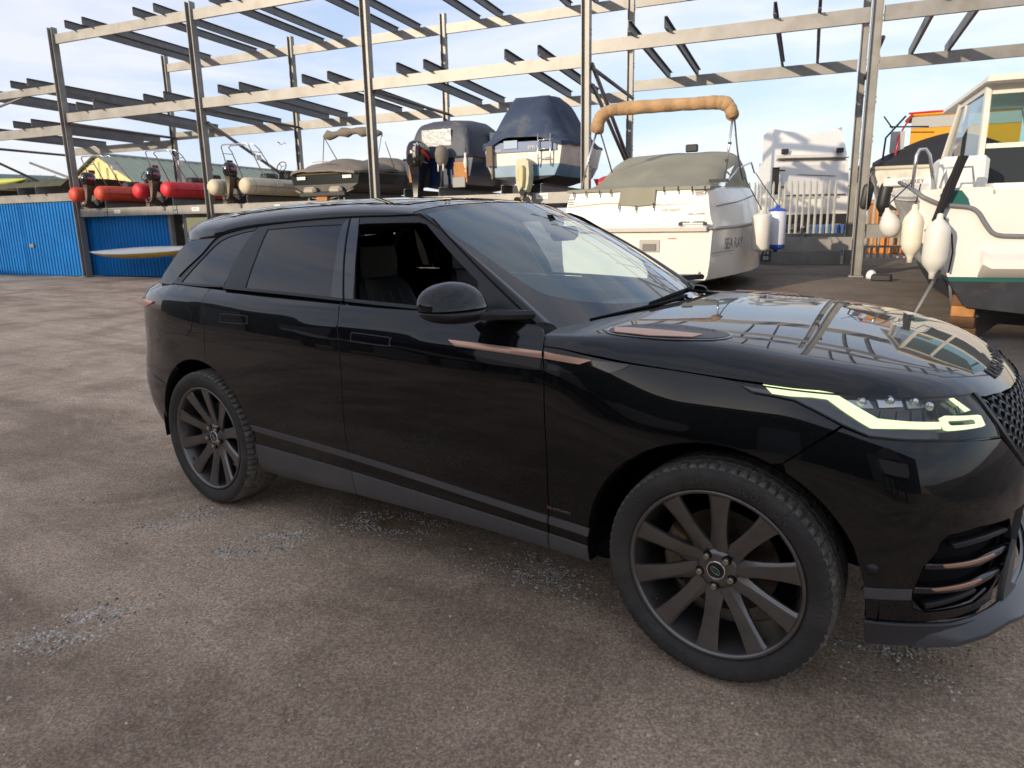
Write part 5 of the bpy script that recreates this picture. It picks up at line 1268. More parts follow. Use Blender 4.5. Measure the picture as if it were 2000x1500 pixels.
# instrument hood + steering wheel (right hand drive: near side)
ih = MB(); ih.lathe([(.20, -.12), (.19, .0), (.15, .03), (.0001, .035)], (1.86, -.37, 1.07), (0, 0, 1), 20); ih.build('instrument_hood', DASH, CAR, smooth=True)
sw = MB(); C_ = Vector((1.50, -.37, 1.02)); ax = Vector((-.90, 0, .42)).normalized(); e1 = Vector((0, 1, 0)); e2 = ax.cross(e1)
sw.tube([C_+(e1*math.cos(2*math.pi*k/32)+e2*math.sin(2*math.pi*k/32))*.185 for k in range(32)], .016, 8, closed=True)
for a in (0, 180, 270): sw.bar(C_, C_+(e1*math.cos(R(a))+e2*math.sin(R(a)))*.18, .03, .015, up=ax)
sw.lathe([(.07, -.01), (.07, .02), (.0001, .03)], C_, ax, 18); sw.build('steering_wheel', LEATHER, CAR, auto=40)
def seat(x, y, back=True, name='front_seat'):
    mb = MB()
    def slab(path, w0, th, nseg):
        rings = []
        for (px, pz, wd, t) in path:
            rings.append([Vector((px+th*t*c0, y+wd*s0, pz+th*t*d0)) for s0, c0, d0 in ((-1, -.2, .3), (-.9, .5, .9), (-.72, .62, 1.05), (-.5, .40, .8), (0, .34, .72), (.5, .40, .8), (.72, .62, 1.05), (.9, .5, .9), (1, -.2, .3), (.95, -1, -.6), (-.95, -1, -.6))])
        mb.loft(rings, caps=True)
    b = [(x-.02, .52, .235, .0), (x-.04, .56, .25, 1), (x-.12, .78, .255, 1.05), (x-.19, 1.00, .245, 1.0), (x-.245, 1.16, .20, .9), (x-.265, 1.225, .15, .6), (x-.27, 1.24, .12, .1)]
    slab(b, .25, .085, 8)
    mb.loft([[Vector((x-.29+(.055 if k in (1, 2) else -.05)*s, y+(.13 if k in (2, 3) else -.13)*w0, z)) for k in range(4)] for z, s, w0 in ((1.25, .6, .8), (1.27, 1, 1), (1.36, 1.05, 1.05), (1.43, .9, .95), (1.45, .4, .7))], caps=True)
    mb.loft([[Vector((xx, y+sy, zz)) for sy, zz in ((-.25, .42), (-.26, .56*k_), (-.17, .60*k_), (0, .565*k_), (.17, .60*k_), (.26, .56*k_), (.25, .42))] for xx, k_ in ((x-.1, .98), (x+.1, 1.0), (x+.33, 1.04), (x+.44, 1.0), (x+.48, .9))], caps=True)
    o = mb.build(name, LEATHER, CAR, auto=45); sub = MB()
    STI = mat('seat_stitching', (.10, .10, .11), rough=.7)
    for yy in (-.11, -.04, .03, .10):
        sub.tube([(px+.085*.40*1.0+.004, y+yy, pz+.085*.8) for px, pz in ((x-.05, .62), (x-.12, .78), (x-.19, 1.0), (x-.235, 1.13))], .0022, 5)
    sub.build('seat_stitching', STI, o); return o
seat(1.10, -.37); seat(1.10, .37); seat(.15, -.36, name='rear_seat'); seat(.15, .36, name='rear_seat')
mb = MB(); mb.loft([[Vector((x, -.70-.0, z)) for x, z in ()] or [Vector((1.0, -.79, .35)), Vector((1.0, -.79, 1.13)), Vector((1.0, -.835, 1.185)), Vector((1.0, -.86, 1.185))], [Vector((2.1, -.76, .35)), Vector((2.1, -.76, 1.12)), Vector((2.1, -.80, 1.165)), Vector((2.1, -.82, 1.165))]], closed=False)
o = mb.build('door_lining', LEATHER, CAR); mesh_m(o)
MB().box((1.68, .17, 1.478), (.05, .25, .075), bev=.022).build('rear_view_mirror', DARK, CAR)
MB().bar((1.68, .06, 1.50), (1.66, .02, 1.56), .06, .05).build('mirror_stem', DARK, CAR)
# headliner and inner pillars block sky leaking through
V = []; n1_, n2_ = 14, 10
for i in range(n1_+1):
    for j in range(n2_+1):
        x = -.6+2.03*i/n1_; v = -.975+1.95*j/n2_; P = roofsec(x, v); V.append(P-Vector((0, 0, .022)))
mesh('headliner', V, [(i*(n2_+1)+j, (i+1)*(n2_+1)+j, (i+1)*(n2_+1)+j+1, i*(n2_+1)+j+1) for i in range(n1_) for j in range(n2_)], LEATHER, CAR, smooth=True)
# under tray
MB().box((1.20, 0, .27), (3.8, 1.40, .12)).build('underbody', DARK, CAR)
# far side of the car: mirrored panels
for q in list(CAR.children):
    if q.name.split('.')[0] in ('rear_door', 'front_door', 'front_fender', 'rear_quarter_panel', 'rear_bumper', 'headlamp', 'front_bumper', 'grille') and q.scale[1] > 0:
        c = mesh_m(q, CAR)
        for ch in list(q.children):
            d = ch.copy(); COL.objects.link(d); d.parent = c; d.matrix_parent_inverse = Matrix.Identity(4)
            for g in list(ch.children):
                h = g.copy(); COL.objects.link(h); h.parent = c; h.matrix_parent_inverse = Matrix.Identity(4)
# far side glass (clear) and near front-door glass is wound down
# ---- wheels ----
RIM = mat('rim_grey', (.165, .157, .148), rough=.33, metal=.8, var=.10, vscale=12, stain=(.10, .075, .05), sscale=7, samt=.35)
RUB = mat('tyre_rubber', (.032, .030, .028), rough=.75, var=.25, vscale=9, stain=(.075, .065, .052), sscale=5, samt=.55, bump=.25, bscale=120)
TRD = mat('tyre_tread', (.15, .137, .118), rough=.9, var=.5, vscale=45, stain=(.26, .23, .18), sscale=14, samt=.6, bump=.6, bscale=160)
DISC = mat('brake_disc', (.09, .070, .055), rough=.5, metal=.7, var=.4, vscale=20)
CALI = mat('brake_caliper', (.17, .115, .065), rough=.7, var=.4, vscale=18)
NUT = mat('lug_nut', (.42, .37, .29), rough=.3, metal=.9)
def wheel_proto(loc):
    wl = empty('wheel', loc); wl.parent = CAR; wl.matrix_parent_inverse = WL[CAR.name].inverted(); WLM = WL[wl.name]
    # local: axle along -y (outer face at -y). children built in world = loc + local
    O = Vector(loc)
    def W_(v): return O+Vector(v)
    # tyre: around 216 segments
    prof = [(.284, -.095), (.292, -.104), (.300, -.110), (.318, -.121), (.338, -.1275), (.352, -.1275), (.362, -.124)]
    trd = [(.3725, -.1165), (.3775, -.106), (.3805, -.094), (.3812, -.082), (.382, -.066), (.373, -.0645), (.373, -.0575), (.383, -.056), (.3845, -.030), (.3755, -.029), (.3755, -.022), (.3848, -.021), (.385, 0.0)]
    t2 = [(a, -b) for a, b in trd[::-1][1:]]
    full_ = prof+trd+t2+[(a, -b) for a, b in prof[::-1]]
    n = 288; V = []; F = []; Mi = []; mlen = len(full_)
    for k in range(n):
        a = 2*math.pi*k/n
        for i, (r0, y0) in enumerate(full_):
            rr_ = r0
            ph = k % 4
            if 7 <= i <= 10 and ph == 0: rr_ -= .011 if i > 7 else .006
            if mlen-11 <= i <= mlen-8 and ph == 0: rr_ -= .0075
            if 14 <= i <= mlen-15 and r0 > .38:
                if (k+(2 if y0 > 0 else 0)) % 6 == 0: rr_ -= .003
            if 13 == i: pass
            V.append(W_((rr_*math.cos(a), y0, rr_*math.sin(a))))
    for k in range(n):
        for i in range(mlen-1):
            F.append((k*mlen+i, k*mlen+i+1, ((k+1) % n)*mlen+i+1, ((k+1) % n)*mlen+i)); Mi.append(1 if 7 <= i < mlen-8 else 0)
    mesh('tyre', V, F, None, wl, mats=[RUB, TRD], midx=Mi, auto=22)
    mb = MB()
    mb.lathe([(.296, -.108), (.2955, -.113), (.291, -.1155), (.284, -.113), (.2795, -.104), (.2765, -.088), (.270, -.07), (.262, -.03), (.255, .06), (.262, .10), (.295, .115)], O, (0, 1, 0), 72)
    mb.build('rim_barrel', RIM, wl, smooth=True)
    mb = MB()
    mb.lathe([(.030, -.062), (.034, -.0705), (.040, -.0715), (.058, -.068), (.070, -.060), (.078, -.046), (.080, .0), (.001, .02)], O, (0, 1, 0), 40)
    mb.build('rim_hub', RIM, wl, smooth=True)
    for word, a0 in (('SCORPION', 62), ('ZERO', 100), ('SCORPION', 242)):
        V_, F_ = text_geo(word, .034, spacing=1.15); mesh('tyre_lettering', [O+Vector(((.333+v.y)*math.cos(R(a0)-v.x/.345), -.1290, (.333+v.y)*math.sin(R(a0)-v.x/.345))) for v in V_], F_, mat('tyre_letter', (.050, .047, .044), rough=.8), wl)
    # ten spokes
    def spoke(ang):
        rings = []
        d = Vector((math.cos(ang), 0, math.sin(ang))); t = Vector((-math.sin(ang), 0, math.cos(ang)))
        for r0, wdt, y0, dep, rid in ((.055, .020, -.060, .045, .0), (.085, .0245, -.064, .045, .15), (.125, .0205, -.0725, .040, .45), (.17, .0200, -.083, .036, .6), (.22, .0225, -.094, .030, .65), (.262, .026, -.103, .030, .65), (.279, .030, -.106, .035, .65)):
            c = O+d*r0
            wdt *= 1.38
            rings.append([c+t*wdt*q+Vector((0, y0+dy, 0)) for q, dy in ((-1, .010), (-.92, .0015), (rid-.06, -.0015), (rid+.06, 0.0), (.97, .008), (1.0, .014), (.74, dep), (-.74, dep))])
        m2 = MB(); m2.loft(rings, caps=True); return m2.build('spoke', RIM, wl, auto=28)
    for k in range(10):
        spoke(R(88+36*k))
    for k in range(5):
        a = R(52+72*k); c = O+Vector((.056*math.cos(a), -.070, .056*math.sin(a)))
        m2 = MB(); m2.lathe([(.0155, .010), (.0155, -.001), (.0001, -.001)], c, (0, 1, 0), 20, mi=1); m2.lathe([(.0115, .0), (.0115, -.0135), (.009, -.0165), (.0001, -.0168)], c, (0, 1, 0), 6, mi=0)
        m2.build('lug_nut', None, wl, mats=[NUT, DARK], auto=30)
    cap = MB(); cap.lathe([(.033, -.060), (.0335, -.0715), (.031, -.0745), (.0285, -.073)], O, (0, 1, 0), 40, mi=0); cap.lathe([(.0285, -.073), (.027, -.0722), (.0001, -.0735)], O, (0, 1, 0), 40, mi=1)
    cap.build('wheel_cap', None, wl, mats=[CHROME, PIANO], smooth=True)
    em = MB(); E = [O+Vector((.0175*math.cos(R(4*k*3)+.0)*1.0, -.0752, .0095*math.sin(R(12*k)))) for k in range(30)]
    rot = Matrix.Rotation(R(35), 3, 'Y'); E = [O+rot @ (e-O) for e in E]
    em.tube(E, .0012, 5, closed=True); V_, F_ = text_geo('ROVER', .0085); em.add([O+rot @ Vector((v.x, -.0755, v.y)) for v in V_], F_)
    em.build('cap_emblem', mat('emblem_green', (.22, .32, .27), rough=.3, metal=.5), wl)
    m2 = MB(); m2.lathe([(.185, .0), (.185, -.012), (.10, -.012), (.10, -.03), (.0001, -.03)], O+Vector((0, .03, 0)), (0, 1, 0), 48); m2.build('brake_disc', DISC, wl, auto=30)
    m2 = MB(); rings = []
    for k in range(9):
        a = R(150+55*k/8); rings.append([O+Vector((rr_*math.cos(a), yy, rr_*math.sin(a))) for rr_, yy in ((.12, -.012), (.14, -.028), (.19, -.028), (.205, -.012), (.205, .05), (.12, .05))])
    m2.loft(rings, caps=True); m2.build('brake_caliper', CALI, wl, auto=35)
    m2 = MB(); a = R(218); m2.tube([O+Vector((.268*math.cos(a), -.080, .268*math.sin(a))), O+Vector((.250*math.cos(a), -.096, .250*math.sin(a)))], .004, 8); m2.build('valve', SATIN, wl)
    return wl
w1 = wheel_proto((WB, -.815, .385))
def clone_wheel(loc, rz=0.0, label=None):
    c = w1.copy(); COL.objects.link(c); c.parent = CAR; c.matrix_parent_inverse = w1.matrix_parent_inverse.copy(); c.location = loc; c.rotation_euler = (0, 0, rz)
    for ch in list(w1.children):
        d = ch.copy(); COL.objects.link(d); d.parent = c; d.matrix_parent_inverse = ch.matrix_parent_inverse.copy()
    return c
w2 = clone_wheel((0, -.815, .385)); clone_wheel((WB, .815, .385), math.pi); clone_wheel((0, .815, .385), math.pi)
# =====================================================================
#                               BOATS
# =====================================================================
NAVY = mat('navy_gelcoat', (.010, .022, .075), rough=.22, coat=.3, stain=(.03, .035, .05), sscale=3, samt=.5)
NAVYC = mat('navy_canvas', (.035, .055, .105), rough=.85, bump=.5, bscale=3.2, var=.22, vscale=1.6, stain=(.12, .125, .12), sscale=1.6, samt=.7)
GREYC = mat('grey_canvas', (.20, .175, .145), rough=.88, bump=.45, bscale=4, var=.12, vscale=2.5, stain=(.14, .125, .11), sscale=3, samt=.6)
SLATEC = mat('slate_canvas', (.065, .075, .100), rough=.6, bump=.35, bscale=4, var=.15, vscale=2, stain=(.12, .12, .13), sscale=2, samt=.5)
OLIVEC = mat('olive_canvas', (.26, .25, .19), rough=.85, bump=.3, bscale=3, var=.12, vscale=1.3, stain=(.34, .32, .21), sscale=1.1, samt=.5)
TANC = mat('tan_canvas', (.40, .250, .125), rough=.85, bump=1.0, bscale=14, var=.25, vscale=3)
BLKC = mat('black_canvas', (.014, .015, .020), rough=.8, bump=.3, bscale=4)
LBLUE = mat('blue_stripe', (.07, .18, .30), rough=.35, var=.15, vscale=2, stain=(.20, .26, .28), sscale=3, samt=.5)
ANTI = mat('antifoul_black', (.022, .024, .032), rough=.8, var=.3, vscale=4, stain=(.07, .06, .05), sscale=5, samt=.5)
STAIN = mat('old_white_gelcoat', (.62, .60, .53), rough=.4, var=.08, vscale=3, stain=(.36, .29, .18), sscale=2.6, samt=.55)
SS = mat('stainless_tube', (.62, .62, .62), rough=.25, metal=.9); GSTR = mat('tan_stripe', (.36, .26, .16), rough=.4)
ORNG = mat('orange_red_hypalon', (.56, .065, .030), rough=.55, var=.08, stain=(.30, .04, .02), sscale=4, samt=.4); REDH = mat('red_hypalon', (.58, .020, .028), rough=.5, var=.08, stain=(.34, .02, .02), sscale=4, samt=.4)
CRMH = mat('cream_hypalon', (.56, .50, .36), rough=.6, var=.08, stain=(.36, .31, .20), sscale=4, samt=.5)
OBK = mat('outboard_black', (.010, .010, .012), rough=.16, coat=.5); WOOD = mat('plywood', (.42, .19, .055), rough=.7, var=.2, vscale=8, stain=(.2, .09, .03), sscale=6)
PROP = mat('propeller_metal', (.10, .085, .07), rough=.45, metal=.6, var=.3)
FEND = mat('fender_white', (.66, .64, .58), rough=.4, var=.05, stain=(.5, .47, .40), sscale=6, samt=.4)
ROPE = mat('dark_rope', (.012, .012, .015), rough=.9)
class Boat:
    """local frame: x to starboard, y forward from the transom, z up"""
    def __init__(s, name, label, org, fwd, cat='boat', group=None):
        s.o = Vector(org); s.f = Vector(fwd).normalized(); s.x = s.f.cross(Vector((0, 0, 1))).normalized(); s.root = empty(name, tuple(s.o)); tag(s.root, label, cat, group)
    def P(s, x, y, z): return s.o+s.x*x+s.f*y+Vector((0, 0, z))
    def hull(s, L_, Bm, levels, mats, keel=0.0, taper=.45, rise=.35, sheer=.25, flare=.0, n=26, name='hull', trans_rake=0.0, bulge=0.0):
        """levels: list of (half-beam fraction, z) from keel to gunwale at the transom; mats: one material per strip"""
        rings = []
        for i in range(n+1):
            q = i/n; tt = max(0, (q-taper)/(1-taper)); bf = (1-tt**2.3)**.75*(1+bulge*math.sin(math.pi*min(1, q/.85))) if q < 1 else 0.0
            ring_ = []
            for k, (fr, z) in enumerate(levels):
                g_ = k/(len(levels)-1); narrow = bf**(1+.9*(1-g_))*(1-.10*max(0, q-.2)*(1-g_))
                zz = z+(rise*(1-g_)**1.2)*max(0, (q-.45)/.55)**2.2+sheer*g_*q**1.8
                yy = q*L_*(1-.085*(1-g_)*q)+trans_rake*g_*(1-q)
                ring_.append((fr*Bm/2*max(narrow, .012), yy, zz))
            full_ = [s.P(-a, b, c) for a, b, c in ring_[::-1]]+[s.P(a, b, c) for a, b, c in ring_[1:]]
            rings.append(full_)
        m_ = len(rings[0]); half = len(levels)-1; mb = MB(); V = [v for r0 in rings for v in r0]; F = []; M = []
        for i in range(n):
            for k in range(m_-1):
                F.append((i*m_+k, i*m_+k+1, (i+1)*m_+k+1, (i+1)*m_+k)); kk = (half-1-k) if k < half else (k-half); M.append(kk)
        for k in range(half):   # transom strips
            F.append((half-k, half-k-1, half+k+1, half+k) if k else (half, half-1, half+1)); M.append(k)
        o = mesh(name, V, F, None, s.root, mats=mats, midx=M, auto=32); s.rings = rings; s.m = m_; return o
    def deckline(s, r=.03, m=None, name='rub_rail', up=0, side=None):
        pts = [r0[0]+Vector((0, 0, up)) for r0 in s.rings]; pts2 = [r0[-1]+Vector((0, 0, up)) for r0 in s.rings]
        mb = MB(); mb.tube(pts2[::-1]+pts if False else pts, r, 6); mb.tube(pts2, r, 6); mb.tube([pts[0], pts2[0]], r, 6); return mb.build(name, m or BLK, s.root, smooth=True)
    def deck(s, m, z=-.04, name='deck', i0=0):
        V = []; F = []; n = len(s.rings)
        for r0 in s.rings[i0:]:
            a, b = r0[0], r0[-1]; V += [a+Vector((0, 0, z)), (a+b)/2+Vector((0, 0, z+.04)), b+Vector((0, 0, z))]
        for i in range(n-1-i0): F += [(3*i, 3*i+1, 3*i+4, 3*i+3), (3*i+1, 3*i+2, 3*i+5, 3*i+4)]
        return mesh(name, V, F, m, s.root)
    def cover(s, prof, m, name='boat_cover', seed=1, wr=.035, nx=30, ex=2.0, ny=44, ridge=None, droop=0.0):
        """prof: list of (y, half width, edge z, crown z); cloth with folds running down to the edge"""
        V = []; F = []
        ps = [q[0] for q in prof]
        def I(y, k): return interp([(q[0], q[k]) for q in prof], y)
        for i in range(ny+1):
            y = ps[0]+(ps[-1]-ps[0])*i/ny; hw, ez, cz = I(y, 1), I(y, 2), I(y, 3)
            for j in range(nx+1):
                v = -1+2*j/nx; a = abs(v); z = ez+(cz-ez)*((1-a**ex)**(1/1.35 if ex > 2 else 1) if ex < 20 else 1-_ss(0, 1, max(0, (a-.42)/.58))*.35-.65*max(0, (a-.42)/.58))
                fold = noise.noise(Vector((y*1.7+seed*9, v*1.2, seed)))*1.2+noise.noise(Vector((y*5.5+seed+v*1.5, v*2.0, 3.1)))*.7
                tight = math.sin(y*9+seed*2+v*1.5)*.35*a
                z += wr*(fold+tight)*(.35+.65*a)*(1 if a < .97 else .5); x = hw*v*(1+wr*.5*noise.noise(Vector((y*4, v*3, seed+5))))
                V.append(s.P(x, y+wr*fold*.3, z))
            # hem turned down
        m_ = nx+1
        F = [(i*m_+j, i*m_+j+1, (i+1)*m_+j+1, (i+1)*m_+j) for i in range(ny) for j in range(nx)]
        b0 = len(V)
        edge = [0*m_+j for j in range(m_)]+[i*m_+nx for i in range(1, ny+1)]+[ny*m_+j for j in range(nx-1, -1, -1)]+[i*m_ for i in range(ny-1, 0, -1)]
        cen = sum((V[e] for e in edge), Vector())/len(edge)
        for e in edge: V.append(V[e]+Vector((0, 0, -.07-droop))+(V[e]-cen)*Vector((1, 1, 0)).length*0.0)
        k = len(edge); F += [(edge[i], edge[(i+1) % k], b0+(i+1) % k, b0+i) for i in range(k)]
        return mesh(name, V, F, m, s.root, auto=70)
    def tube(s, pts, r, m, name, n=7, smooth=True, parent=None): 
        mb = MB(); mb.tube([s.P(*q) for q in pts], r, n); return mb.build(name, m, parent or s.root, smooth=smooth)
    def box(s, c, sz, m, name, bev=0, rx=0):
        mb = MB(); mx_ = Matrix((s.x, s.f, (0, 0, 1))).transposed() @ Matrix.Rotation(rx, 3, 'X'); mb.box(s.P(*c), sz, mx_=mx_, bev=bev); return mb.build(name, m, s.root)
    def text(s, txt, size, c, m, right=None, up=(0, 0, 1), name='lettering', off=.004, parent=None, **k):
        return text_on(name, txt, size, s.P(*c), right or s.x, up, m, parent or s.root, off=off, **k)
    def rodholders(s): pass
def outboard(name, label, org, fwd, sc=1.0, tilt=0, big=False, group='outboard motors on the racked boats'):
    """org = top of transom; x starboard, y forward"""
    b = Boat(name, label, org, fwd, 'outboard motor', group); rt = Matrix.Rotation(tilt, 3, b.x)
    def Q(x, y, z): return b.o+rt @ (b.x*x*sc+b.f*y*sc+Vector((0, 0, z*sc)))
    mb = MB(); rings = []
    for z, hx, y0, y1, e in ((.02, .10, -.36, -.06, 3), (.06, .135, -.42, .00, 3), (.14, .15, -.46, .03, 3), (.26, .155, -.48, .05, 2.8), (.36, .150, -.465, .045, 2.6), (.43, .130, -.43, .02, 2.4), (.475, .09, -.36, -.04, 2.2), (.485, .02, -.25, -.15, 2)):
        yc, hy = (y0+y1)/2, (y1-y0)/2
        rings.append([Q(hx*math.copysign(abs(math.cos(a))**(2/e), math.cos(a)), yc+hy*math.copysign(abs(math.sin(a))**(2/e), math.sin(a)), z) for a in [2*math.pi*k/24 for k in range(24)]])
    cowl = mb.loft(rings, caps=True).build('cowling', OBK, b.root, smooth=True)
    mb = MB(); mb.loft([[Q(hx*c0, yc+hy*s0, z) for c0, s0 in ((-1, -1), (1, -1), (1, 1), (-1, 1))] for z, hx, yc, hy in ((.03, .10, -.2, .16), (-.10, .085, -.19, .13), (-.30, .055, -.20, .10), (-.55, .035, -.21, .085), (-.66, .03, -.22, .09))], caps=True)
    mb.loft([[Q(hx*math.cos(a), y, -.72+hx*1.1*math.sin(a)) for a in [2*math.pi*k/12 for k in range(12)]] for y, hx in ((-.02, .008), (-.10, .042), (-.22, .055), (-.34, .05), (-.40, .035))], caps=True)
    mb.box(Q(0, -.22, -.56), (.16*sc, .26*sc, .015), mx_=rt @ Matrix((b.x, b.f, (0, 0, 1))).transposed())
    mb.loft([[Q(.008*c0, y, z) for c0 in (-1, 1)] for y, z in ((-.10, -.74), (-.16, -.90), (-.28, -.90), (-.30, -.74))], closed=False)
    mb.build('leg', PROP if not big else OBK, b.root, auto=40)
    mb = MB()
    for k in range(3):
        a0 = 2*math.pi*k/3+.4; C_ = Q(0, -.43, -.72)
        ex = b.x; ez = rt @ Vector((0, 0, 1)); ey = rt @ b.f
        P0 = []
        for rr_, wd, tw in ((.03, .035, .6), (.08, .06, .5), (.125, .06, .35), (.155, .03, .25)):
            d = ex*math.cos(a0)+ez*math.sin(a0); t_ = -ex*math.sin(a0)+ez*math.cos(a0)
            P0.append([C_+(d*rr_+t_*wd+ey*wd*tw)*sc, C_+(d*rr_-t_*wd-ey*wd*tw)*sc])
        mb.loft(P0, closed=False)
    mb.tube([Q(0, -.38, -.72), Q(0, -.48, -.72)], .03*sc, 8); mb.build('propeller', PROP, b.root)
    mb = MB(); mb.loft([[Q(x, y, z) for y, z in ((-.02, .06), (.05, .06), (.07, -.02), (.02, -.28), (-.07, -.30), (-.08, -.05))] for x in (-.10, .10)], caps=True); mb.build('clamp_bracket', BLK, b.root)
    def side(y, z, off=.003, sg=1):
        yc, hy, hx = -.215, .262, interp([(.06, .135), (.14, .15), (.26, .155), (.36, .150), (.43, .130), (.475, .09)], z); yc = interp([(.06, -.21), (.26, -.215), (.36, -.21), (.43, -.205)], z); hy = interp([(.06, .21), (.14, .245), (.26, .265), (.36, .255), (.43, .225), (.475, .16)], z)
        t_ = min(.985, abs((y-yc)/hy)); x = hx*(1-t_**2.7)**(1/2.7); return Q((x+off)*sg, y, z)
    def stern(x, z, off=.003):
        hx = interp([(.06, .135), (.14, .15), (.26, .155), (.36, .150), (.43, .130)], z); yc = interp([(.06, -.21), (.26, -.215), (.36, -.21), (.43, -.205)], z); hy = interp([(.06, .21), (.14, .245), (.26, .265), (.36, .255), (.43, .225)], z)
        t_ = min(.985, abs(x)/hx); return Q(x, yc-hy*(1-t_**2.7)**(1/2.7)-off, z)
    b.side = side; b.stern = stern
    b.Q = Q; b.sc = sc; b.rt = rt; b.cowl = cowl; return b
def rib(name, label, s_c, z0, m, letter, lm, mlabel, t0=.05, L_=4.3):
    b = Boat(name, label, rk(s_c, t0, z0), RN, 'inflatable boat', 'rigid inflatable boats on the lower shelf')
    hb, r0 = .585, .235
    for sg in (-1, 1):
        pts = [(sg*hb, -.42, .0)]+[(sg*hb, -.32+.4*k, 0) for k in range(0, 9)]+[(sg*.52, 3.3, .03), (sg*.40, 3.7, .10), (sg*.2, 3.98, .16), (0, 4.08, .18)]
        rad = [.06]+[.20]+[r0]*9+[r0*.97, r0*.92]; rad = [.05, .21]+[r0]*8+[r0*.97, r0*.93, r0*.9, r0*.88]
        pts.insert(1, (sg*hb, -.395, 0)); rad = [.09, .17, .225]+[r0]*(len(pts)-3)
        b.tube(pts, rad[:len(pts)], m, 'tube', 18)
        b.tube([(sg*(hb+r0-.01), -.30, -.0)]+[(sg*(hb+r0+.002), .2+.5*k, 0) for k in range(6)]+[(sg*(hb+r0-.04), 3.3, .03)], .018, mat('rub_strip_'+m.name, tuple(c*.6 for c in m.node_tree.nodes['Principled BSDF'].inputs['Base Color'].default_value[:3]), rough=.6), 'rubbing_strake', 6)
        for yy in (-.16, .62, 1.9): b.tube([(sg*hb, yy, 0), (sg*hb, yy+.045, 0)], r0+.004 if yy > 0 else .232, mat('seam_'+m.name, tuple(c*.72 for c in m.node_tree.nodes['Principled BSDF'].inputs['Base Color'].default_value[:3]), rough=.6), 'seam_band', 18)
        b.tube([(sg*.15, 3.9, .36), (sg*.5, 3.2, .29), (sg*.56, 2.2, .27), (sg*.57, 1.0, .255)], .012, ROPE, 'grab_line', 5)
    mb = MB(); mb.loft([[b.P(x, y, z) for x, z in ((-w_, .02), (-w_*.8, -.16), (0, k), (w_*.8, -.16), (w_, .02))] for y, w_, k in ((0, .42, -.36), (1, .42, -.36), (2.4, .40, -.34), (3.3, .26, -.22), (3.9, .03, .05))], closed=False, caps=True); mb.build('hull', ANTI, b.root)
    b.box((0, 0.0, .02), (.76, .05, .42), WOOD if letter == 'none' else mat('transom_grey', (.12, .10, .08), rough=.7), 'transom'); b.box((0, -.05, .10), (.34, .02, .16), WOOD, 'transom_pad')
    b.box((0, 2.1, .30), (.42, .30, .50), BLK, 'console', bev=.05); b.box((.02, 1.3, .26), (.36, .5, .34), BLK, 'seat', bev=.06)
    C_ = b.P(.02, 1.88, .66); mb = MB(); e2 = (Vector((0, 0, 1))*.9+b.f*.43).normalized()
    mb.tube([C_+(b.x*math.cos(a)+e2*math.sin(a))*.17 for a in [2*math.pi*k/20 for k in range(20)]], .014, 6, closed=True)
    for a in (.3, 2.4, 4.5): mb.bar(C_, C_+(b.x*math.cos(a)+e2*math.sin(a))*.16, .015, .01)
    mb.build('steering_wheel', BLK, b.root, smooth=True)
    # two-hoop A-frame at the stern
    mb = MB()
    for dy, ht in ((0, .0), (.36, .0)):
        mb.tube([b.P(*q) for q in ((-.60, .38+dy*1.5, .22), (-.52, .08+dy, 1.02), (-.50, .03+dy*.8, 1.12), (-.42, .01+dy*.8, 1.17), (.42, .01+dy*.8, 1.17), (.50, .03+dy*.8, 1.12), (.52, .08+dy, 1.02), (.60, .48+dy*1.5, .22))], .016, 7)
    for sg in (-1, 1): mb.bar(b.P(sg*.525, .12, .95), b.P(sg*.525, .48, .95), .02, .02)
    mb.build('a_frame', SS, b.root, smooth=True)
    b.box((-.555, .36, .72), (.02, .22, .12), mat('red_board', (.25, .02, .02), rough=.5) if m is not CRMH else BLK, 'name_board')
    b.box((.53, .36, .80), (.02, .2, .14), SGN, 'name_board')
    if letter != 'none':
        V, F = text_geo(letter, .13, spacing=1.05)
        mesh('lettering', [b.P(hb+math.sqrt(max(0, (r0+.004)**2-(v.y+.06)**2)), 1.25+v.x, v.y+.06) for v in V], F, lm, b.root)
    b.tube([(0, .02, .12), (.05, .5, .12), (.02, 1.5, .2)], .012, ROPE, 'control_cable', 5)
    ob = outboard('outboard_motor', mlabel, b.P(-.04, -.03, .22), b.f, .86, tilt=R(-8)); 
    PK = mat('pink_decal', (.55, .10, .20), rough=.4); V, F = text_geo('MARINER', .052)
    ob_c = ob.Q(.08, -.2, .30)
    mesh('decal', [ob.side(-.20+v.x*1.1, .27+v.y*1.3, .005) for v in V], F, PK, ob.root); mesh('decal_plate', [ob.side(-.34, .24), ob.side(-.20, .235), ob.side(-.06, .24), ob.side(-.06, .30), ob.side(-.20, .305), ob.side(-.34, .30)], [(0, 1, 4, 5), (1, 2, 3, 4)], PK, ob.root)
    mesh('decal', [ob.stern(.0+v.x*.75, .30+v.y) for v in V], F, LTW, ob.root)
    return b
LTW = mat('letter_white', (.68, .64, .58), rough=.5); LTG = mat('letter_grey', (.16, .16, .17), rough=.5); LTD = mat('letter_dark', (.05, .05, .06), rough=.5)
rib('inflatable_boat', 'orange red inflatable dinghy on the shelf beside the leftmost tall post', .88, 2.62, ORNG, 'SEARIDER', LTW, 'small black outboard on the orange red dinghy')
rib('inflatable_boat', 'bright red inflatable dinghy, second on the shelf from the left', 3.72, 2.64, REDH, 'SEARIDER', LTW, 'small black outboard on the bright red dinghy')
rib('inflatable_boat', 'cream inflatable dinghy with small white wheel and roll bar', 6.72, 2.64, CRMH, 'SEARIDER', LTG, 'small black outboard on the cream dinghy')
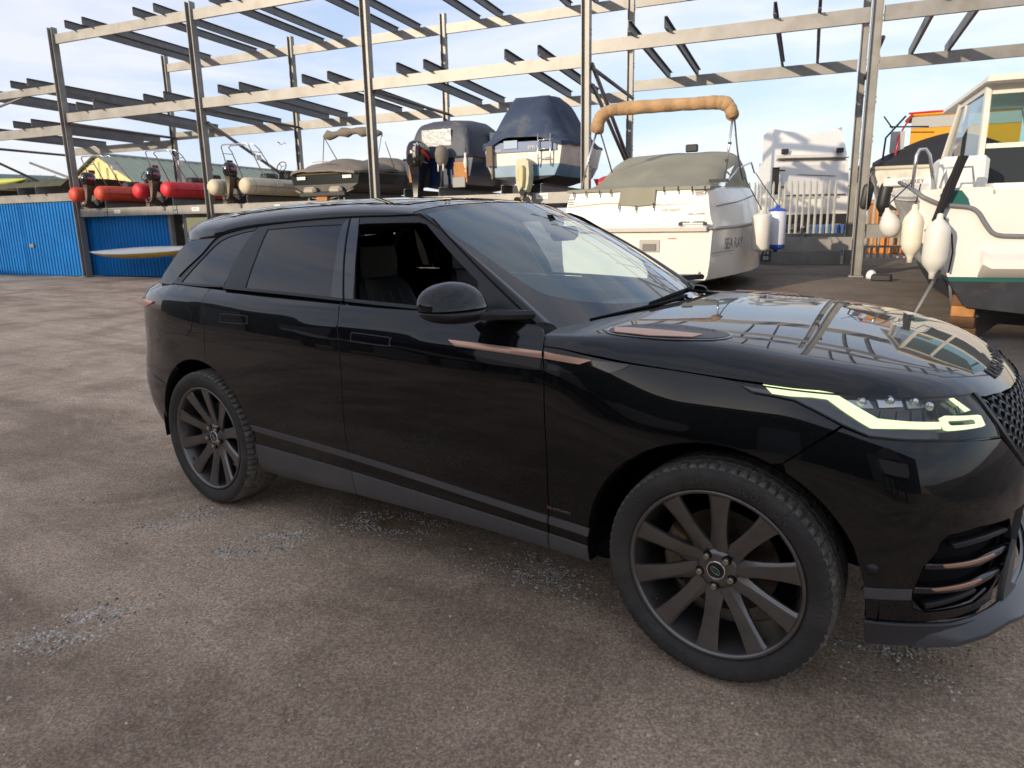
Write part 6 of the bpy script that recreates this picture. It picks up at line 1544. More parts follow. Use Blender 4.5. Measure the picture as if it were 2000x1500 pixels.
# ---- grey-covered sports boat ----
b = Boat('sports_boat', 'black sports boat under a creased grey canvas cover with bimini frame', rk(9.72, .1, 2.38), RN, 'boat')
b.hull(5.4, 2.25, [(.0, -.08), (.62, .02), (.94, .22), (1.0, .50)], [ANTI, mat('stained_black_hull', (.03, .028, .024), rough=.35, stain=(.12, .085, .05), sscale=3, samt=.6), mat('gloss_black_hull', (.010, .014, .014), rough=.2, coat=.4)], taper=.35, sheer=.22)
b.deckline(.028, mat('olive_strip', (.10, .085, .04), rough=.6))
b.cover([(-.12, 1.02, .52, .62), (.3, 1.12, .56, .80), (1.0, 1.14, .60, .95), (2.0, 1.12, .64, .86), (2.9, 1.05, .68, 1.12), (3.6, .88, .72, 1.10), (4.5, .55, .78, .90), (5.2, .18, .82, .80)], GREYC, seed=2, wr=.075, ex=2.2)
b.tube([(-.30, -.07, .80), (-.05, -.09, .815), (.3, -.07, .78)], .018, mat('cover_scuff', (.55, .54, .50), rough=.8), 'hem_scuff', 5)
for sg in (-1, 1):
    b.box((sg*.75, -.03, .40), (.28, .02, .08), SGN, 'registration_plate'); b.box((sg*.42, -.10, .06), (.42, .20, .20), mat('jet_grey', (.34, .31, .25), rough=.5), 'jet_nozzle', bev=.07)
b.box((0, -.06, -.04), (1.5, .22, .14), BLK, 'swim_step', bev=.03); b.box((0, -.12, -.18), (.34, .14, .14), WOOD, 'keel_block')
b.tube([(-.95, -.05, .08), (-.4, -.08, -.12), (0, -.08, -.2), (.4, -.08, -.12), (.95, -.05, .08)], .02, mat('pale_trim', (.3, .25, .18), rough=.6), 'hull_seam', 5)
for x in (-.55, .62): b.box((x, .0, -.20), (.05, .08, .32), GALVD, 'cradle_post')
# bimini, folded
mb = MB(); pts = []
for k in range(13):
    q = k/12; pts.append(b.P(-.95+1.9*q, 1.35+.1*q, 1.62+.10*math.sin(math.pi*q)+.02*math.sin(k*2.1)))
mb.tube(pts, [.05]+[.11+.035*math.sin(k*1.7) for k in range(1, 12)]+[.04], 10); mb.build('bimini_roll', GREYC, b.root, smooth=True)
for a in (((-.95, 1.35, 1.62), (-.80, 1.0, .75)), ((-.95, 1.35, 1.62), (-.78, 1.9, .75)), ((.95, 1.45, 1.62), (1.0, 1.0, .70)), ((.95, 1.45, 1.62), (1.02, 1.9, .70))): b.tube(list(a), .014, SS if a[0][0] > 0 else GALVD, 'bimini_pole', 6)
# ---- blue cabin cruiser with canopy ----
b = Boat('cabin_boat', 'navy blue hulled boat with slate canvas canopy and large outboard', rk(13.0, .45, 2.42), RN, 'boat')
b.hull(5.6, 2.0, [(.0, -.06), (.64, .06), (.90, .26), (1.0, .72)], [ANTI, NAVY, NAVY], taper=.35, sheer=.25)
b.deckline(.03, mat('dark_rub', (.03, .03, .035), rough=.6)); b.deck(WGEL, i0=9)
b.box((-.66, -.03, .36), (.34, .04, .42), WOOD, 'transom_board'); b.box((.66, -.03, .34), (.36, .04, .50), WOOD, 'transom_board'); b.box((.62, -.06, .10), (.34, .04, .24), mat('grey_panel', (.25, .26, .26), rough=.5), 'transom_panel')
def canopy():
    secs = [(.06, .84, .66, .70), (.10, .84, 1.10, .70), (.16, .85, 1.45, .70), (.24, .86, 1.60, .72), (.45, .88, 1.66, .74), (1.0, .90, 1.72, .78), (1.7, .91, 1.74, .80), (2.1, .90, 1.66, .82), (2.5, .88, 1.36, .84), (2.9, .84, 1.06, .88)]
    V = []; n = 26
    for y, hw, zt, zb in secs:
        for j in range(n+1):
            a = math.pi*j/n; e = 4.5; cx = math.copysign(abs(math.cos(a))**(2/e), -math.cos(a)); sz = abs(math.sin(a))**(2/e)
            z = zb+(zt-zb)*sz; P = (hw*cx*(1-.10*sz), y+.02*noise.noise(Vector((cx*3, z*3, y))), z+.02*noise.noise(Vector((cx*4, y*3, 9)))); V.append(b.P(P[0]+.015*noise.noise(Vector((z*6, y*5, 2))), P[1], P[2]))
    F = [(i*(n+1)+j, i*(n+1)+j+1, (i+1)*(n+1)+j+1, (i+1)*(n+1)+j) for i in range(len(secs)-1) for j in range(n)]
    # rear panel filled from the first strong section down to the transom
    b0 = len(V)
    k = 2*(n+1); m_ = 8
    for q in range(m_+1):
        for j in range(n+1):
            T = V[3*(n+1)+j]; zl = .60+.0*j; f_ = q/m_
            V.append(Vector((T.x, T.y, T.z))+(b.P(0, 0, 0)-b.P(0, .2, 0))*min(1, f_*3)*.6+Vector((0, 0, (b.o.z+zl-T.z)*f_))+b.f*.02*noise.noise(Vector((j*.35, f_*3, 4))))
    F += [(b0+q*(n+1)+j, b0+q*(n+1)+j+1, b0+(q+1)*(n+1)+j+1, b0+(q+1)*(n+1)+j) for q in range(m_) for j in range(n)]
    return mesh('canopy', V, F, SLATEC, b.root, auto=50)
canopy()
PV = mat('canopy_window', (.42, .43, .42), rough=.2, bump=.4, bscale=8)
b.box((-.06, .085, 1.22), (.84, .012, .40), PV, 'rear_window'); b.box((.90, 1.55, 1.24), (.012, .60, .36), PV, 'side_window')
mb = MB(); mb.loft([[b.P(x, y, z) for x, z in ((-w_, .84), (-w_*.85, h_), (0, h_+.06), (w_*.85, h_), (w_, .84))] for y, w_, h_ in ((2.5, .88, 1.15), (3.2, .78, 1.1), (4.2, .55, 1.02), (5.1, .2, .98))], closed=False, caps=True); mb.build('foredeck', WGEL, b.root, auto=40)
def fender(name, label, top, L_, r0, m, group, capm=None, rope=None, ropetop=None, lean=(0, 0), cyl=False):
    root = empty(name, tuple(top)); tag(root, label, 'fender', group); top = Vector(top); ax = Vector((lean[0], lean[1], -1)).normalized()
    prof = [(.012, -.01), (.03, .0), (.035, .05), (r0*.55, .09), (r0*.88, .14), (r0, .20), (r0*1.0, L_-.20), (r0*.88, L_-.13), (r0*.5, L_-.07), (.035, L_-.03), (.03, L_+.03), (.0001, L_+.035)]
    if cyl: prof = [(.012, -.01), (.03, .0), (.035, .04), (r0*.6, .055), (r0*.92, .075), (r0, .10), (r0, L_-.10), (r0*.92, L_-.075), (r0*.6, L_-.055), (.035, L_-.04), (.03, L_), (.0001, L_+.005)]
    MB().lathe(prof, top, ax, 20).build('body', m, root, smooth=True)
    if capm:
        MB().lathe([(.0125, -.012), (.034, -.002), (.038, .036), (r0*.62, .050), (r0*.94, .070), (r0+.004, .098)], top, ax, 20).build('end_cap', capm, root, smooth=True)
        MB().lathe([(r0+.004, L_-.13), (r0+.004, L_-.098), (r0*.94, L_-.07), (r0*.62, L_-.05), (.038, L_-.036), (.034, L_+.003), (.0001, L_+.007)], top, ax, 20).build('end_cap', capm, root, smooth=True)
    if ropetop is not None: MB().tube([top, (top+Vector(ropetop))/2+Vector((0, 0, -.01)), ropetop], .008, 6).build('rope', rope or ROPE, root, smooth=True)
    return root
fender('boat_fender', 'small white fender hanging from the canopy of the navy blue boat', b.P(.80, -.02, .80), .45, .055, FEND, 'boat fenders', ropetop=b.P(.78, .05, .95))
ob = outboard('outboard_motor', 'large black outboard with red swoosh, tallest motor on the racks', b.P(-.34, -.12, .40), b.f, 1.42, tilt=R(-6), big=True)
RDCL = mat('red_decal', (.55, .02, .03), rough=.3)
V, F = text_geo('MERCURY', .105, spacing=.98)
mesh('brand_lettering', [ob.side(-.21+v.x*.92, .365+v.y*.9-.10*v.x) for v in V], F, LTW, ob.root)
def sw_(pts, fn): mesh('swoosh', [fn(*q) for q in pts], [(i, i+1, len(pts)-2-i, len(pts)-1-i) for i in range(len(pts)//2-1)], RDCL, ob.root)
sw_(((-.43, .315), (-.34, .31), (-.25, .295), (-.15, .265), (-.06, .22), (.0, .175), (.035, .12), (.035, .09), (-.02, .13), (-.08, .165), (-.17, .205), (-.26, .235), (-.35, .255), (-.43, .26)), ob.side)
V, F = text_geo('FOURSTROKE', .026); mesh('lettering', [ob.side(-.20+v.x, .115+v.y) for v in V], F, LTW, ob.root)
V, F = text_geo('75', .075); mesh('number', [ob.stern(-.085+v.x, .31+v.y, .006) for v in V], F, RDCL, ob.root)
mesh('red_panel', [ob.stern(-.135, .27), ob.stern(-.05, .27), ob.stern(-.05, .285), ob.stern(-.135, .285)], [(0, 1, 2, 3)], RDCL, ob.root)
mesh('reflector_strip', [ob.stern(x, z) for z in (.08, .16, .24, .32, .40) for x in (.045, .085)], [(2*i, 2*i+1, 2*i+3, 2*i+2) for i in range(4)], mat('satin_strip', (.5, .48, .42), rough=.3), ob.root)
# covered auxiliary motor beside it
b2 = Boat('covered_motor', 'small outboard under a grey cover on the navy blue boat', b.P(.22, -.10, .55), RN, 'outboard motor')
mb = MB(); mb.loft([[b2.P(hx*math.cos(a), -.08+hy*math.sin(a), z) for a in [2*math.pi*k/12 for k in range(12)]] for z, hx, hy in ((-.05, .09, .10), (.08, .15, .18), (.25, .17, .2), (.38, .13, .16), (.45, .06, .08))], caps=True); mb.build('motor_cover', GREYC, b2.root, auto=60)
b2.tube([(0, -.1, 0), (0, -.12, -.55)], .04, BLK, 'leg'); b2.tube([(-.07, -.16, .0), (-.07, -.16, -.18)], .02, SGN, 'bracket_pin'); b2.tube([(.07, -.16, .0), (.07, -.16, -.18)], .02, SGN, 'bracket_pin')
# ---- white and blue cruiser in berth 59 ----
b = Boat('motor_cruiser', 'white and light blue cruiser with tall navy cover on the rack near berth 59', rk(15.55, -.10, 2.42), RN, 'boat')
b.hull(5.6, 1.95, [(.0, -.02), (.66, .10), (.80, .14), (.93, .40), (1.0, .90)], [ANTI, ANTI, LBLUE, STAIN], taper=.35, sheer=.25, rise=.45)
b.deckline(.03, mat('blue_rub', (.05, .09, .15), rough=.6))
b.cover([(-.10, .98, .86, 1.10), (.25, 1.02, .90, 1.66), (.7, 1.03, .93, 2.0), (1.35, 1.03, .95, 2.06), (2.2, 1.02, 1.0, 2.00), (2.9, .95, 1.02, 1.65), (3.7, .8, 1.05, 1.35), (4.7, .42, 1.1, 1.22), (5.3, .1, 1.15, 1.16)], NAVYC, seed=7, wr=.05, ex=30, droop=.02)
b.box((0, -.025, .80), (1.7, .02, .22), mat('blue_panel', (.04, .10, .24), rough=.4), 'transom_panel'); b.box((-.28, -.05, .86), (.34, .02, .18), mat('pale_blue', (.30, .40, .52), rough=.5), 'name_plate')
b.text('EMILY', .10, (.28, -.045, .78), LTW, off=.006); b.text('JENNY', .08, (-.62, -.045, .74), LTW, off=.006)
# stern ladder
for x in (.42, .72): b.tube([(x, -.05, .34), (x, -.10, .50), (x, -.10, 1.05)], .016, SS, 'ladder_rail')
for z in (.52, .72, .92): b.tube([(.42, -.10, z), (.72, -.10, z)], .013, SS, 'ladder_rung')
# sterndrive
mb = MB(); CR = mat('drive_cream', (.48, .47, .34), rough=.5, stain=(.3, .27, .15), sscale=5)
mb.loft([[b.P(.10+hx*c0, yy, z) for c0, yy in ((-1, -.04), (-.9, -.30), (.9, -.30), (1, -.04))] for z, hx in ((.52, .10), (.46, .17), (.2, .19), (-.05, .16), (-.22, .10))], caps=True); dr = mb.build('sterndrive', CR, b.root, auto=35)
mb = MB(); mb.loft([[b.P(.10+hx*c0, -.33+yy, z) for c0, yy in ((-1, -.01), (-.6, -.06), (.6, -.06), (1, -.01), (.6, .07), (-.6, .07))] for z, hx in ((.36, .05), (.30, .085), (.05, .08), (-.12, .05))], caps=True); mb.build('drive_cover', mat('drive_yellow', (.50, .44, .20), rough=.5), dr, auto=35)
mb = MB(); C_ = b.P(.14, -.42, -.36)
mb.tube([b.P(.12, -.18, -.18), b.P(.12, -.25, -.42)], [.07, .04], 8); mb.tube([b.P(.14, -.10, -.36), b.P(.14, -.44, -.36)], [.02, .05], 8)
mb.build('drive_leg', PROP, dr)
mb = MB()
for k in range(3):
    a0 = 2*math.pi*k/3+math.pi/2; d = b.x*math.cos(a0)+Vector((0, 0, 1))*math.sin(a0); t_ = -b.x*math.sin(a0)+Vector((0, 0, 1))*math.cos(a0)
    mb.loft([[C_+d*rr_+t_*wd+b.f*wd*.5, C_+d*rr_-t_*wd-b.f*wd*.5] for rr_, wd in ((.04, .04), (.11, .085), (.17, .08), (.21, .03))], closed=False)
mb.lathe([(.0001, -.06), (.03, -.05), (.04, .03)], C_, -b.f, 10); mb.build('propeller', BLK, dr)
b.box((-.80, -.06, .62), (.16, .14, .46), mat('rust_bracket', (.16, .12, .09), rough=.8), 'motor_bracket')
b.tube([(-.78, -.04, .55), (-.76, -.045, .10)], .03, mat('stain_brown', (.30, .22, .12), rough=.8), 'drain_stain', 5)
b.box((0, .5, -.14), (.7, .6, .18), BLK, 'keel_chock')
b3 = Boat('motor_boat', 'red hulled boat glimpsed behind the tan bimini of the white cruiser', rk(17.75, .2, 1.95), RN, 'boat')
b3.hull(3.6, 1.15, [(.0, 0), (.7, .1), (1.0, .5)], [ANTI, mat('red_gel', (.50, .04, .06), rough=.4)]); b3.deck(mat('pink_deck', (.55, .25, .28), rough=.5))
b3.cover([(0, .5, .5, .56), (1.2, .52, .52, .72), (2.4, .4, .6, .7), (3.4, .1, .7, .72)], mat('red_canvas', (.42, .04, .06), rough=.8, bump=.3), seed=3)

# ---- big white cruiser on the ground ----
WF = Vector((math.sin(R(-8)), math.cos(R(-8)), 0))
wo = (Vector((-.15, 8.09, 0))+Vector((-2.62, 7.35, 0)))/2; wo = Vector((wo.x, wo.y, .0))
b = Boat('white_cruiser', 'large white sports cruiser with olive cover and folded tan bimini beside the rack', wo, WF, 'boat'); WC = b
HB = 1.28
WG = mat('cruiser_white', (.76, .735, .68), rough=.22, coat=.3, var=.03, vscale=1.5, stain=(.66, .60, .50), sscale=1.6, samt=.35)
b.hull(7.0, 2*HB, [(.0, .34), (.80, .50), (.93, .56), (.955, .62), (.975, .80), (1.0, 1.37)], [ANTI, ANTI, WG, WG, WG], taper=.42, sheer=.34, rise=.55, bulge=.24)
# moulded topsides above the rub rail: transom wall and sides
b.deckline(.030, mat('rub_grey', (.34, .33, .31), rough=.5), up=-.0)
up_ = []; n = 20
def sheerz(q): return 1.37+.34*q**1.8
def bfac(q):
    tt = max(0, (q-.42)/.58); return (1-tt**2.3)**.75*(1+.24*math.sin(math.pi*min(1, q/.85))) if q < 1 else 0
rings = []
for i in range(n+1):
    q = i/n*.96; hw = HB*max(bfac(q), .02); y = q*7.0; zs = sheerz(q); hh = interp([(0, .66), (.35, .66), (.6, .42), (.96, .12)], q)
    rings.append([b.P(-hw+.0, y+(.10 if i == 0 else 0), zs)]+[b.P(-(hw-d), y+(yo if i == 0 else 0), zs+hh*g_) for d, g_, yo in ((.05, .3, .03), (.10, .75, .09), (.15, .95, .12), (.22, 1.0, .14))]+[b.P((hw-d), y+(yo if i == 0 else 0), zs+hh*g_) for d, g_, yo in ((.22, 1.0, .14), (.15, .95, .12), (.10, .75, .09), (.05, .3, .03))]+[b.P(hw, y+(.10 if i == 0 else 0), zs)])
mb = MB(); mb.loft(rings, closed=False); m_ = len(rings[0]); mb.add(rings[0], [tuple(range(m_))[::-1]]); mb.build('topsides', WG, b.root, auto=28)
# slanted transom lower ledge
mb = MB(); mb.loft([[b.P(x, -.07, 1.33), b.P(x, -.10, 1.39), b.P(x, .04, 1.45), b.P(x, .12, 1.33)] for x in (-1.2, -.6, 0, .6, 1.2)], caps=True); mb.build('transom_ledge', WG, b.root, auto=30)
# wavy tan stripe
def stripe(z0, h_, m, nm, amp=.035):
    V = []; n = 40
    for i in range(n+1):
        x = -1.20+2.28*i/n; z = z0+amp*math.sin((x+1.2)*2.6-.6)*(1 if x < .55 else .4); V += [b.P(x, .028+.095*(z-1.39)/.6-.012, z), b.P(x, .028+.095*(z-1.39)/.6-.012, z+h_)]
    return mesh(nm, V, [(2*i, 2*i+2, 2*i+3, 2*i+1) for i in range(n)], m, b.root)
TP = .03
stripe(1.755, .022, GSTR, 'tan_stripe'); stripe(1.730, .009, mat('pale_stripe', (.5, .42, .32), rough=.4), 'pale_stripe')
b.text('SSR144479', .070, (.60, .060, 1.665), mat('letter_faint', (.38, .36, .34), rough=.5), up=(0, .1, 1), off=.02)
# side lettering
qv = .12; hwv = HB*bfac(qv); 
text_on('name_lettering', 'SEA RAY', .26, b.P(HB*1.128, 1.10, 1.10), (b.f+b.x*.14), (0, 0, 1), mat('letter_bronze', (.16, .13, .10), rough=.4), b.root, off=.004)
# handles, cleats, vents
b.tube([(.80, -.10, 1.445), (.80, -.13, 1.475), (1.18, -.13, 1.475), (1.18, -.10, 1.445)], .014, SS, 'grab_handle'); 
for x in (.80, 1.18): b.box((x, -.105, 1.445), (.055, .05, .055), BLK, 'handle_foot')
b.tube([(.88, .03, 1.60), (1.14, .03, 1.60)], .008, SS, 'grab_handle', 5)
for k in range(4): b.box((1.06, .105, 1.965-.03*k), (.20-.02*k, .02, .013), BLK, 'vent_slot')
for k in range(3): b.box((-1.13+.0*k, .09, 1.88-.04*k), (.11, .02, .012), BLK, 'vent_slot')
b.box((.28, -.005, 1.10), (.34, .02, .20), mat('recess_grey', (.40, .37, .33), rough=.5), 'shower_hatch', bev=.01); b.box((.28, -.02, 1.08), (.22, .02, .11), mat('hatch_dark', (.16, .15, .14), rough=.6), 'hatch_door')
b.box((.65, .0, 1.22), (.14, .02, .016), mat('red_mark', (.60, .16, .10), rough=.5), 'warning_label')
b.tube([(1.10, -.035, .66), (1.10, -.04, .70)], .012, SS, 'drain_plug')
for k in range(3): b.tube([(HB*.985+.01*k, .10, .88+.05*k), (HB*1.10+.01*k, .95, .89+.05*k), (HB*1.175+.01*k, 1.9, .90+.05*k)], .006, mat('hull_pinstripe', (.3, .28, .25), rough=.5), 'hull_pinstripe', 4)
# olive cover with straps
def ocover():
    V = []; F = []; nx, ny = 44, 40
    prof = [(.10, 1.20, 2.03, 2.04), (.6, 1.21, 2.04, 2.16), (1.2, 1.21, 2.05, 2.32), (2.0, 1.30, 2.06, 2.55), (2.7, 1.36, 2.08, 2.74), (3.05, 1.36, 2.10, 2.80), (3.2, 1.33, 2.08, 2.70), (3.6, 1.05, 2.02, 2.20), (4.3, .90, 1.96, 2.02)]
    for i in range(ny+1):
        y = .10+4.2*i/ny; g_ = [interp([(q[0], q[k]) for q in prof], y) for k in (1, 2, 3)]
        for j in range(nx+1):
            v = -1+2*j/nx; a = abs(v); z = g_[1]+(g_[2]-g_[1])*((1-a**(1.2+9*_ss(.4, 2.9, y))))*(1-.04*a)
            z += .018*noise.noise(Vector((v*3, y*2, 1)))+.02*max(0, 1-abs(v+.05)*6)*max(0, 1-abs(y-1.3)); V.append(b.P(g_[0]*v, y, z))
    m_ = nx+1; F = [(i*m_+j, i*m_+j+1, (i+1)*m_+j+1, (i+1)*m_+j) for i in range(ny) for j in range(nx)]
    b0 = len(V); edge = [j for j in range(m_)]+[i*m_+nx for i in range(1, ny+1)]+[ny*m_+j for j in range(nx-1, -1, -1)]+[i*m_ for i in range(ny-1, 0, -1)]
    for e in edge: V.append(V[e]+Vector((0, 0, -.05))-b.f*.015)
    k = len(edge); F += [(edge[i], edge[(i+1) % k], b0+(i+1) % k, b0+i) for i in range(k)]
    return mesh('boat_cover', V, F, OLIVEC, b.root, auto=60)
ocv = ocover()
mesh('cover_flap', [b.P(-.25, .085, 2.02), b.P(.34, .085, 2.02), b.P(.33, .035, 1.76), b.P(.03, .03, 1.74), b.P(-.27, .035, 1.77), b.P(.04, .05, 1.88)], [(0, 5, 4), (0, 1, 5), (1, 2, 5), (2, 3, 5), (3, 4, 5)], OLIVEC, ocv)
strx = [(-1.08, 1.98), (-.86, 1.99), (-.62, 2.0), (-.42, 2.0), (.47, 2.01), (.70, 2.01), (.92, 2.0), (1.12, 2.0), (-.26, 1.76), (.03, 1.73), (.32, 1.76)]
for x, z in strx:
    b.box((x, .030+.055*(z > 1.9), z-.02), (.018, .012, .09), BLK, 'strap'); b.box((x, .025+.055*(z > 1.9), z-.075), (.022, .014, .035), SS, 'strap_buckle')
# bimini: tan rolled canvas on two poles
pp = [(-.96, 0, 3.08), (-.94, 0, 3.22), (-.86, 0, 3.34), (-.68, 0, 3.40), (-.3, 0, 3.41), (.25, 0, 3.40), (.75, 0, 3.385), (1.08, 0, 3.375), (1.24, 0, 3.34), (1.32, 0, 3.25), (1.35, 0, 3.16)]
pp = smoothline([(q[0], q[2]) for q in pp], 3); n = len(pp)
pp = smoothline(pp, 3); n = len(pp)
mb = MB(); mb.tube([b.P(x, .92+.02*math.sin(i*1.1), z) for i, (x, z) in enumerate(pp)], [.05]+[.108+.006*math.sin(i*.21)+.014*noise.noise(Vector((i*.16, 0, 0))) for i in range(1, n-1)]+[.06], 16); mb.build('bimini_roll', TANC, b.root, auto=60)
b.tube([(-1.22, .80, 2.04), (-1.10, .86, 2.6), (-.97, .92, 3.06)], .019, SS, 'bimini_pole'); b.tube([(1.28, .85, 2.16), (1.33, .88, 2.70), (1.36, .92, 3.14)], .019, SS, 'bimini_pole')
b.tube([(-.93, .96, 3.1), (-.95, 1.5, 2.65), (-.98, 1.9, 2.35)], .014, GALVD, 'bimini_pole'); b.tube([(1.38, .95, 3.12), (1.40, 1.2, 2.7), (1.42, 1.35, 2.45), (1.36, 2.3, 2.2)], .014, GALVD, 'bimini_strap')
for q in ((1.30, .865, 2.45), (1.335, .885, 2.72)): b.box(q, (.05, .05, .04), BLK, 'pole_joint')
for q in ((-1.16, .83, 2.3), (-1.03, .90, 2.82)): b.box(q, (.05, .05, .04), BLK, 'pole_joint')
b.box((1.20, .80, 2.13), (.30, .12, .05), BLK, 'pole_bracket')
# radar-like box, windscreen frame, aerial, side glass
b.box((.20, 3.3, 2.90), (.24, .1, .15), BLK, 'searchlight', bev=.02); b.tube([(1.22, 3.4, 2.2), (1.05, 3.1, 3.1)], .008, SS, 'aerial', 5)
mb = MB(); mb.loft([[b.P(1.20+dx, y, z) for dx, z in ((0, z0), (-.02, z1))] for y, z0, z1, dx in ((.9, 2.02, 2.06, .10), (1.6, 2.04, 2.34, .18), (2.6, 2.06, 2.50, .26), (3.2, 2.06, 2.35, .24))], closed=False); mb.build('side_screen', glassmat('boat_glass', (.72, .70, .66), 1.0), b.root)
b.tube([(1.30, .9, 2.08), (1.38, 1.6, 2.36), (1.45, 2.6, 2.52), (1.42, 3.3, 2.37)], .015, SS, 'screen_frame')
b.tube([(1.27, .35, 1.72), (1.42, 1.5, 1.80), (1.52, 2.8, 1.94)], .012, mat('sweep_stripe', (.33, .29, .25), rough=.4), 'sweep_stripe', 5)
# trailer under the cruiser
tr = empty('boat_trailer', tuple(b.P(0, 2, 0))); tag(tr, 'dark steel trailer and chocks carrying the large white cruiser', 'trailer')
for x in (-.5, .5): MB().bar(b.P(x, .25, .30), b.P(x*.3, 6.6, .34), .09, .12).build('chassis_rail', GALVD, tr)
for y in (.6, 2.6, 4.6): MB().bar(b.P(-.95, y, .28), b.P(.95, y, .28), .08, .08).build('cross_member', GALVD, tr)
for x in (-.85, .85):
    for y in (3.6, 4.4): MB().lathe([(.0001, -.09), (.16, -.09), (.17, -.07), (.30, -.08), (.32, 0), (.30, .08), (.17, .07), (.0001, .07)], b.P(x, y, .32), b.x, 22).build('wheel', BLK, tr, auto=40)
MB().box(b.P(0, .6, .18), (1.2, .5, .34), mx_=Matrix.Rotation(R(8), 3, 'Z')).build('keel_chock', BLK, tr)
# fenders on its quarter
fr = b.P
BCAP = mat('fender_blue', (.02, .07, .38), rough=.4)
fender('boat_fender', 'cream ribbed fender on the starboard quarter of the white cruiser', fr(1.82, 1.50, 1.64), .74, .15, FEND, 'boat fenders', capm=None, ropetop=fr(1.52, 1.4, 2.2), cyl=True)
fender('boat_fender', 'white fender with blue ends beside the cream one on the white cruiser', fr(2.03, 1.9, 1.72), .80, .15, mat('fender_bluewhite', (.62, .66, .74), rough=.35), 'boat fenders', capm=BCAP, ropetop=fr(1.60, 2.1, 2.3), cyl=True)

# ---- orange boat with black cover, next bay ----
ob0 = rk(24.35, .15, 1.62)
b = Boat('work_boat', 'white boat with orange canopy, black cover and grab frame, berthed beyond the paired posts', ob0, RN, 'boat')
b.hull(5.4, 2.9, [(.0, -.15), (.66, .0), (.84, .22), (1.0, .80)], [mat('worn_antifoul', (.16, .13, .08), rough=.8, var=.4, vscale=3), WGEL, STAIN], taper=.3, sheer=.3)
b.deckline(.04, mat('cream_rub', (.5, .46, .36), rough=.6))
b.cover([(.15, 1.36, .86, .92), (.5, 1.38, .90, 1.12), (1.1, 1.38, .98, 1.50), (1.8, 1.34, 1.0, 1.42), (2.6, 1.2, 1.0, 1.25)], BLKC, seed=12, wr=.03, ex=1.5, droop=.16)
ORC = mat('orange_canvas', (.78, .33, .02), rough=.7, bump=.2, bscale=5); PVC = mat('clear_panel', (.42, .42, .40), rough=.3)
b.box((.22, 1.75, 1.90), (1.95, 1.1, .10), ORC, 'canopy_top', bev=.04); b.box((.22, 1.19, 1.74), (1.90, .02, .22), PVC, 'canopy_window'); b.box((.22, 1.21, 1.42), (1.90, .03, .46), ORC, 'canopy_curtain')
for x0_, x1_ in ((-1.25, -.85), (1.2, 1.15)):
    b.tube([(x0_, .6, 1.0), (x0_+.05*(x0_ < 0), .95, 1.45), (x1_, 1.2, 1.88)], .02, BLK if x0_ < 0 else SS, 'frame_tube')
b.tube([(-1.02, .75, 1.02), (-.95, 1.0, 1.5), (-.74, 1.15, 1.90)], .018, RDCL, 'frame_tube'); b.tube([(-.80, 1.2, 1.93), (1.15, 1.2, 1.97)], .02, RDCL, 'frame_tube'); b.tube([(-1.15, .9, 1.66), (-.45, .9, 1.62)], .016, BLK, 'frame_tube')
b.tube([(-1.10, .85, 1.62), (-1.28, .8, 1.86)], .014, BLK, 'aerial'); b.box((-.98, 1.0, 1.36), (.26, .02, .42), PVC, 'side_curtain')
b.box((-1.0, .1, .62), (.7, .06, .34), WGEL, 'quarter_panel', bev=.03)
b.box((-.5, -.06, .52), (1.5, .08, .16), WGEL, 'transom_cap', bev=.02); b.text('OSPREY', .11, (-.75, -.105, .52), LTD)
for k in range(2): fender('boat_fender', ('black fender hanging lowest behind the paired posts', 'black fender against the hull of the orange canopied boat')[k], b.P(-1.50+.34*k, -.08+.1*k, .62), .72, .12, mat('fender_black', (.02, .02, .022), rough=.5), 'boat fenders', ropetop=b.P(-1.3, .2, .92), lean=(-.12, 0))
b.box((0, .3, -.30), (.9, .4, .24), BLK, 'keel_chock')

# ---- white and green boat at the right edge ----
RF = Vector((math.sin(R(-12)), math.cos(R(-12)), 0)); rx_ = RF.cross(Vector((0, 0, 1)))
ro = Vector((3.05, 6.55, 0))+rx_*1.35
b = Boat('fishing_boat', 'white and green pilothouse fishing boat at the right edge, propped on blocks', ro, RF, 'boat'); RB = b
GG = mat('green_band', (.012, .105, .090), rough=.4)
b.hull(7.0, 3.3, [(.0, .35), (.64, .46), (.755, .76), (.765, .81), (.87, 1.20), (1.0, 1.74)], [ANTI, ANTI, GG, WG, WG], taper=.30, sheer=.45, rise=.6)
# stepped sheer: grey rubbing strake along the transom, lower in the middle
def zst_(x): return interp([(-1.40, 1.78), (-1.15, 1.62), (-.85, 1.55), (-.60, 1.52), (-.35, 1.30), (-.05, 1.18), (.35, 1.16), (1.4, 1.16)], x)
pts = [(-1.70, 1.4, 1.95), (-1.69, .5, 1.86), (-1.67, .04, 1.79)]+[(x, -.03, z) for x, z in smoothline([(-1.61, 1.73), (-1.45, 1.65), (-1.29, 1.62), (-1.14, 1.60), (-1.04, 1.54), (-.95, 1.40), (-.84, 1.29), (-.57, 1.27), (0, 1.25), (1.6, 1.25)], 3)]
b.tube(pts, .026, mat('strake_grey', (.16, .17, .18), rough=.5), 'rubbing_strake', 8)
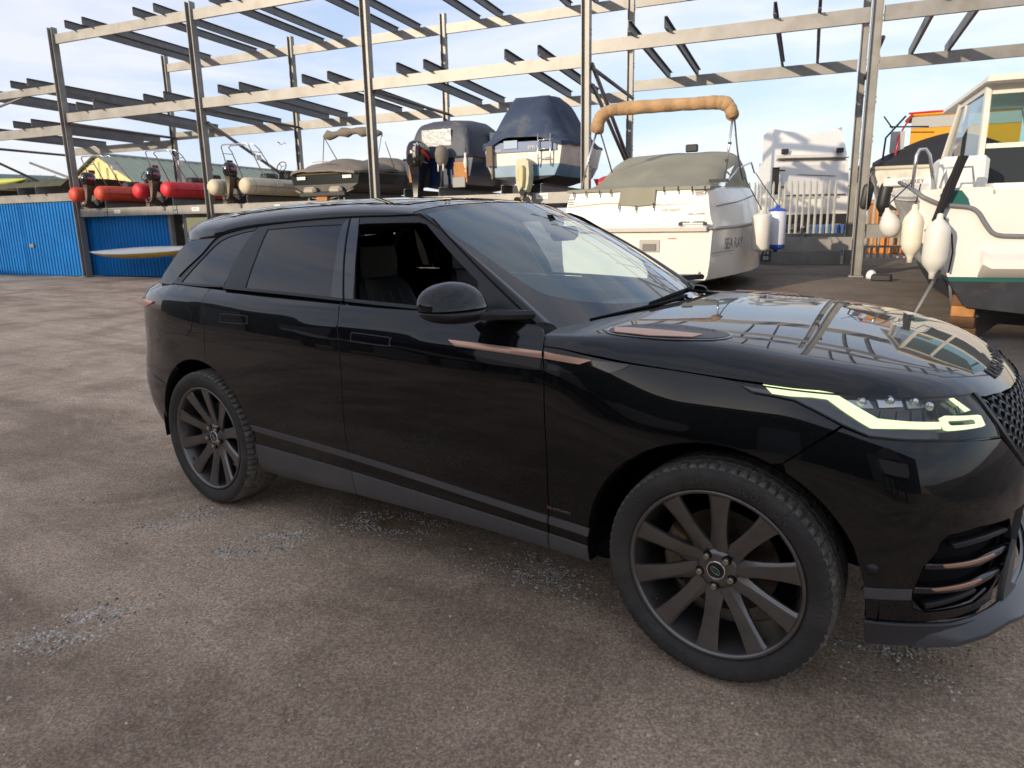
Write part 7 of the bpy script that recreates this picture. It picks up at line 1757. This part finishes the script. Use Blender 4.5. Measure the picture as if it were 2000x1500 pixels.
# transom bulwark block and cockpit coaming
mb = MB(); mb.loft([[b.P(x, .0, 1.2), b.P(x, .01, z1), b.P(x, .16, z1), b.P(x, .18, 1.2)] for x, z1 in ((-1.62, 1.80), (-1.3, 1.82), (-.95, 1.82), (-.91, 1.80))], caps=True); mb.build('quarter_block', WG, b.root, auto=30)
mb = MB(); mb.loft([[b.P(x, .10, 1.5), b.P(x, .06, 1.80), b.P(x, .10, 1.86), b.P(x, .5, 1.87)] for x in (-.90, -.86, -.3, -.05, .0)], caps=True); mb.build('coaming', WG, b.root, auto=30)
mb = MB(); mb.loft([[b.P(x, .03, 1.30), b.P(x, .03, 1.77), b.P(x, .12, 1.80), b.P(x, .12, 1.30)] for x in (-.88, 1.5)], caps=True); mb.build('transom_door', mat('door_cream', (.70, .67, .60), rough=.35), b.root)
mesh('green_flash', [b.P(-1.42, -.012, 1.645), b.P(-1.12, -.012, 1.61), b.P(-1.15, -.012, 1.70), b.P(-1.22, -.012, 1.79), b.P(-1.40, -.012, 1.79)], [(0, 1, 2, 3, 4)], GG, b.root)
mb = MB(); mb.loft([[b.P(x, -.06, .82+dz), b.P(x, -.20, .92+dz), b.P(x, -.20, 1.02+dz), b.P(x, -.02, 1.08+dz), b.P(x, .02, .80)] for x, dz in ((-.97, .05), (-.88, 0), (1.3, 0))], caps=True); mb.build('swim_platform', WG, b.root, auto=30)
# pilothouse
CB = mat('cabin_cream', (.74, .70, .61), rough=.3, stain=(.6, .52, .40), sscale=2, samt=.4); CG = glassmat('cabin_glass', (.40, .66, .66), 1.2)
def cab_wall(pts, m, nm, th=.04): 
    pass
x0, x1, yb, yf, zb_, zt_ = -.82, 1.2, 1.35, 4.0, 1.84, 3.10
mb = MB(); mb.loft([[b.P(x, y, z) for x, z in ((x0-.08, zt_), (x0-.05, zt_+.07), (x1+.05, zt_+.09), (x1+.08, zt_))] for y in (yb-.28, yf+.1)], caps=True); mb.build('cabin_roof', CB, b.root)
mb = MB()
for x in (x0, -.28, x1): mb.bar(b.P(x, yb, zb_-.1), b.P(x, yb, zt_), .10 if x != -.28 else .05, .06, up=b.x)
mb.bar(b.P(x0, yb, 2.36), b.P(x1, yb, 2.36), .05, .06); mb.bar(b.P(x0, yb, zt_-.06), b.P(x1, yb, zt_-.06), .05, .12)
mb.build('rear_frame', CB, b.root)
b.box((.19, yb, 2.08), (1.95, .03, .52), mat('smoked_panel', (.035, .04, .045), rough=.15), 'rear_bulkhead')
for xa, xb in ((x0+.05, -.31), (-.25, x1-.05)): mesh('rear_pane', [b.P(xa, yb, 2.39), b.P(xb, yb, 2.39), b.P(xb, yb, zt_-.12), b.P(xa, yb, zt_-.12)], [(0, 1, 2, 3)], CG, b.root)
# port side of the house: sloping forward pillar frames
mb = MB()
mb.bar(b.P(x0-.16, yf-.4, zb_), b.P(x0, yf-1.1, zt_), .07, .07); mb.bar(b.P(x0-.02, yb+1.2, zb_), b.P(x0-.0, yb+1.2, zt_), .08, .05, up=b.x); mb.bar(b.P(x0-.12, yf-.3, zb_+.05), b.P(x0, yb, zb_+.12), .05, .35); mb.bar(b.P(x0, yf-1.1, zt_-.03), b.P(x0, yb, zt_-.03), .05, .1)
mb.build('side_frame', CB, b.root)
mesh('side_pane', [b.P(x0-.10, yf-.5, zb_+.25), b.P(x0-.01, yb, zb_+.30), b.P(x0-.0, yb, zt_-.08), b.P(x0-.01, yf-1.1, zt_-.08)], [(0, 1, 2, 3)], CG, b.root)
mesh('cabin_interior', [b.P(x0+.15, yf-.6, 1.7), b.P(x1-.1, yf-.6, 1.7), b.P(x1-.1, yf-.9, 2.35), b.P(x0+.15, yf-.9, 2.35)], [(0, 1, 2, 3)], CB, b.root)
b.deck(WG, z=-.05); b.box((-1.10, .95, 2.0), (.52, .6, .42), WG, 'side_locker', bev=.05)
b.tube([(-1.70, .12, 1.84), (-1.69, .12, 2.20), (-1.66, .14, 2.27), (-1.60, .14, 2.27), (-1.55, .14, 2.2), (-1.47, .12, 1.80)], .020, SS, 'grab_rail')
b.tube([(-1.42, .1, 1.82), (-1.38, .1, 2.05), (-1.12, .1, 2.05), (-1.08, .1, 1.82)], .014, SS, 'grab_rail')
mb = MB()
for k in range(9):
    a = k*.7; mb.tube([b.P(-1.25+.04*math.cos(a), -.07+.03*math.sin(a), 2.16), b.P(-1.36+.045*math.cos(a+1), -.10+.03*math.sin(a+1), 1.80), b.P(-1.46+.03*math.cos(a+2), -.10+.025*math.sin(a+2), 1.45)], .015, 5)
mb.tube([b.P(-1.46, -.1, 1.46), b.P(-1.56, -.12, 1.34), b.P(-1.48, -.12, 1.40), b.P(-1.42, -.1, 1.48)], .010, 5)
o = mb.build('coiled_rope', ROPE, auto=60); tag(o, 'coil of black mooring rope hanging on the transom of the fishing boat', 'rope')
o = MB().tube([b.P(-1.38, -.06, 1.50), b.P(-1.28, -.07, 1.3), b.P(-1.25, -.07, 1.1), b.P(-1.27, -.07, .86)], .010, 6).build('mooring_line', ROPE, smooth=True); tag(o, 'thin dark line hanging down the white transom at right', 'rope')
fender('boat_fender', 'biggest white fender, hanging lowest at the fishing boat corner', b.P(-1.43, -.18, 1.53), .70, .130, FEND, 'boat fenders', ropetop=b.P(-1.42, -.02, 1.75), lean=(-.03, 0))
fender('boat_fender', 'sunlit cream fender left of the biggest one on the fishing boat', b.P(-1.66, .05, 1.64), .64, .115, mat('fender_cream', (.72, .68, .55), rough=.4), 'boat fenders', ropetop=b.P(-1.62, .1, 1.88))
root = empty('buoy_fender', tuple(b.P(-1.60, .9, 1.3))); tag(root, 'round white buoy fender, leftmost on the fishing boat', 'fender', 'boat fenders')
MB().lathe([(.02, -.20), (.035, -.16), (.08, -.10), (.115, -.02), (.12, .05), (.09, .12), (.045, .16), (.0001, .165)], b.P(-1.88, .30, 1.42), (.25, .0, -1), 20).build('body', FEND, root, smooth=True); MB().tube([b.P(-1.95, .28, 1.62), b.P(-1.68, .3, 1.92)], .008, 5).build('rope', ROPE, root)
for q, lb in (((-1.02, .25), 'rusty timber block under the fishing boat'), ((.9, .4), 'timber block under the stern of the fishing boat')):
    root = empty('support_block', tuple(b.P(q[0], q[1], 0))); tag(root, lb, 'support block')
    for i, (zz, m_, w_) in enumerate(((.06, WOOD, .30), (.19, mat('rust_steel', (.16, .075, .035), rough=.8, var=.3), .26), (.32, WOOD, .24), (.45, mat('rust_steel', (.16, .075, .035)), .24))):
        MB().box(b.P(q[0], q[1], zz+gz(*b.P(q[0], q[1], 0).xy)), (w_, w_*1.2, .13), bev=.01).build('block', m_, root)
root = empty('boat_prop', tuple(b.P(-1.5, .0, 0))); tag(root, 'slanted steel prop stand leaning against the fishing boat corner', 'support stand')
MB().tube([b.P(-1.34, .05, .88), b.P(-1.72, -.30, .10)], .019, 8).build('leg', GALV, root, smooth=True); MB().box(b.P(-1.73, -.31, .08), (.2, .2, .03)).build('foot', GALVD, root); MB().tube([b.P(-1.2, .15, .70), b.P(-1.0, .75, .10)], .02, 8).build('leg', GALVD, root, smooth=True)
# small bits by the paired posts
o = MB().lathe([(.0001, 0), (.09, 0), (.10, .06), (.08, .13), (.03, .17), (.0001, .17)], rk(23.0, -.35, gz(*rk(23.0, -.35).xy)), (0, 0, 1), 14).build('plastic_bag', mat('bag_white', (.75, .76, .78), rough=.5), smooth=True); tag(o, 'small white bag on the ground at the foot of the paired posts', 'bag')
o = MB().box(rk(23.15, -.75, gz(*rk(23.15, -.75).xy)+.06), (.34, .26, .12), bev=.02).build('battery_box', BLK); tag(o, 'small black box on the ground near the paired posts', 'box')
# covered boats behind the photographer (only in reflections)
for i, (x, y, rz, m_, lb) in enumerate(((-7.2, -7.6, 14, NAVYC, 'navy covered boat behind the camera, reflected in the rear windows'), (-1.6, -7.4, -8, SLATEC, 'slate covered boat behind the camera, reflected in the doors'), (9.2, -6.4, 28, GREYC, 'grey covered boat behind the camera, reflected near the front wing'))):
    b = Boat('covered_boat', lb, (x, y, 0), (math.sin(R(rz)), -math.cos(R(rz)), 0), 'boat', 'covered boats behind the camera')
    b.hull(5.8, 2.6, [(.0, .9), (.8, 1.1), (.95, 1.4), (1.0, 2.1)], [ANTI, WGEL, (NAVY, WGEL, WGEL)[i]]); b.cover([(0, 1.25, 2.1, 2.3), (1.0, 1.3, 2.15, 3.5), (2.4, 1.25, 2.2, 3.8), (3.5, 1.0, 2.3, 2.7), (5.5, .1, 2.5, 2.55)], m_, seed=20+i)
    for sx in (-.7, .7):
        for yy in (.5, 3.6): b.box((sx, yy, .5), (.12, .3, 1.0), GALVD, 'stand_leg')
# seagull
bd = empty('seagull', tuple(rk(.73, 9.0, 4.93))); tag(bd, 'tiny gull flying in the sky above the grey covered boat', 'bird')
c = rk(.73, 9.0, 4.93); GW = mat('gull_white', (.6, .6, .62), rough=.7)
MB().loft([[c+(RD*x+Vector((0, 0, .04*math.sin(a)))*k+RN*(.04*math.cos(a))*k)*.7 for a in [2*math.pi*j/8 for j in range(8)]] for x, k in ((-.17, .1), (-.1, .8), (0, 1), (.12, .7), (.18, .1))], caps=True).build('body', GW, bd, smooth=True)
for sg in (-1, 1): MB().loft([[c+(RN*sg*q+RD*(dx-.05)+Vector((0, 0, z)))*.7, c+(RN*sg*q+RD*(dx+w_)+Vector((0, 0, z+.004)))*.7] for q, dx, w_, z in ((.03, 0, .07, .02), (.25, .01, .07, .12), (.52, -.04, .02, .07))], closed=False).build('wing', GW, bd)
